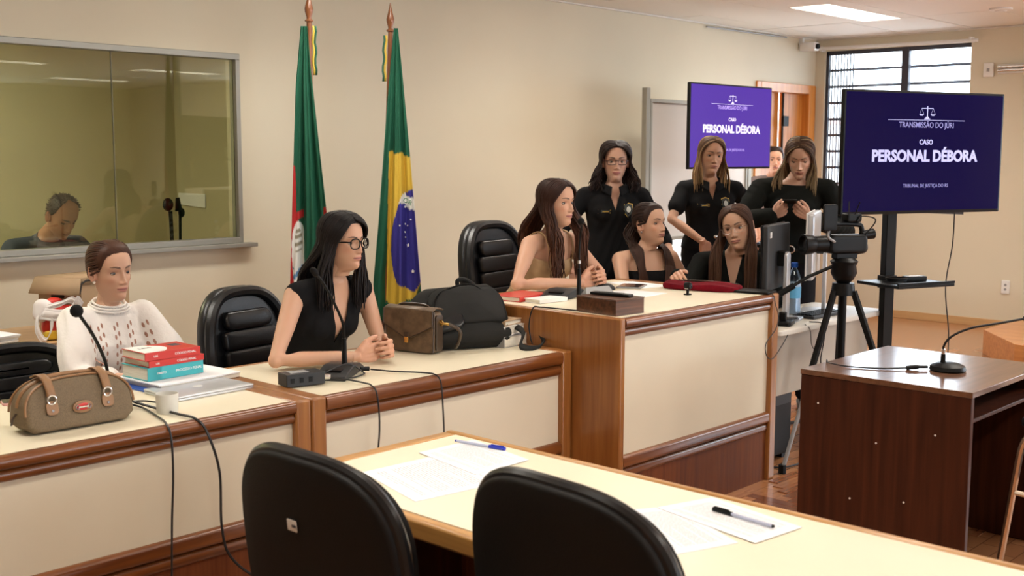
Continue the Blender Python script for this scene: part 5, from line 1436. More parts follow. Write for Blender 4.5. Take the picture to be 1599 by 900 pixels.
# ================================================================== PEOPLE
M_skin = attr_mat('skin', 0.48, 0.4, sss=0.12)
M_hair = attr_mat('hair', 0.5, 0.18)
M_eye = attr_mat('eye_surface', 0.12, 0.5, coat=0.6)
def cloth(name, col, rough=0.9, sheen=0.0): return mat(name, col, rough, spec=0.12, bump=(350, 0.35), noise=(14, 0.12, (1, 1, 1)))
M_blackcloth = cloth('black_cloth', (0.010, 0.010, 0.011))
M_blackcloth2 = cloth('black_knit', (0.007, 0.008, 0.007))
M_beige = cloth('beige_satin', (0.50, 0.345, 0.20), 0.55, 0.1)
M_grey = cloth('grey_tshirt', (0.22, 0.17, 0.16))
M_bluegrey = cloth('blue_grey_shirt', (0.055, 0.062, 0.085))
M_pants = cloth('black_trousers', (0.009, 0.009, 0.011))

def v3(p): return Vector(p)
def sm(x): return x * x * (3 - 2 * x)
# ---- head surface --------------------------------------------------
_z = np.array([0.122, 0.118, 0.108, 0.092, 0.072, 0.050, 0.028, 0.010, -0.010, -0.030, -0.048, -0.065, -0.082, -0.098, -0.110, -0.119, -0.124, -0.128, -0.150])
_f = np.array([-0.008, 0.018, 0.045, 0.067, 0.081, 0.088, 0.0905, 0.086, 0.085, 0.087, 0.0875, 0.087, 0.082, 0.083, 0.081, 0.070, 0.048, 0.030, 0.020])
_b = np.array([-0.022, -0.050, -0.072, -0.088, -0.097, -0.101, -0.101, -0.098, -0.092, -0.083, -0.073, -0.064, -0.058, -0.054, -0.052, -0.052, -0.053, -0.054, -0.056])
_w = np.array([0.010, 0.034, 0.054, 0.066, 0.073, 0.0755, 0.0755, 0.0740, 0.0715, 0.068, 0.064, 0.0595, 0.0525, 0.044, 0.039, 0.037, 0.037, 0.037, 0.037])
def head_rings(wide=1.0, nz=92, nt=112):
    zz = np.concatenate([0.122 - 0.03 * np.linspace(0, 1, 16, endpoint=False) ** 1.7, np.linspace(0.092, -0.150, nz - 16)])
    F = []; V = []
    th = np.linspace(-1, 1, nt, endpoint=False)
    ang = np.sign(th) * pi * np.abs(th) ** 1.35
    for z in zz:
        f = np.interp(-z, -_z, _f); b = np.interp(-z, -_z, _b); w = np.interp(-z, -_z, _w) * wide
        yc = -0.012 if z > -0.02 else -0.012 + (z + 0.02) * 0.1
        jaw = min(1.0, max(0.0, (-z - 0.035) / 0.06)) if z > -0.122 else 0.3
        s = np.sin(ang); c = np.cos(ang)
        ex = 0.92 + 0.16 * jaw
        x = w * np.sign(s) * np.abs(s) ** (0.95)
        y = yc + np.where(c >= 0, (f - yc), (yc - b)) * np.sign(c) * np.abs(c) ** np.where(c >= 0, ex, 0.95)
        V.append(np.stack([x, y, np.full_like(x, z)], 1))
    V = np.array(V)
    for it in range(3):    # soften the control kinks along z
        V[1:-1] = 0.25 * V[:-2] + 0.5 * V[1:-1] + 0.25 * V[2:]
    n_ = len(zz)
    faces = []
    for i in range(n_ - 1):
        for k in range(nt):
            k2 = (k + 1) % nt
            faces.append((i * nt + k, i * nt + k2, (i + 1) * nt + k2, (i + 1) * nt + k))
    faces.append(tuple(range(nt - 1, -1, -1)))
    return V.reshape(-1, 3), faces
HV, HF = head_rings()
HBVH = BVHTree.FromPolygons([tuple(p) for p in HV], HF)
HC_ = Vector((0, -0.008, 0.015))
def scalp(d, off=0.0):
    d = Vector(d).normalized()
    hit = HBVH.ray_cast(HC_ + d * 0.3, -d)
    r = (hit[0] - HC_).length if hit[0] is not None else 0.09
    return HC_ + d * (r + off)
# radius table for speed
_az = np.linspace(-180, 180, 73); _el = np.linspace(-80, 90, 35)
RT = np.zeros((len(_el), len(_az)))
for i_, e_ in enumerate(_el):
    for j_, a_ in enumerate(_az):
        a = radians(a_); e = radians(e_)
        RT[i_, j_] = (scalp((sin(a) * cos(e), cos(a) * cos(e), sin(e))) - HC_).length
def rad(dirs):
    d = dirs / np.linalg.norm(dirs, axis=-1, keepdims=True)
    az = np.degrees(np.arctan2(d[..., 0], d[..., 1])); el = np.degrees(np.arcsin(np.clip(d[..., 2], -1, 1)))
    fi = np.clip((el + 80) / 5, 0, len(_el) - 1.001); fj = np.clip((az + 180) / 5, 0, len(_az) - 1.001)
    i = fi.astype(int); j = fj.astype(int); u = fi - i; v = fj - j
    return RT[i, j] * (1 - u) * (1 - v) + RT[i + 1, j] * u * (1 - v) + RT[i, j + 1] * (1 - u) * v + RT[i + 1, j + 1] * u * v

def make_head(skin, browcol, lip=(0.42, 0.16, 0.13), openu=20, openl=-20, age=0.0, male=False, mouth_open=0.0):
    V = HV.copy()
    x, y, z = V[:, 0], V[:, 1], V[:, 2]
    fr = np.clip((y - 0.015) / 0.045, 0, 1)
    g = lambda cx, cz, sx, sz: np.exp(-((x - cx) / sx) ** 2 - ((z - cz) / sz) ** 2)
    ax = np.abs(x)
    ga = lambda cx, cz, sx, sz: np.exp(-((ax - cx) / sx) ** 2 - ((z - cz) / sz) ** 2)
    d = np.zeros_like(x)
    d += 0.0035 * ga(0.026, 0.023, 0.020, 0.008)
    d -= 0.0105 * ga(0.031, 0.001, 0.015, 0.011)
    d -= 0.004 * ga(0.013, 0.004, 0.007, 0.010)
    d += 0.0045 * ga(0.044, -0.026, 0.017, 0.014)
    d -= 0.003 * ga(0.046, -0.060, 0.016, 0.020)
    # nose
    hz = np.interp(-z, [-0.02, -0.010, 0.0, 0.015, 0.028, 0.036, 0.0405, 0.046, 0.049], [0.0, 0.0025, 0.006, 0.0125, 0.0185, 0.0215, 0.0185, 0.006, 0.0])
    sx = np.interp(-z, [-0.01, 0.02, 0.038], [0.0072, 0.0085, 0.0105])
    d += hz * np.exp(-(ax / sx) ** 2.2)
    d += 0.0095 * ga(0.0125, -0.0395, 0.0052, 0.0055)
    # mouth
    lw = np.exp(-(ax / 0.0235) ** 4)
    d += 0.004 * np.exp(-(ax / 0.03) ** 2) * np.exp(-((z + 0.066) / 0.016) ** 2)
    d += 0.0042 * lw * np.exp(-((z + 0.0615) / 0.0038) ** 2)
    d += 0.0052 * lw * np.exp(-((z + 0.0715) / 0.0045) ** 2)
    d -= (0.0040 + 0.006 * mouth_open) * np.exp(-(ax / 0.025) ** 6) * np.exp(-((z + 0.0662) / (0.0016 + 0.002 * mouth_open)) ** 2)
    d -= 0.0042 * g(0, -0.082, 0.018, 0.005)
    d += 0.0050 * g(0, -0.098, 0.017, 0.011)
    if male: d += 0.003 * ga(0.02, 0.026, 0.018, 0.006)
    V[:, 1] = y + d * fr
    jawb = ga(0.05, -0.085, 0.02, 0.02) * (0.004 if male else 0.0)
    V[:, 0] = x + np.sign(x) * jawb
    col = np.tile(np.array(skin), (len(V), 1))
    def paint(c, m):
        m = np.clip(m * (y > 0.01), 0, 1)[:, None]
        col[:] = col * (1 - m) + np.array(c) * m
    sk = np.array(skin)
    paint(sk * np.array((1.02, 0.80, 0.76)), 0.45 * ga(0.047, -0.030, 0.018, 0.014))
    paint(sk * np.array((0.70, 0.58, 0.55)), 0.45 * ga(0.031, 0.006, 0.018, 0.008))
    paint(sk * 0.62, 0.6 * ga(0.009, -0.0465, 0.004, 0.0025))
    # lips
    zt = -0.0575 - 0.0045 * (ax / 0.024) ** 2 - 0.0012 * np.exp(-(ax / 0.004) ** 2)
    zb = -0.0765 + 0.0075 * (ax / 0.024) ** 2
    ml = np.clip((zt - z) / 0.0015 + .5, 0, 1) * np.clip((z - zb) / 0.0015 + .5, 0, 1) * (ax < 0.0255)
    paint(lip, ml * 0.85)
    paint(np.array(lip) * 0.30, np.exp(-((z + 0.0664) / (0.0013 + 0.002 * mouth_open)) ** 2) * (ax < 0.0245) * 0.9)
    # brows
    zc = 0.0235 + 0.0045 * np.sin(np.clip((ax - 0.012) / 0.036, 0, 1) * pi * 0.78)
    th_ = np.interp(ax, [0.011, 0.018, 0.040, 0.050], [0.0030, 0.0040, 0.0029, 0.0010]) * (1.4 if male else 1.0)
    mb_ = np.clip((th_ - np.abs(z - zc)) / 0.0014 + 0.5, 0, 1) * (ax > 0.0105) * (ax < 0.051)
    paint(browcol, mb_ * 0.92)
    if male:
        paint(sk * 0.55, 0.45 * np.exp(-(ax / 0.05) ** 4) * np.clip((-0.05 - z) / 0.01, 0, 1) * (1 - ml))
    verts = [V]; faces = [HF]; cols = [col]
    n0 = len(V)
    # lids, following the eyeball
    eyes = []
    for s in (-1, 1):
        ex = s * 0.0315
        hit = BVHTree.FromPolygons([tuple(p) for p in V], HF).ray_cast(Vector((ex, 0.3, 0.001)), Vector((0, -1, 0))) if not eyes else (Vector((ex, eyes[0][3], 0.001)),)
        ys = hit[0].y
        ec = Vector((ex, ys - 0.0065, 0.001)); er = 0.0124
        eyes.append((ec, er, s, ys))
        for (e0, e1, lash) in ((openu, 88, True), (-88, openl, False)):
            nu, nv = 18, 8
            vv = []; cc = []
            for j in range(nv + 1):
                for i in range(nu + 1):
                    a = radians(-78 + 156 * i / nu)
                    # almond: lids close towards the corners
                    cl = (abs(-78 + 156 * i / nu) / 78.0) ** 2.2
                    lo = e0 if lash else e1
                    edge = lo * (1 - cl) + (-2) * cl
                    e = edge + (e1 - edge) * j / nv if lash else edge + (e0 - edge) * j / nv
                    e = radians(e)
                    r = er + 0.0011
                    vv.append((ec.x + r * sin(a) * cos(e), ec.y + r * cos(a) * cos(e), ec.z + r * sin(e)))
                    if j == 0: cc.append(np.array((0.03, 0.02, 0.015)) if lash else sk * 0.45)
                    elif j == 1 and lash: cc.append(np.array((0.04, 0.025, 0.02)))
                    elif j == 2 and lash: cc.append(sk * 0.6)
                    else: cc.append(sk * 0.86)
            ff = [(n0 + j * (nu + 1) + i, n0 + j * (nu + 1) + i + 1, n0 + (j + 1) * (nu + 1) + i + 1, n0 + (j + 1) * (nu + 1) + i) for j in range(nv) for i in range(nu)]
            verts.append(np.array(vv)); faces.append(ff); cols.append(np.array(cc)); n0 += len(vv)
    # ears
    for s in (-1, 1):
        n = 16; prof = []
        ring = []
        for i in range(n):
            a = 2 * pi * i / n
            yy = -0.012 + 0.017 * cos(a) - 0.006 * sin(a); zz = -0.006 + (0.032 if sin(a) > 0 else 0.028) * sin(a)
            ring.append((yy, zz, 0.012 if cos(a) < 0.3 else 0.004))
        vv = []
        for (sc, dx) in ((1.0, -0.006), (1.05, 0.0), (1.06, 0.004), (0.92, 0.007), (0.72, 0.0035), (0.35, 0.001), (0.02, 0.000)):
            for (yy, zz, ex2) in ring:
                cy, cz = -0.010, -0.006
                xx = 0.0735 + ex2 * 1.0 + dx - (0.0 if dx < 0 else 0.0)
                if dx < 0: xx = 0.066
                vv.append((s * xx, cy + (yy - cy) * sc, cz + (zz - cz) * sc))
        ff = []
        for j in range(6):
            for k in range(n):
                q = (n0 + j * n + k, n0 + j * n + (k + 1) % n, n0 + (j + 1) * n + (k + 1) % n, n0 + (j + 1) * n + k)
                ff.append(q if s < 0 else q[::-1])
        verts.append(np.array(vv)); faces.append(ff)
        ce = np.tile(sk * np.array((1.0, 0.85, 0.80)), (len(vv), 1)); ce[4 * n:] *= 0.75
        cols.append(ce); n0 += len(vv)
    return np.concatenate(verts), [f for ff in faces for f in ff], np.concatenate(cols), eyes

def remesh(mb, voxel, smooth=6, fac=0.5):
    me = bpy.data.meshes.new('tmp'); me.from_pydata(mb.v, [], mb.f); me.update()
    o = bpy.data.objects.new('tmp', me); C.objects.link(o)
    m = o.modifiers.new('r', 'REMESH'); m.mode = 'VOXEL'; m.voxel_size = voxel; m.adaptivity = 0
    if smooth:
        s = o.modifiers.new('s', 'SMOOTH'); s.factor = fac; s.iterations = smooth
    dg = bpy.context.evaluated_depsgraph_get()
    ev = bpy.data.meshes.new_from_object(o.evaluated_get(dg))
    n = len(ev.vertices); V = np.empty(n * 3); ev.vertices.foreach_get('co', V)
    F = [tuple(p.vertices) for p in ev.polygons]
    bpy.data.objects.remove(o); bpy.data.meshes.remove(me); bpy.data.meshes.remove(ev)
    return V.reshape(-1, 3), F

def mesh_obj(name, V, F, m, parent, cols=None, sharp=None, label=None):
    me = bpy.data.meshes.new(name)
    inv = XF[parent.name].inverted()
    A = np.array(inv)
    V = np.asarray(V) @ A[:3, :3].T + A[:3, 3]
    me.from_pydata(V.tolist(), [], F)
    me.polygons.foreach_set('use_smooth', [True] * len(me.polygons))
    if cols is not None:
        a = me.color_attributes.new('Col', 'FLOAT_COLOR', 'POINT')
        c4 = np.ones((len(V), 4)); c4[:, :3] = cols
        a.data.foreach_set('color', c4.ravel())
    me.update()
    me.materials.append(m)
    o = bpy.data.objects.new(name, me); C.objects.link(o); o.parent = parent
    XF[o.name] = XF[parent.name]
    if label: o['label'] = label
    return o

def strands(paths, r0, r1, ref=(0.3, 0.9, 0.2), sides=5, belly=0.0):
    """paths: (n, m, 3) -> tube mesh arrays"""
    P = np.asarray(paths); n, m, _ = P.shape
    T = np.gradient(P, axis=1); T /= (np.linalg.norm(T, axis=2, keepdims=True) + 1e-9)
    A = np.cross(T, np.array(ref)); A /= (np.linalg.norm(A, axis=2, keepdims=True) + 1e-9)
    B = np.cross(T, A)
    t = np.linspace(0, 1, m)
    r = (r0 * (1 - t) + r1 * t + belly * np.sin(pi * t))
    r[-1] *= 0.3
    ang = np.arange(sides) * 2 * pi / sides
    V = P[:, :, None, :] + r[None, :, None, None] * (A[:, :, None, :] * np.cos(ang)[None, None, :, None] + B[:, :, None, :] * np.sin(ang)[None, None, :, None])
    V = V.reshape(-1, 3)
    base = np.arange(n)[:, None, None] * (m * sides) + np.arange(m - 1)[None, :, None] * sides
    k = np.arange(sides)[None, None, :]; k2 = (k + 1) % sides
    F = np.stack([base + k, base + k2, base + k2 + sides, base + k + sides], -1).reshape(-1, 4)
    return V, F.tolist(), (n, m, sides)

def hairline_el(a):     # degrees azimuth (0 front) -> elevation of the hairline
    return float(np.interp(abs(a), [0, 22, 38, 48, 56, 63, 70, 78, 100, 112, 140, 180], [42, 41, 35, 23, 6, -5, -3, 9, 8, -14, -34, -42]))

def slerp_dirs(a, b, ts):
    a = a / np.linalg.norm(a); b = b / np.linalg.norm(b)
    om = np.arccos(np.clip(a @ b, -1, 1)); so = np.sin(om) + 1e-9
    return (np.sin((1 - ts) * om) / so)[:, None] * a + (np.sin(ts * om) / so)[:, None] * b
def sph(az, el):
    a = radians(az); e = radians(el); return np.array((sin(a) * cos(e), cos(a) * cos(e), sin(e)))

def cap_mesh(offmax, bald=None, back_el=None):
    V = []; na, ne = 60, 16
    for i in range(na):
        az = -180 + 360 * i / na
        h = hairline_el(az) if bald is None else bald(az)
        for j in range(ne + 1):
            el = h + (90 - h) * (j / ne)
            off = -0.002 + (offmax + 0.002) * min(1.0, (j / ne) / 0.25) ** 0.6
            d = sph(az, min(el, 89.9)); r = rad(d[None])[0]
            V.append(np.array(HC_) + d * (r + off))
    F = []
    for i in range(na):
        for j in range(ne):
            a = i * (ne + 1) + j; b = ((i + 1) % na) * (ne + 1) + j
            F.append((a, b, b + 1, a + 1))
    return np.array(V), F

def torso_rings(mb, hip, N, right, fwd, g, male=False, t0=-0.06, t1=1.06, belly=0.0, bust=1.0):
    T = [-0.10, 0.0, .15, .33, .48, .62, .74, .85, .93, 1.0, 1.06]
    HW = [.150, .172, .166, .136, .128, .142, .152, .156, .140, .078, .050]
    FR = [.090, .105, .102, .090, .090, .104, .110, .086, .064, .050, .048]
    BK = [.105, .118, .108, .084, .082, .088, .092, .088, .076, .058, .050]
    up = (N - hip)
    vs = []; fs = []; n = 32; rings = []
    for t in np.linspace(t0, t1, 22):
        hw = np.interp(t, T, HW) * (1.12 if male else 1); f = np.interp(t, T, FR); b = np.interp(t, T, BK)
        if male: hw = max(hw, 0.15 * (t < .9)); 
        c = hip + up * t
        gg = g * (1.0 if t < 0.97 else 0.8)
        for k in range(n):
            a = 2 * pi * k / n
            s, co = sin(a), cos(a)
            vs.append(c + right * ((hw + gg) * (abs(s) ** 0.85) * (1 if s > 0 else -1)) + fwd * (((f if co > 0 else b) + gg) * (abs(co) ** 0.9) * (1 if co > 0 else -1)))
        rings.append(t)
    m = len(rings)
    for i in range(m - 1):
        for k in range(n):
            a = i * n + k; b2 = i * n + (k + 1) % n
            fs.append((a, a + n, b2 + n, b2))
    fs.append(tuple(range(n))); fs.append(tuple(range(m * n - 1, (m - 1) * n - 1, -1)))
    mb.add(vs, fs)
    if not male and bust > 0:
        for s in (-1, 1):
            c = hip + up * 0.70 + right * (s * 0.068) + fwd * (0.060)
            mb.ball(tuple(c), 0.056 * bust + g, 14, 10)

def chain(mb, pts, rs, n=14):
    pts = [Vector(p) for p in pts]
    mb.tube(pts, list(rs), n)
    for p, r in zip(pts, rs): mb.ball(tuple(p), r * 0.995, 12, 8)

def hand(W, d, nrm, rightside, curl=(30, 35, 25), spread=0.0, scale=1.0, thumb=(35, 20)):
    d = Vector(d).normalized(); nrm = Vector(nrm); nrm = (nrm - d * nrm.dot(d)).normalized()
    t = d.cross(nrm) if rightside else nrm.cross(d)      # towards the thumb
    t = t.normalized()
    mb = MB(); W = Vector(W)
    s = scale
    offs = (0.030, 0.010, -0.010, -0.029); ln = (0.040, 0.044, 0.041, 0.032)
    mb.tube([W - d * 0.02 * s, W + d * 0.015 * s], [0.021 * s, 0.021 * s], 12)
    for i in range(4):
        K = W + d * ((0.086, 0.090, 0.087, 0.078)[i] * s) + t * (offs[i] * s)
        chain(mb, [W + d * 0.012 * s + t * offs[i] * 0.45 * s, W + d * 0.05 * s + t * offs[i] * 0.85 * s, K], [0.0145 * s, 0.0135 * s, 0.0105 * s], 10)
        p = K; dd = (d + t * (spread * (1.5 - i) * 0.10)).normalized()
        ax = dd.cross(nrm).normalized()
        cur = dd; rs = [0.0098, 0.0086, 0.0078, 0.0062]; pts = [p]
        for j, (cu, le) in enumerate(zip(curl, (1.0, 0.66, 0.52))):
            c = cu[i] if isinstance(cu, (tuple, list)) else cu
            cur = Matrix.Rotation(radians(c), 3, ax) @ cur
            p = p + cur * (ln[i] * le * s); pts.append(p)
        chain(mb, pts, [r * s * (0.92 if i == 3 else 1) for r in rs], 10)
    b = W + d * 0.022 * s + t * 0.020 * s
    td = (d * 0.75 + t * 0.66 + nrm * 0.25 * (thumb[0] / 35)).normalized()
    m1 = b + td * 0.040 * s
    td2 = (d * 0.93 + t * 0.25 + nrm * 0.3 * (thumb[0] / 35)).normalized()
    m2 = m1 + td2 * 0.032 * s
    td3 = (d * 0.95 + nrm * 0.3 * (thumb[1] / 20)).normalized()
    chain(mb, [b, m1, m2, m2 + td3 * 0.024 * s], [0.016 * s, 0.0125 * s, 0.0105 * s, 0.0078 * s], 10)
    # palm web
    mb.tube([W + d * 0.02 * s + t * 0.018 * s, W + d * 0.075 * s + t * 0.02 * s], [0.016 * s, 0.011 * s], 10)
    return remesh(mb, 0.0034, 3, 0.5)

def cut_shell(V, F, N, right, fwd, up, polys):
    """polys: list of (list of (a, c) points in the body plane, front) removes the garment inside each convex outline"""
    bm = bmesh.new()
    vs = [bm.verts.new(p) for p in V]
    for f in F:
        try: bm.faces.new([vs[i] for i in f])
        except ValueError: pass
    N = Vector(N)
    for poly, front in polys:
        n = len(poly)
        cx = sum(p[0] for p in poly) / n; cz = sum(p[1] for p in poly) / n
        planes = []
        for i in range(n):
            a, b = poly[i], poly[(i + 1) % n]
            e = (b[0] - a[0], b[1] - a[1]); nn = (e[1], -e[0])
            if (cx - a[0]) * nn[0] + (cz - a[1]) * nn[1] > 0: nn = (-nn[0], -nn[1])
            co = N + right * a[0] + up * a[1]; no = (right * nn[0] + up * nn[1]).normalized()
            planes.append((co, no))
        if front > 0: planes.append((N + fwd * (-0.005), -fwd))
        elif front < 0: planes.append((N + fwd * 0.005, fwd))
        for co, no in planes:
            bmesh.ops.bisect_plane(bm, geom=bm.verts[:] + bm.edges[:] + bm.faces[:], plane_co=co, plane_no=no, dist=1e-6)
        kill = [f for f in bm.faces if all((f.calc_center_median() - co).dot(no) < 1e-6 for co, no in planes)]
        bmesh.ops.delete(bm, geom=kill, context='FACES')
    bm.verts.index_update()
    V2 = np.array([tuple(v.co) for v in bm.verts]); F2 = [tuple(v.index for v in f.verts) for f in bm.faces]
    bm.free()
    return V2, F2

def hcol(base, n, m, sides, rng, tip=None, var=0.25, streak=None):
    b = np.array(base)[None, None, :] * (1 + var * rng.uniform(-1, 1, (n, 1, 1)))
    c = np.repeat(b, m, axis=1)
    if tip is not None:
        t = np.linspace(0, 1, m)[None, :, None]
        mix = np.clip((t - rng.uniform(0.25, 0.6, (n, 1, 1))) / 0.3, 0, 1) * rng.uniform(0.3, 1.0, (n, 1, 1))
        c = c * (1 - mix) + np.array(tip)[None, None, :] * mix
    if streak is not None:
        pick = (rng.uniform(0, 1, (n, 1, 1)) < streak[1])
        c = np.where(pick, np.array(streak[0])[None, None, :] * np.ones_like(c), c)
    return np.repeat(c[:, :, None, :], sides, axis=2).reshape(-1, 3)

def person(label, base, N, body_az, head, head_az, pitch=0, roll=0, hs=1.05, skin=(0.62, 0.40, 0.29), haircol=(0.035, 0.020, 0.014),
           lip=(0.50, 0.20, 0.17), arms=None, stand=False, hip=None, hair=None, top=None, male=False, openu=16, openl=-17, gaze=(0, 0), mouth_open=0.0,
           group=None, sw=0.172, bust=1.0, seed=1, body_extra=None, legs=True):
    rng = np.random.default_rng(seed)
    az = radians(body_az)
    fwd = Vector((cos(az), sin(az), 0)); upw = Vector((0, 0, 1))
    right = fwd.cross(upw)
    N = Vector(N); head = Vector(head)
    if hip is None: hip = N - upw * 0.50 - fwd * 0.03
    hip = Vector(hip)
    up = (N - hip).normalized()
    fw = (fwd - up * fwd.dot(up)).normalized()
    root = thing('person', label, 'person', (base[0], base[1], base[2]), 0, group)
    Rm = Matrix.Rotation(radians(head_az) - pi / 2, 3, 'Z') @ Matrix.Rotation(radians(pitch), 3, 'X') @ Matrix.Rotation(radians(roll), 3, 'Y')
    def H(p, s=hs): return head + (Rm @ Vector(p)) * s
    Rn = np.array(Rm)
    def Hn(P): return np.array(head) + (np.asarray(P) @ Rn.T) * hs
    # ---- body: torso, neck, arms, legs as one surface
    mb = MB()
    torso_rings(mb, hip, N, right, fw, 0.0, male, bust=bust)
    nb = head + Rm @ Vector((0, -0.022, -0.085)) * hs
    chain(mb, [N - up * 0.03 - fw * 0.01, N + up * 0.02 - fw * 0.012, nb, head + Rm @ Vector((0, -0.018, -0.045)) * hs], [0.052, 0.047 if not male else 0.058, 0.044 if not male else 0.056, 0.044])
    sh = {}
    for s, nm in ((1, 'R'), (-1, 'L')):
        S_ = N + right * (s * sw) - up * 0.045
        sh[nm] = S_
        chain(mb, [N + right * (s * 0.045) - up * 0.030, N + right * (s * 0.10) - up * 0.035, S_], [0.046, 0.047, 0.047])
        if arms and nm in arms:
            a = arms[nm]; E_ = Vector(a['el']); W_ = Vector(a['wr'])
            k = 1.12 if male else 1.0
            chain(mb, [S_, S_.lerp(E_, 0.5), E_, E_.lerp(W_, 0.30), W_], [0.045 * k, 0.038 * k, 0.032 * k, 0.033 * k, 0.0225 * k])
    bvh_parts = []
    V, F = remesh(mb, 0.0085, 7)
    sk = np.array(skin)
    Vs = [V]; Fs = [F]; Cs = [np.tile(sk, (len(V), 1))]; n0 = len(V)
    if arms:
        for nm in arms:
            a = arms[nm]
            if a.get('nohand'): continue
            hv, hf = hand(a['wr'], a['d'], a['n'], nm == 'R', a.get('curl', (30, 35, 25)), a.get('spread', 0.0), a.get('s', 1.0))
            cc = np.tile(sk * np.array((1.0, 0.93, 0.92)), (len(hv), 1))
            Vs.append(hv); Fs.append([tuple(i + n0 for i in f) for f in hf]); Cs.append(cc); n0 += len(hv)
    hv, hf, hc, eyes = make_head(skin, np.array(haircol) * 0.7 + sk * 0.02, lip, openu, openl, male=male, mouth_open=mouth_open)
    Vs.append(Hn(hv)); Fs.append([tuple(i + n0 for i in f) for f in hf]); Cs.append(hc)
    body = mesh_obj('body', np.concatenate(Vs), [f for ff in Fs for f in ff], M_skin, root, np.concatenate(Cs))
    # ---- eyes
    for (ec, er, s, ys) in eyes:
        n, m = 24, 18
        vv = []; cc = []
        gz = Vector((sin(radians(gaze[0])) * cos(radians(gaze[1])), cos(radians(gaze[0])) * cos(radians(gaze[1])), sin(radians(gaze[1]))))
        q = gz.to_track_quat('Z', 'Y')
        for i in range(m + 1):
            ph = pi * i / m * (1 if i > 0 else 1)
            ph = pi * (i / m) ** 1.6
            for k in range(n):
                a = 2 * pi * k / n
                d = q @ Vector((sin(ph) * cos(a), sin(ph) * sin(a), cos(ph)))
                vv.append(H(ec + d * er))
                dg = np.degrees(ph)
                cc.append((0.006, 0.005, 0.005) if dg < 13 else ((0.05, 0.025, 0.014) if dg < 31 else ((0.02, 0.012, 0.010) if dg < 35 else (0.58, 0.53, 0.50))))
        ff = [(i * n + k, (i + 1) * n + k, (i + 1) * n + (k + 1) % n, i * n + (k + 1) % n) for i in range(m) for k in range(n)]
        mesh_obj('eye', [tuple(p) for p in vv], ff, M_eye, root, np.array(cc))
    # ---- hair
    if hair:
        kind = hair['kind']
        HVs = []; HFs = []; HCs = []; n0 = 0
        def addh(V, F, Cc):
            nonlocal n0
            HVs.append(V); HFs.append([tuple(i + n0 for i in f) for f in F]); HCs.append(Cc); n0 += len(V)
        base_c = np.array(haircol)
        bald = hair.get('bald')
        cv, cf = cap_mesh(hair.get('cap', 0.011 if kind == 'slick' else 0.008), bald)
        ccol = np.tile(base_c, (len(cv), 1)) * (1 + 0.15 * np.sin(np.arange(len(cv)) * 1.7))[:, None]
        addh(Hn(cv), cf, ccol)
        if kind == 'long':
            ns = int(hair.get('n', 230) * 1.5); m1, m2 = 12, 18
            zb = hair['zb']; vol = hair.get('vol', 1.0); part = hair.get('part', 0.0)
            paths = []
            for i in range(ns):
                s = 1 if i % 2 else -1
                q = rng.uniform(0, 1)
                th = 47 + 95 * q
                a0 = sph(0, min(th, 90)) if th <= 90 else sph(180, 180 - th)
                a0 = a0 + np.array((part + 0.03 * s, 0, 0))
                ph = 66 + 114 * q ** 0.85 + rng.uniform(-4, 4)
                ph = min(ph, 178)
                lift = hair.get('lift', 0.0)
                a1 = sph(s * ph, rng.uniform(-14, -2))
                ts = np.linspace(0, 1, m1)
                D_ = slerp_dirs(a0, a1, ts)
                D_ /= np.linalg.norm(D_, axis=1, keepdims=True)
                lay = rng.uniform(0, 1)
                off = 0.004 + lift + 0.004 * lay + vol * 0.014 * np.sin(pi * np.clip(ts, 0, 1) * 0.8)
                P = np.array(HC_) + D_ * (rad(D_) + off)[:, None]
                Pw = Hn(P)
                e = Pw[-1]
                out = e - np.array(head); out[2] = 0; out /= np.linalg.norm(out) + 1e-9
                front = ph < hair.get('split', 118)
                sd = np.array(right) * s
                zend = zb + rng.uniform(-0.02, 0.05)
                if not front: zend = max(zend, zb)
                L_ = e[2] - zend
                tt = np.linspace(0, 1, m2 + 1)[1:]
                fall = np.zeros((m2, 3))
                drop = L_ * tt
                k1 = np.clip(drop / 0.17, 0, 1); k1 = k1 * k1 * (3 - 2 * k1)
                # target lateral offset of the lock relative to N once it reaches the shoulders
                rel = e - np.array(N)
                sx_ = abs(rel @ np.array(right))
                if front:
                    fy = hair.get('fy', 0.085) + 0.03 * lay + rng.uniform(-0.01, 0.01); fx = hair.get('fx', 0.085) + rng.uniform(-0.03, 0.035)
                else:
                    fy = -0.105 - 0.02 * lay; fx = min(sx_, 0.10) * rng.uniform(0.6, 1.1)
                cur_y = rel @ np.array(fwd)
                ex_ = (fx - sx_) * k1; ey_ = (fy - cur_y) * k1
                wav = hair.get('wave', 0.004)
                ph0 = rng.uniform(0, 6) * (0.3 if wav < 0.008 else 1)
                w1 = wav * np.sin(drop * hair.get('freq', 22) + ph0) * np.clip(drop / 0.08, 0, 1)
                fall = e[None, :] + np.array((0, 0, -1.0))[None, :] * drop[:, None] + sd[None, :] * (ex_ + w1)[:, None] + np.array(fwd)[None, :] * (ey_ + 0.6 * wav * np.cos(drop * hair.get('freq', 22) + ph0 * 1.3))[:, None] + out[None, :] * (vol * 0.012 * np.sin(pi * np.clip(drop / 0.25, 0, 1)))[:, None]
                paths.append(np.concatenate([Pw, fall]))
            paths = np.array(paths)
            # smooth the joint between scalp and fall
            for _ in range(3): paths[:, 1:-1] = 0.25 * paths[:, :-2] + 0.5 * paths[:, 1:-1] + 0.25 * paths[:, 2:]
            V_, F_, (a_, b_, c_) = strands(paths, 0.0032, 0.0018, belly=0.0026)
            addh(V_, F_, hcol(base_c, a_, b_, c_, rng, hair.get('tip'), 0.35, hair.get('streak')))
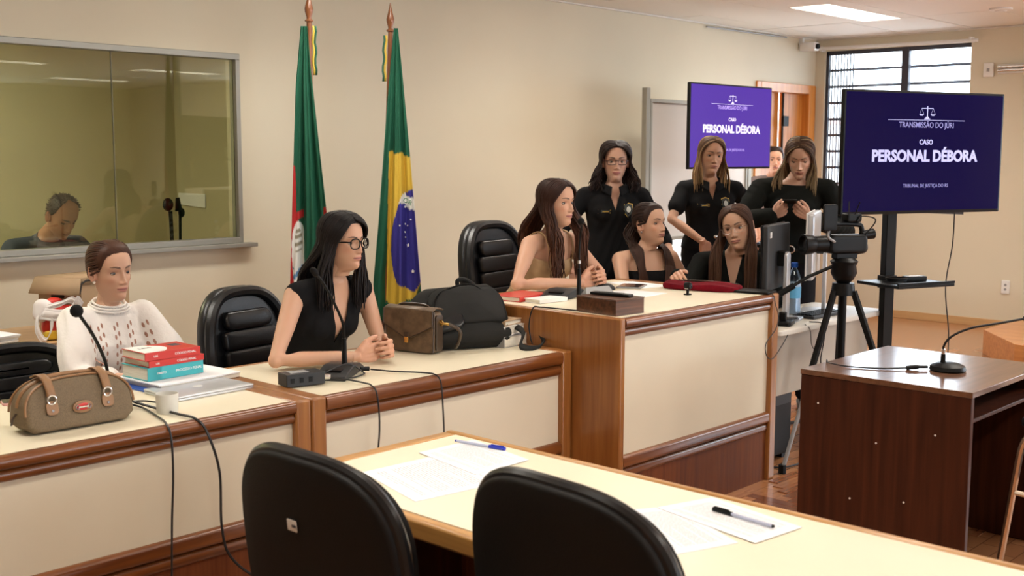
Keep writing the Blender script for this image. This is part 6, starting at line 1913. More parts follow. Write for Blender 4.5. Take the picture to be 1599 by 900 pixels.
        if kind == 'slick':
            tie = sph(180, hair.get('tie', -18)); paths = []
            for i in range(hair.get('n', 200)):
                az_ = rng.uniform(-165, 165)
                h = hairline_el(az_) + rng.uniform(-0.5, 1) + (rng.uniform(0, 25) if rng.uniform() < 0.3 else 0)
                a0 = sph(az_, h)
                ts = np.linspace(0, 1, 16)
                D_ = slerp_dirs(a0, tie, ts); 
                if abs(az_) < 60:     # go over the side of the crown, not straight through the top
                    bend = np.sin(pi * ts)[:, None] * np.array((0.30 * (1 if az_ > 0 else -1) * (1 - 0.3 * abs(az_) / 60), 0, 0.05))
                    D_ = D_ + bend
                D_ /= np.linalg.norm(D_, axis=1, keepdims=True)
                off = 0.000 + 0.014 * np.clip(ts / 0.3, 0, 1) ** 0.7 + rng.uniform(-0.0008, 0.0012)
                paths.append(Hn(np.array(HC_) + D_ * (rad(D_) + off)[:, None]))
            V_, F_, (a_, b_, c_) = strands(np.array(paths), 0.0016, 0.0030, belly=0.0012)
            addh(V_, F_, hcol(base_c, a_, b_, c_, rng, None, 0.3))
            tp = np.array(HC_) + tie * (rad(tie[None])[0] + 0.018)
            if hair.get('bun'):
                bb = MB(); bb.ball(tuple(tp), (0.036, 0.028, 0.034), 18, 12)
                bv = np.array(bb.v); addh(Hn(bv), bb.f, np.tile(base_c * 0.9, (len(bv), 1)))
                ps = []
                for i in range(14):
                    r_ = 0.012 + 0.024 * (i / 14)
                    a = np.linspace(0, 2 * pi, 20) + i
                    ps.append(Hn(tp + np.stack([r_ * np.cos(a), -0.02 + 0.012 * np.cos(i * 1.0) - 0 * a, r_ * 0.95 * np.sin(a)], 1)))
                V_, F_, (a_, b_, c_) = strands(np.array(ps), 0.004, 0.004)
                addh(V_, F_, hcol(base_c, a_, b_, c_, rng, None, 0.3))
            for (sgn, cnt, zb_, forward) in hair.get('tails', []):
                ps = []
                t0 = Hn(tp)
                for i in range(cnt):
                    j = rng.uniform(-1, 1, 3) * np.array((0.034, 0.030, 0.026))
                    R_ = np.array(right) * sgn; Fd = np.array(fwd); Nn = np.array(N)
                    w_ = rng.uniform(-1, 1)
                    if forward:
                        pts = [t0 + j, t0 + R_ * 0.045 + Fd * 0.01 + np.array((0, 0, -0.06)) + j, Nn + R_ * (0.075 + 0.01 * w_) - Fd * 0.03 + np.array((0, 0, 0.045)) + j * .5,
                               Nn + R_ * (0.095 + 0.028 * w_) + Fd * (0.055 - 0.02 * w_) + np.array((0, 0, 0.012)), Nn + R_ * (0.095 + 0.025 * w_) + Fd * (0.112 + 0.006 * w_) + np.array((0, 0, -0.08)),
                               Nn + R_ * (0.090 + 0.035 * w_) + Fd * (0.135 + 0.01 * w_) + np.array((0, 0, -0.17)), np.array((*(Nn + R_ * (0.085 + 0.04 * w_) + Fd * 0.14)[:2], zb_ + rng.uniform(-0.02, 0.05)))]
                    else:
                        pts = [t0 + j, t0 - Fd * 0.03 + np.array((0, 0, -0.05)) + j, Nn - Fd * 0.12 + R_ * 0.05 * w_ + np.array((0, 0, -0.05)), np.array((*(Nn - Fd * 0.13 + R_ * 0.06 * w_)[:2], zb_ + rng.uniform(-0.02, 0.05)))]
                    sp = spline([tuple(p) for p in pts], 5)
                    idx = np.linspace(0, len(sp) - 1, 24).astype(int)
                    ps.append([tuple(sp[k]) for k in idx])
                V_, F_, (a_, b_, c_) = strands(np.array(ps), 0.0042, 0.0028, belly=0.002)
                addh(V_, F_, hcol(base_c, a_, b_, c_, rng, hair.get('tip'), 0.35))
        if kind == 'short':
            ps = []
            for i in range(hair.get('n', 500)):
                az_ = rng.uniform(-180, 180); h = bald(az_)
                el = h + (85 - h) * rng.uniform(0, 1) ** 1.2
                d = sph(az_, el); r = rad(d[None])[0]
                p0 = np.array(HC_) + d * (r + 0.004); dd = d + rng.uniform(-1, 1, 3) * 0.8
                ps.append(Hn(np.stack([p0 + dd * k * 0.0028 for k in range(4)])))
            V_, F_, (a_, b_, c_) = strands(np.array(ps), 0.0024, 0.0014, sides=4)
            addh(V_, F_, hcol(base_c, a_, b_, c_, rng, None, 0.5))
        mesh_obj('hair', np.concatenate(HVs), [f for ff in HFs for f in ff], M_hair, root, np.clip(np.concatenate(HCs), 0.002, 1))
    # ---- garments
    info = dict(root=root, N=N, hip=hip, right=right, fwd=fw, up=up, sh=sh, H=H, arms=arms, Rm=Rm, head=head, hs=hs)
    if top:
        mb = MB()
        g = top.get('g', 0.010)
        torso_rings(mb, hip, N, right, fw, g, male, t0=top.get('t0', -0.06), t1=top.get('t1', 1.03), bust=bust)
        for s, nm in ((1, 'R'), (-1, 'L')):
            S_ = sh[nm]
            sl = top.get('sleeve', 'none')
            if sl != 'strap':
                chain(mb, [N + right * (s * 0.045) - up * 0.030, N + right * (s * 0.10) - up * 0.035, S_ - right * (0.0 if sl != 'cap' else s * 0.018)], [0.046 + g * .8, 0.047 + g, 0.047 + g])
            if arms and nm in arms and sl not in ('none', 'cap', 'strap'):
                a = arms[nm]; E_ = Vector(a['el']); W_ = Vector(a['wr'])
                gs = top.get('gs', g)
                if sl == 'short': chain(mb, [S_, S_.lerp(E_, 0.32), S_.lerp(E_, 0.60)], [0.047 + gs, 0.046 + gs, 0.045 + gs + 0.004])
                elif sl == 'three': chain(mb, [S_, S_.lerp(E_, 0.5), E_, E_.lerp(W_, 0.22)], [0.047 + gs, 0.042 + gs, 0.038 + gs, 0.040 + gs])
                elif sl == 'long': chain(mb, [S_, S_.lerp(E_, 0.5), E_, E_.lerp(W_, 0.5), E_.lerp(W_, 0.93)], [0.047 + gs, 0.042 + gs, 0.037 + gs, 0.034 + gs, 0.026 + gs])
                elif sl == 'puff': chain(mb, [S_ + up * 0.012, S_.lerp(E_, 0.25), S_.lerp(E_, 0.6), E_, E_.lerp(W_, 0.5)], [0.055 + gs, 0.062 + gs, 0.064 + gs, 0.052 + gs, 0.040 + gs])
        tv, tf = remesh(mb, 0.0085, top.get('smooth', 5))
        # soft folds
        fold = top.get('fold', 0.003)
        if fold:
            P = tv
            dsp = fold * np.sin(P[:, 2] * 46 + 9 * np.sin(P[:, 0] * 13 + seed) + 7 * np.sin(P[:, 1] * 12)) * np.sin(P[:, 0] * 21 + P[:, 1] * 17 + seed)
            ax_ = np.array(hip) + ((P - np.array(hip)) @ np.array(up))[:, None] * np.array(up)[None]
            rr = P - ax_; rr /= np.linalg.norm(rr, axis=1, keepdims=True) + 1e-9
            tv = P + rr * dsp[:, None]
        if top.get('cuts'): tv, tf = cut_shell(tv, tf, N, right, fw, up, top['cuts'])
        o = mesh_obj(top.get('name', 'shirt'), tv, tf, top['mat'], root)
        if top.get('cuts'):
            md = o.modifiers.new('solid', 'SOLIDIFY'); md.thickness = 0.004; md.offset = 0.0
        info['shirt'] = o
        info['shirt_bvh'] = BVHTree.FromPolygons([tuple(p) for p in tv], tf)
    # ---- trousers
    if legs:
        mb = MB()
        torso_rings(mb, hip, N, right, fw, 0.006, male, t0=-0.14, t1=0.16, bust=0)
        kz = base[2]
        for s in (1, -1):
            hj = hip + right * (s * 0.088) - up * 0.03
            if stand:
                kn = Vector((hj.x, hj.y, kz + 0.50)) + fwd * 0.02 + right * (s * 0.02); an = Vector((kn.x, kn.y, kz + 0.09)) - fwd * 0.02
            else:
                kn = hj + fwd * 0.40 - Vector((0, 0, 0.03)); an = Vector((kn.x, kn.y, kz + 0.09)) - fwd * 0.02
            chain(mb, [hj, hj.lerp(kn, 0.5), kn, kn.lerp(an, 0.4), an], [0.088, 0.078, 0.058, 0.055, 0.042])
        pv, pf = remesh(mb, 0.011, 5)
        mesh_obj('trousers', pv, pf, top.get('pants', M_pants) if top else M_pants, root)
        for s in (1, -1):
            hj = hip + right * (s * 0.088)
            kn = hj + fwd * (0.02 if stand else 0.40)
            an = Vector((kn.x, kn.y, kz + 0.05)) - fwd * 0.02 + (right * (s * 0.02) if stand else Vector())
            mb = MB(); chain(mb, [an - fwd * 0.04 + Vector((0, 0, -0.015)), an + fwd * 0.06 + Vector((0, 0, -0.018)), an + fwd * 0.15 + Vector((0, 0, -0.024))], [0.034, 0.032, 0.024])
            sv, sf = remesh(mb, 0.01, 3)
            sv[:, 2] = np.maximum(sv[:, 2], kz + 0.002)
            mesh_obj('shoe', sv, sf, M_black, root)
    return info

def on_shirt(info, a, c, off=0.004):
    """point on the front of the garment at side offset a (person's right positive) and height c from the neck base"""
    o = info['N'] + info['right'] * a + info['up'] * c + info['fwd'] * 0.5
    h = info['shirt_bvh'].ray_cast(o, -info['fwd'])
    if h[0] is None: return info['N'] + info['right'] * a + info['up'] * c + info['fwd'] * 0.12, info['fwd']
    return h[0] + h[1] * 0 + info['fwd'] * off, info['fwd']
def patch(info, name, poly, a, c, m, off=0.004, inner=None, th=0.002):
    mb = MB()
    top_ = []; n = len(poly)
    for (u, v) in poly:
        p, _ = on_shirt(info, a + u, c + v, off); top_.append(p)
    ctr = on_shirt(info, a, c, off)[0]
    mb.add([tuple(p) for p in top_] + [tuple(ctr)] + [tuple(p - info['fwd'] * 0.006) for p in top_], [(i, (i + 1) % n, n) for i in range(n)] + [(i, i + n + 1, (i + 1) % n + n + 1, (i + 1) % n) for i in range(n)])
    return mb.build(name, m, info['root'], world=True)
def collar(info, m, w=0.05, r=0.062, spread=0.5, h=0.035, name='collar'):
    N, rt, fw, up = info['N'], info['right'], info['fwd'], info['up']
    mb = MB()
    def fn(a, b):
        an = -pi + 2 * pi * a
        # opening at the front (an=+-pi is front)
        k = abs(a - 0.5) * 2
        th = pi * (1 - 0.10) * (a - 0.5) * 2
        rr = r + 0.028 * b
        z = 0.040 - 0.03 * k * k - h * b - 0.020 * b * k ** 4
        return tuple(N + rt * (rr * 1.02 * sin(th)) - fw * (rr * 0.95 * cos(th)) + fw * (0.012 + 0.022 * k * k * (0.5 + b)) + up * z)
    mb.sheet(fn, 40, 4)
    mb.build(name, m, info['root'], world=True, solid=0.004)
def glasses(info, m, shape='round', lens=0.021, sc=1.0, thick=0.0016):
    H = info['H']
    g = None
    yf = 0.099
    mbf = MB()
    for s in (-1, 1):
        pts = []
        for k in range(29):
            a = 2 * pi * k / 28
            if shape == 'round': x, z = lens * 1.05 * cos(a), lens * 0.92 * sin(a)
            else:
                e = 4.0 if shape == 'rect' else 2.6
                x = lens * 1.15 * abs(cos(a)) ** (2 / e) * (1 if cos(a) > 0 else -1); z = lens * (0.68 if shape == 'rect' else 0.95) * abs(sin(a)) ** (2 / e) * (1 if sin(a) > 0 else -1)
            xx = s * 0.0325 + x
            pts.append(H((xx, yf - 0.9 * xx * xx / 0.06 * 0.12 - 0.0, z - 0.001)))
        mbf.tube(pts, thick * info['hs'], 6, False)
        xx = s * (0.0325 + lens * 1.1)
        mbf.tube([H((xx, yf - 0.010, 0.006)), H((s * 0.070, yf - 0.020, 0.008)), H((s * 0.0785, 0.03, 0.006)), H((s * 0.080, -0.01, 0.002))], thick * info['hs'] * 1.1, 6)
    mbf.tube(spline([H((-0.0325 + lens, yf + 0.000, 0.004)), H((0, yf + 0.003, 0.008)), H((0.0325 - lens, yf + 0.000, 0.004))], 5), thick * info['hs'], 6)
    gl = mbf.build('glasses', m, info['root'], world=True)
    for s in (-1, 1):
        vs = [H((s * 0.0325, yf - 0.002, 0))]
        for k in range(24):
            a = 2 * pi * k / 24; x, z = lens * 1.0 * cos(a), lens * 0.85 * sin(a); xx = s * 0.0325 + x
            vs.append(H((xx, yf - 1.8 * xx * xx, z)))
        MB().add([tuple(p) for p in vs], [(0, 1 + k, 1 + (k + 1) % 24) for k in range(24)]).build('spectacle_lens', M_lens, gl, world=True)
    return gl

FOOT = lambda x, y, z=0: (x, y, z)
tan_skin = (0.60, 0.37, 0.26); fair = (0.60, 0.355, 0.24); warm = (0.62, 0.36, 0.24)

# A: woman in the white openwork blouse
def lace_mat():
    m = mat('white_openwork_cotton', (0.80, 0.76, 0.72), 0.75, sheen=0.3)
    nt = m.node_tree; b = nt.nodes['Principled BSDF']
    tc = nt.nodes.new('ShaderNodeTexCoord')
    n = nt.nodes.new('ShaderNodeTexNoise'); n.inputs['Scale'].default_value = 60
    nt.links.new(tc.outputs['Object'], n.inputs[0])
    bp = nt.nodes.new('ShaderNodeBump'); bp.inputs['Strength'].default_value = 0.5; bp.inputs['Distance'].default_value = 0.004
    nt.links.new(n.outputs[0], bp.inputs['Height']); nt.links.new(bp.outputs[0], b.inputs['Normal'])
    return m
M_lace = lace_mat()
NA = Vector((2.34, 4.52, 0.945))
A = person('woman in white openwork blouse, hair in a low bun, behind the red books', (2.38, 4.6, 0), NA, -92, (2.335, 4.475, 1.115), -86, -3, 2, hs=0.98, skin=fair, haircol=(0.060, 0.025, 0.014),
           lip=(0.52, 0.20, 0.17), arms={'R': dict(el=(2.12, 4.36, 0.70), wr=(2.24, 4.12, 0.72), d=(0.5, -0.85, 0), n=(0, 0, -1)), 'L': dict(el=(2.54, 4.30, 0.70), wr=(2.42, 4.10, 0.72), d=(-0.5, -0.85, 0), n=(0, 0, -1))},
           hair=dict(kind='slick', bun=True, tie=-20, n=260), top=dict(mat=M_lace, sleeve='puff', g=0.014, fold=0.005, name='blouse', t1=1.06), openu=13, openl=-17, seed=3, sw=0.148)
mb = MB()
for k in range(34):
    a = 2 * pi * k / 34
    p = A['N'] + A['right'] * (0.063 * sin(a)) + A['fwd'] * (0.004 + 0.060 * cos(a)) + A['up'] * (0.035 - 0.012 * cos(a))
    q = A['N'] + A['right'] * (0.078 * sin(a)) + A['fwd'] * (0.008 + 0.074 * cos(a)) + A['up'] * (0.018 - 0.016 * cos(a))
    mb.ball(tuple(p), 0.0055, 6, 4); mb.ball(tuple(q), 0.0058, 6, 4)
mb.build('lace_collar', M_lace, A['root'], world=True, kind='stuff')
mb = MB()
for j in range(3):
    ring = [tuple(A['N'] + A['right'] * ((0.066 + 0.009 * j) * sin(2 * pi * k / 32)) + A['fwd'] * (0.005 + (0.063 + 0.009 * j) * cos(2 * pi * k / 32)) + A['up'] * ((0.038 - 0.010 * j) - 0.013 * cos(2 * pi * k / 32))) for k in range(33)]
    mb.tube(ring, 0.0042, 6, False)
mb.build('neck_band', M_lace, A['root'], world=True)
M_hole = mat('openwork_shadow_skin', (0.38, 0.20, 0.145), 0.8)
hl = None
for a_ in (-0.115, -0.050, 0.012, 0.075, 0.125):
    for k in range(7):
        c = -0.045 - 0.036 * k
        for e in (-1, 1):
            patch(A, 'openwork_hole', [(0.0045 * cos(q * pi / 3), 0.011 * sin(q * pi / 3)) for q in range(6)], a_ + e * 0.008, c - (0.012 if e > 0 else 0), M_hole, 0.0012)
MB().ball(tuple(A['H']((0.079, -0.006, -0.040))), 0.0065, 12, 8).build('pearl_earring', mat('pearl', (0.85, 0.8, 0.72), 0.2), A['root'], world=True)

# B: woman with round glasses, black sleeveless top
NB = Vector((2.93, 3.76, 1.075))
hb = (3.02, 3.485, 0.800)
B = person('woman in round dark glasses and black sleeveless top, hands clasped, at middle desk', (2.92, 4.05, 0), NB, -90, (2.942, 3.70, 1.246), -80, -1, 0, hs=0.91, skin=(0.60, 0.35, 0.235), haircol=(0.012, 0.009, 0.009),
           lip=(0.50, 0.19, 0.16), hip=(2.90, 3.98, 0.60),
           arms={'R': dict(el=(2.57, 3.66, 0.810), wr=(2.855, 3.525, 0.808), d=(0.93, -0.30, 0.12), n=(0.25, 0.90, 0.1), curl=(38, 55, 40)), 'L': dict(el=(3.14, 3.72, 0.815), wr=(3.025, 3.555, 0.818), d=(-0.30, -0.92, 0.12), n=(-0.9, 0.25, -0.1), curl=(42, 60, 40))},
           hair=dict(kind='long', zb=0.98, n=300, cap=0.018, lift=0.010, vol=0.75, wave=0.004, split=100, fx=0.085, fy=0.05, part=0.10), openu=20, openl=-20, seed=5, sw=0.175,
           top=dict(mat=M_blackcloth, sleeve='cap', g=0.010, fold=0.002, name='top', t1=1.0, cuts=[([(0, -0.20), (0.060, 0.03), (0.075, 0.12), (-0.075, 0.12), (-0.060, 0.03)], 1), ([(-0.07, -0.005), (0.07, -0.005), (0.07, 0.12), (-0.07, 0.12)], -1)]))
glasses(B, M_black, 'oval', 0.0235, thick=0.0029)
MB().lathe(tuple(Vector((2.985, 3.468, 0.832))), [(0.007, 0), (0.009, 0.004), (0.007, 0.008)], 14, 'y').build('ring', M_gold, B['root'], world=True)

# J: woman in beige top at the judge desk
NJ = Vector((4.42, 3.86, 1.195))
J = person('woman in beige sleeveless top, hands clasped, seated at the tall desk', (4.45, 4.15, 0.15), NJ, -86, (4.370, 3.79, 1.362), -88, 0, 0, hs=0.94, skin=(0.59, 0.34, 0.23), haircol=(0.036, 0.016, 0.012),
           lip=(0.52, 0.20, 0.18), hip=(4.42, 4.08, 0.73), mouth_open=0.5,
           arms={'R': dict(el=(4.08, 3.80, 0.975), wr=(4.40, 3.665, 0.968), d=(0.93, -0.30, 0.18), n=(0.25, 0.90, 0.1), curl=(36, 50, 40)), 'L': dict(el=(4.74, 3.82, 0.99), wr=(4.56, 3.68, 0.975), d=(-0.45, -0.86, 0.22), n=(-0.9, 0.30, -0.1), curl=(40, 55, 40))},
           hair=dict(kind='long', zb=0.99, n=420, vol=1.15, wave=0.010, freq=30, split=128, fx=0.10, fy=0.088, tip=(0.085, 0.034, 0.018)), openu=21, openl=-20, seed=8, sw=0.172,
           top=dict(mat=M_beige, sleeve='strap', g=0.009, fold=0.003, name='camisole', t1=0.94, cuts=[([(-0.3, -0.085), (0.3, -0.085), (0.3, 0.2), (-0.3, 0.2)], 0)]))
def straps(info, m, xa=0.095, za=-0.09, wdt=0.008):
    N, rt, fw, up = info['N'], info['right'], info['fwd'], info['up']
    for s in (-1, 1):
        pts = [N + rt * (s * xa) + up * za + fw * 0.100, N + rt * (s * (xa + 0.004)) + up * (-0.03) + fw * 0.066, N + rt * (s * (xa + 0.006)) + up * 0.012 + fw * 0.02, N + rt * (s * (xa + 0.004)) + up * 0.008 - fw * 0.03, N + rt * (s * xa) + up * (-0.05) - fw * 0.078, N + rt * (s * xa) + up * (za - 0.02) - fw * 0.097]
        MB().tube(spline([tuple(p) for p in pts], 5), wdt / 2, 6).build('strap', m, info['root'], world=True)
straps(J, M_beige, 0.098, -0.095, 0.009)

# ponytail woman, black tank top
NP = Vector((5.345, 3.96, 1.055))
P = person('woman in black tank top with dark hair tied back, looking right, behind desk', (5.38, 4.05, 0), NP, -112, (5.345, 3.93, 1.208), -95, 7, 0, hs=0.97, skin=fair, haircol=(0.030, 0.015, 0.011),
           lip=(0.50, 0.19, 0.16), arms={'R': dict(el=(5.08, 3.90, 0.80), wr=(5.20, 3.68, 0.78), d=(0.5, -0.8, 0), n=(0, 0, -1)), 'L': dict(el=(5.62, 3.83, 0.80), wr=(5.45, 3.64, 0.79), d=(-0.4, -0.9, 0), n=(0, 0, -1))},
           hair=dict(kind='slick', tie=-8, n=260, tails=[(1, 70, 0.80, True), (-1, 70, 0.80, True), (1, 40, 0.85, False), (-1, 40, 0.85, False)], tip=(0.07, 0.03, 0.018)), openu=12, openl=-16, seed=11,
           top=dict(mat=M_blackcloth, sleeve='strap', g=0.009, name='tank_top', t1=0.94, cuts=[([(-0.3, -0.10), (0.3, -0.10), (0.3, 0.2), (-0.3, 0.2)], 0)]))
straps(P, M_blackcloth, 0.10, -0.10, 0.016)
MB().ball(tuple(P['H']((0.080, -0.004, -0.042))), 0.006, 10, 8).build('earring', M_chrome, P['root'], world=True)

# blazer woman with glasses leaning
NZ = Vector((5.705, 3.60, 1.025))
Z_ = person('woman in black blazer and thin glasses, head tilted, beside the grey monitor', (5.78, 3.68, 0), NZ, -150, (5.67, 3.565, 1.192), -160, -2, 12, hs=1.04, skin=fair, haircol=(0.060, 0.028, 0.018),
           lip=(0.50, 0.20, 0.17), hip=(5.80, 3.66, 0.54), arms={'R': dict(el=(5.40, 3.72, 0.84), wr=(5.14, 3.60, 0.955), d=(-0.8, -0.5, 0.15), n=(0.3, -0.5, -0.8), curl=(25, 30, 20)), 'L': dict(el=(5.78, 3.36, 0.80), wr=(5.55, 3.42, 0.80), d=(-0.9, 0.2, 0), n=(0, 0, -1))},
           hair=dict(kind='long', zb=0.80, n=300, vol=0.55, wave=0.003, split=140, fx=0.095, fy=0.095, tip=(0.10, 0.05, 0.03)), openu=20, openl=-20, gaze=(8, 6), seed=14, sw=0.18,
           top=dict(mat=M_blackcloth2, sleeve='long', g=0.017, gs=0.016, name='blazer', t1=1.04, cuts=[([(0, -0.23), (0.052, 0.03), (0.075, 0.12), (-0.075, 0.12), (-0.052, 0.03)], 1)]))
glasses(Z_, M_chrome, 'oval', 0.0215, thick=0.0009)

M_badge_y = mat('yellow_badge', (0.55, 0.36, 0.05), 0.5)
M_badge_s = mat('pale_badge', (0.52, 0.54, 0.50), 0.5)
M_badge_k = mat('dark_badge', (0.02, 0.03, 0.03), 0.5)
shield = [(-0.024, 0.030), (0, 0.036), (0.024, 0.030), (0.025, 0.0), (0.018, -0.022), (0, -0.040), (-0.018, -0.022), (-0.025, 0.0)]
def badges(info, big=1.0, nx=0.062):
    # name strip on the person's right chest, shield on the left
    patch(info, 'name_strip', [(-0.038, 0.011), (0.038, 0.011), (0.038, -0.011), (-0.038, -0.011)], nx, -0.135, M_badge_y, 0.003)
    patch(info, 'name_strip_field', [(-0.035, 0.008), (0.018, 0.008), (0.018, -0.008), (-0.035, -0.008)], nx, -0.135, M_badge_k, 0.005)
    patch(info, 'name_strip_mark', [(-0.028, 0.0025), (0.012, 0.0025), (0.012, -0.0025), (-0.028, -0.0025)], nx, -0.135, M_badge_y, 0.0065)
    patch(info, 'shield_badge', [(u * big, v * big) for u, v in shield], -0.082, -0.125, M_badge_y, 0.003)
    patch(info, 'shield_field', [(u * big * .86, v * big * .86) for u, v in shield], -0.082, -0.125, M_badge_k, 0.005)
    patch(info, 'shield_emblem', [(0.012 * big * cos(q * pi / 4), 0.016 * big * sin(q * pi / 4)) for q in range(8)], -0.082, -0.122, M_badge_s, 0.007)
    S_ = info['sh']['R']
    c = S_ + info['right'] * 0.052 - info['up'] * 0.060 + info['fwd'] * 0.024
    t1 = (info['fwd'] * 0.9 - info['right'] * 0.35).normalized(); nn = (info['right'] * 0.9 + info['fwd'] * 0.35).normalized()
    pts = [c + t1 * (0.024 * u) + info['up'] * (0.013 * v) + nn * 0.006 for u, v in ((-1, -1), (1, -1), (1, 1), (-1, 1))]
    MB().add([tuple(p) for p in pts] + [tuple(p - nn * 0.012) for p in pts], [(0, 1, 2, 3), (0, 4, 5, 1), (1, 5, 6, 2), (2, 6, 7, 3), (3, 7, 4, 0)]).build('arm_patch', M_badge_y, info['root'], world=True)

# guard 1
NG = Vector((5.47, 4.30, 1.405))
G1 = person('standing woman guard in black shirt and glasses with long wavy dark hair', (5.47, 4.32, 0), NG, -134, (5.465, 4.285, 1.562), -136, -1, 0, hs=0.96, skin=(0.56, 0.33, 0.235), haircol=(0.022, 0.012, 0.010),
            lip=(0.48, 0.17, 0.15), stand=True, hip=(5.45, 4.32, 0.915), arms={'R': dict(el=(5.18, 4.50, 1.12), wr=(5.14, 4.34, 0.93), d=(0.0, -0.25, -0.95), n=(0.9, -0.2, 0), curl=(20, 25, 20)), 'L': dict(el=(5.74, 4.13, 1.11), wr=(5.66, 3.98, 0.96), d=(-0.1, -0.2, -0.95), n=(-0.9, 0.2, 0))},
            hair=dict(kind='long', zb=1.395, n=260, vol=1.5, wave=0.016, freq=60, split=112, fx=0.10, fy=0.045), openu=19, openl=-19, seed=21, sw=0.166,
            top=dict(mat=M_blackcloth, sleeve='three', g=0.006, gs=0.007, name='shirt', t0=-0.16, t1=1.02, cuts=[([(0, -0.115), (0.045, 0.03), (0.06, 0.12), (-0.06, 0.12), (-0.045, 0.03)], 1)]))
collar(G1, M_blackcloth); badges(G1, 1.15); glasses(G1, mat('dark_red_frame', (0.05, 0.012, 0.012), 0.3), 'rect', 0.0225, thick=0.0021)

# guard 2
NG2 = Vector((6.375, 4.22, 1.425))
G2 = person('standing woman guard in black polo, straight blond-tipped hair, hand in pocket', (6.38, 4.24, 0), NG2, -134, (6.36, 4.20, 1.600), -132, -2, -4, hs=0.98, skin=(0.59, 0.34, 0.23), haircol=(0.085, 0.045, 0.024),
            lip=(0.50, 0.20, 0.17), stand=True, hip=(6.40, 4.24, 0.94), arms={'R': dict(el=(6.10, 4.32, 1.195), wr=(6.13, 4.10, 1.06), d=(0.55, 0.1, -0.8), n=(0.4, 0.8, 0), nohand=False), 'L': dict(el=(6.74, 4.02, 1.16), wr=(6.66, 3.92, 0.95), d=(-0.1, -0.1, -0.95), n=(-0.9, 0.2, 0))},
            hair=dict(kind='long', zb=1.37, n=260, vol=0.5, wave=0.003, split=92, fx=0.080, fy=0.04, tip=(0.42, 0.27, 0.13), streak=((0.30, 0.19, 0.10), 0.25)), openu=18, openl=-18, seed=25, sw=0.168,
            top=dict(mat=M_blackcloth, sleeve='short', g=0.012, gs=0.007, name='polo_shirt', t0=0.12, t1=1.02, cuts=[([(0, -0.10), (0.045, 0.03), (0.06, 0.12), (-0.06, 0.12), (-0.045, 0.03)], 1)]))
collar(G2, M_blackcloth); badges(G2, 1.15)
bb_ = G2['hip'] + G2['up'] * 0.15 + G2['fwd'] * 0.128 - G2['right'] * 0.02
MB().ball(tuple(bb_), (0.014, 0.014, 0.014), 12, 8).build('belt_button', M_chrome, G2['root'], world=True)

# phone woman
NPH = Vector((6.47, 3.66, 1.435))
PH = person('woman in black long-sleeved top looking down at the phone in both hands', (6.50, 3.72, 0), NPH, -150, (6.46, 3.62, 1.588), -152, -20, 0, hs=1.0, skin=(0.58, 0.35, 0.25), haircol=(0.060, 0.032, 0.020),
            lip=(0.42, 0.16, 0.13), stand=True, hip=(6.50, 3.70, 0.94), arms={'R': dict(el=(6.14, 3.84, 1.20), wr=(6.058, 3.565, 1.245), d=(0.42, -0.55, 0.42), n=(0.72, 0.62, 0.20), curl=(52, 55, 35), s=0.92), 'L': dict(el=(6.66, 3.40, 1.14), wr=(6.190, 3.395, 1.240), d=(-0.50, 0.46, 0.44), n=(0.86, 0.44, 0.20), curl=(52, 55, 35), s=0.92)},
            hair=dict(kind='long', zb=1.36, n=280, vol=0.6, wave=0.005, split=95, fx=0.100, fy=0.045, tip=(0.30, 0.22, 0.12), streak=((0.22, 0.16, 0.09), 0.2)), openu=-8, openl=-24, gaze=(0, -25), seed=31, sw=0.20,
            top=dict(mat=M_blackcloth2, sleeve='long', g=0.022, gs=0.024, name='top', t0=0.0, t1=1.02, fold=0.004, cuts=[([(-0.105, -0.012), (0.105, -0.012), (0.08, 0.12), (-0.08, 0.12)], 0)]))
MB().tube([tuple(PH['hip'] + PH['up'] * 0.10 + PH['right'] * (0.195 * sin(2 * pi * k / 30)) + PH['fwd'] * (0.138 * cos(2 * pi * k / 30))) for k in range(31)], 0.016, 6, False).build('belt', M_black, PH['root'], world=True)
cb_ = PH['hip'] + PH['up'] * 0.10 + PH['fwd'] * 0.158
MB().tube([tuple(cb_ + PH['right'] * (0.030 * cos(2 * pi * k / 20)) + PH['up'] * (0.022 * sin(2 * pi * k / 20))) for k in range(21)], 0.005, 8, False).build('belt_buckle', M_chrome, PH['root'], world=True)
phn = thing('mobile_phone', 'dark mobile phone held by the woman looking down', 'phone', (6.115, 3.480, 1.325), radians(-60))
MB().rprism(rect(0.074, 0.145, 0.008), 0, 0.009, 0.003, lambda u, v, h: (u, -v * 0.97 + h * 0.2, v * 0.2 + h * 0.97)).build('case', M_black, phn)
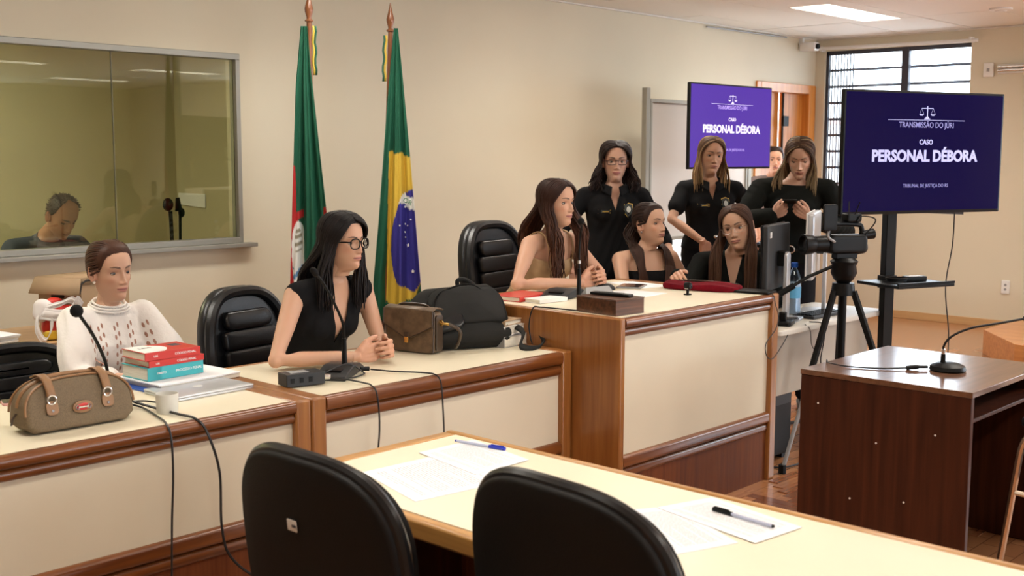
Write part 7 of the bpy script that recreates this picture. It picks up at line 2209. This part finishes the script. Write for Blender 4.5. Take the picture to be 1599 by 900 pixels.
MB().rprism(rect(0.068, 0.137, 0.006), 0.009, 0.0096, 0.0002, lambda u, v, h: (u, -v * 0.97 + h * 0.2, v * 0.2 + h * 0.97)).build('screen', M_glassdark, phn)

# person in the doorway
ND = Vector((9.56, 5.64, 1.395))
DW = person('person in grey t-shirt peering out of the orange doorway', (9.56, 5.66, 0), ND, -140, (9.53, 5.60, 1.560), -143, 0, 0, hs=0.98, skin=(0.66, 0.34, 0.22), haircol=(0.030, 0.015, 0.010),
            stand=True, hip=(9.58, 5.66, 0.88), arms={'R': dict(el=(9.46, 5.74, 1.08), wr=(9.42, 5.68, 0.85), d=(0, 0, -1), n=(1, 0, 0)), 'L': dict(el=(9.90, 5.46, 1.08), wr=(9.86, 5.40, 0.85), d=(0, 0, -1), n=(-1, 0, 0))},
            hair=dict(kind='slick', bun=True, tie=-10, n=120), seed=41, top=dict(mat=M_grey, sleeve='short', g=0.014, name='tshirt', t1=1.03))

# man behind the glass
NM = Vector((3.06, 6.62, 1.09))
def bald_line(a): return float(np.interp(abs(a), [0, 30, 50, 65, 80, 110, 140, 180], [84, 80, 58, 22, -5, -14, -32, -40]))
MN = person('man in blue-grey shirt with receding hair, head bowed, behind the glass', (3.06, 6.80, 0), NM, -88, (3.10, 6.50, 1.235), -82, -32, 0, hs=1.0, hip=(3.06, 6.87, 0.62), skin=(0.30, 0.14, 0.085), haircol=(0.018, 0.015, 0.014),
            lip=(0.22, 0.08, 0.06), male=True, arms={'R': dict(el=(2.76, 6.52, 0.88), wr=(2.92, 6.44, 0.905), d=(0.6, -0.6, 0), n=(0, 0, -1)), 'L': dict(el=(3.38, 6.52, 0.88), wr=(3.22, 6.44, 0.905), d=(-0.6, -0.6, 0), n=(0, 0, -1))},
            hair=dict(kind='short', bald=bald_line, cap=0.005, n=700), openu=-12, openl=-22, seed=51, sw=0.20, bust=0,
            top=dict(mat=M_bluegrey, sleeve='long', g=0.016, name='shirt', t1=1.04))
collar(MN, M_bluegrey, r=0.068)
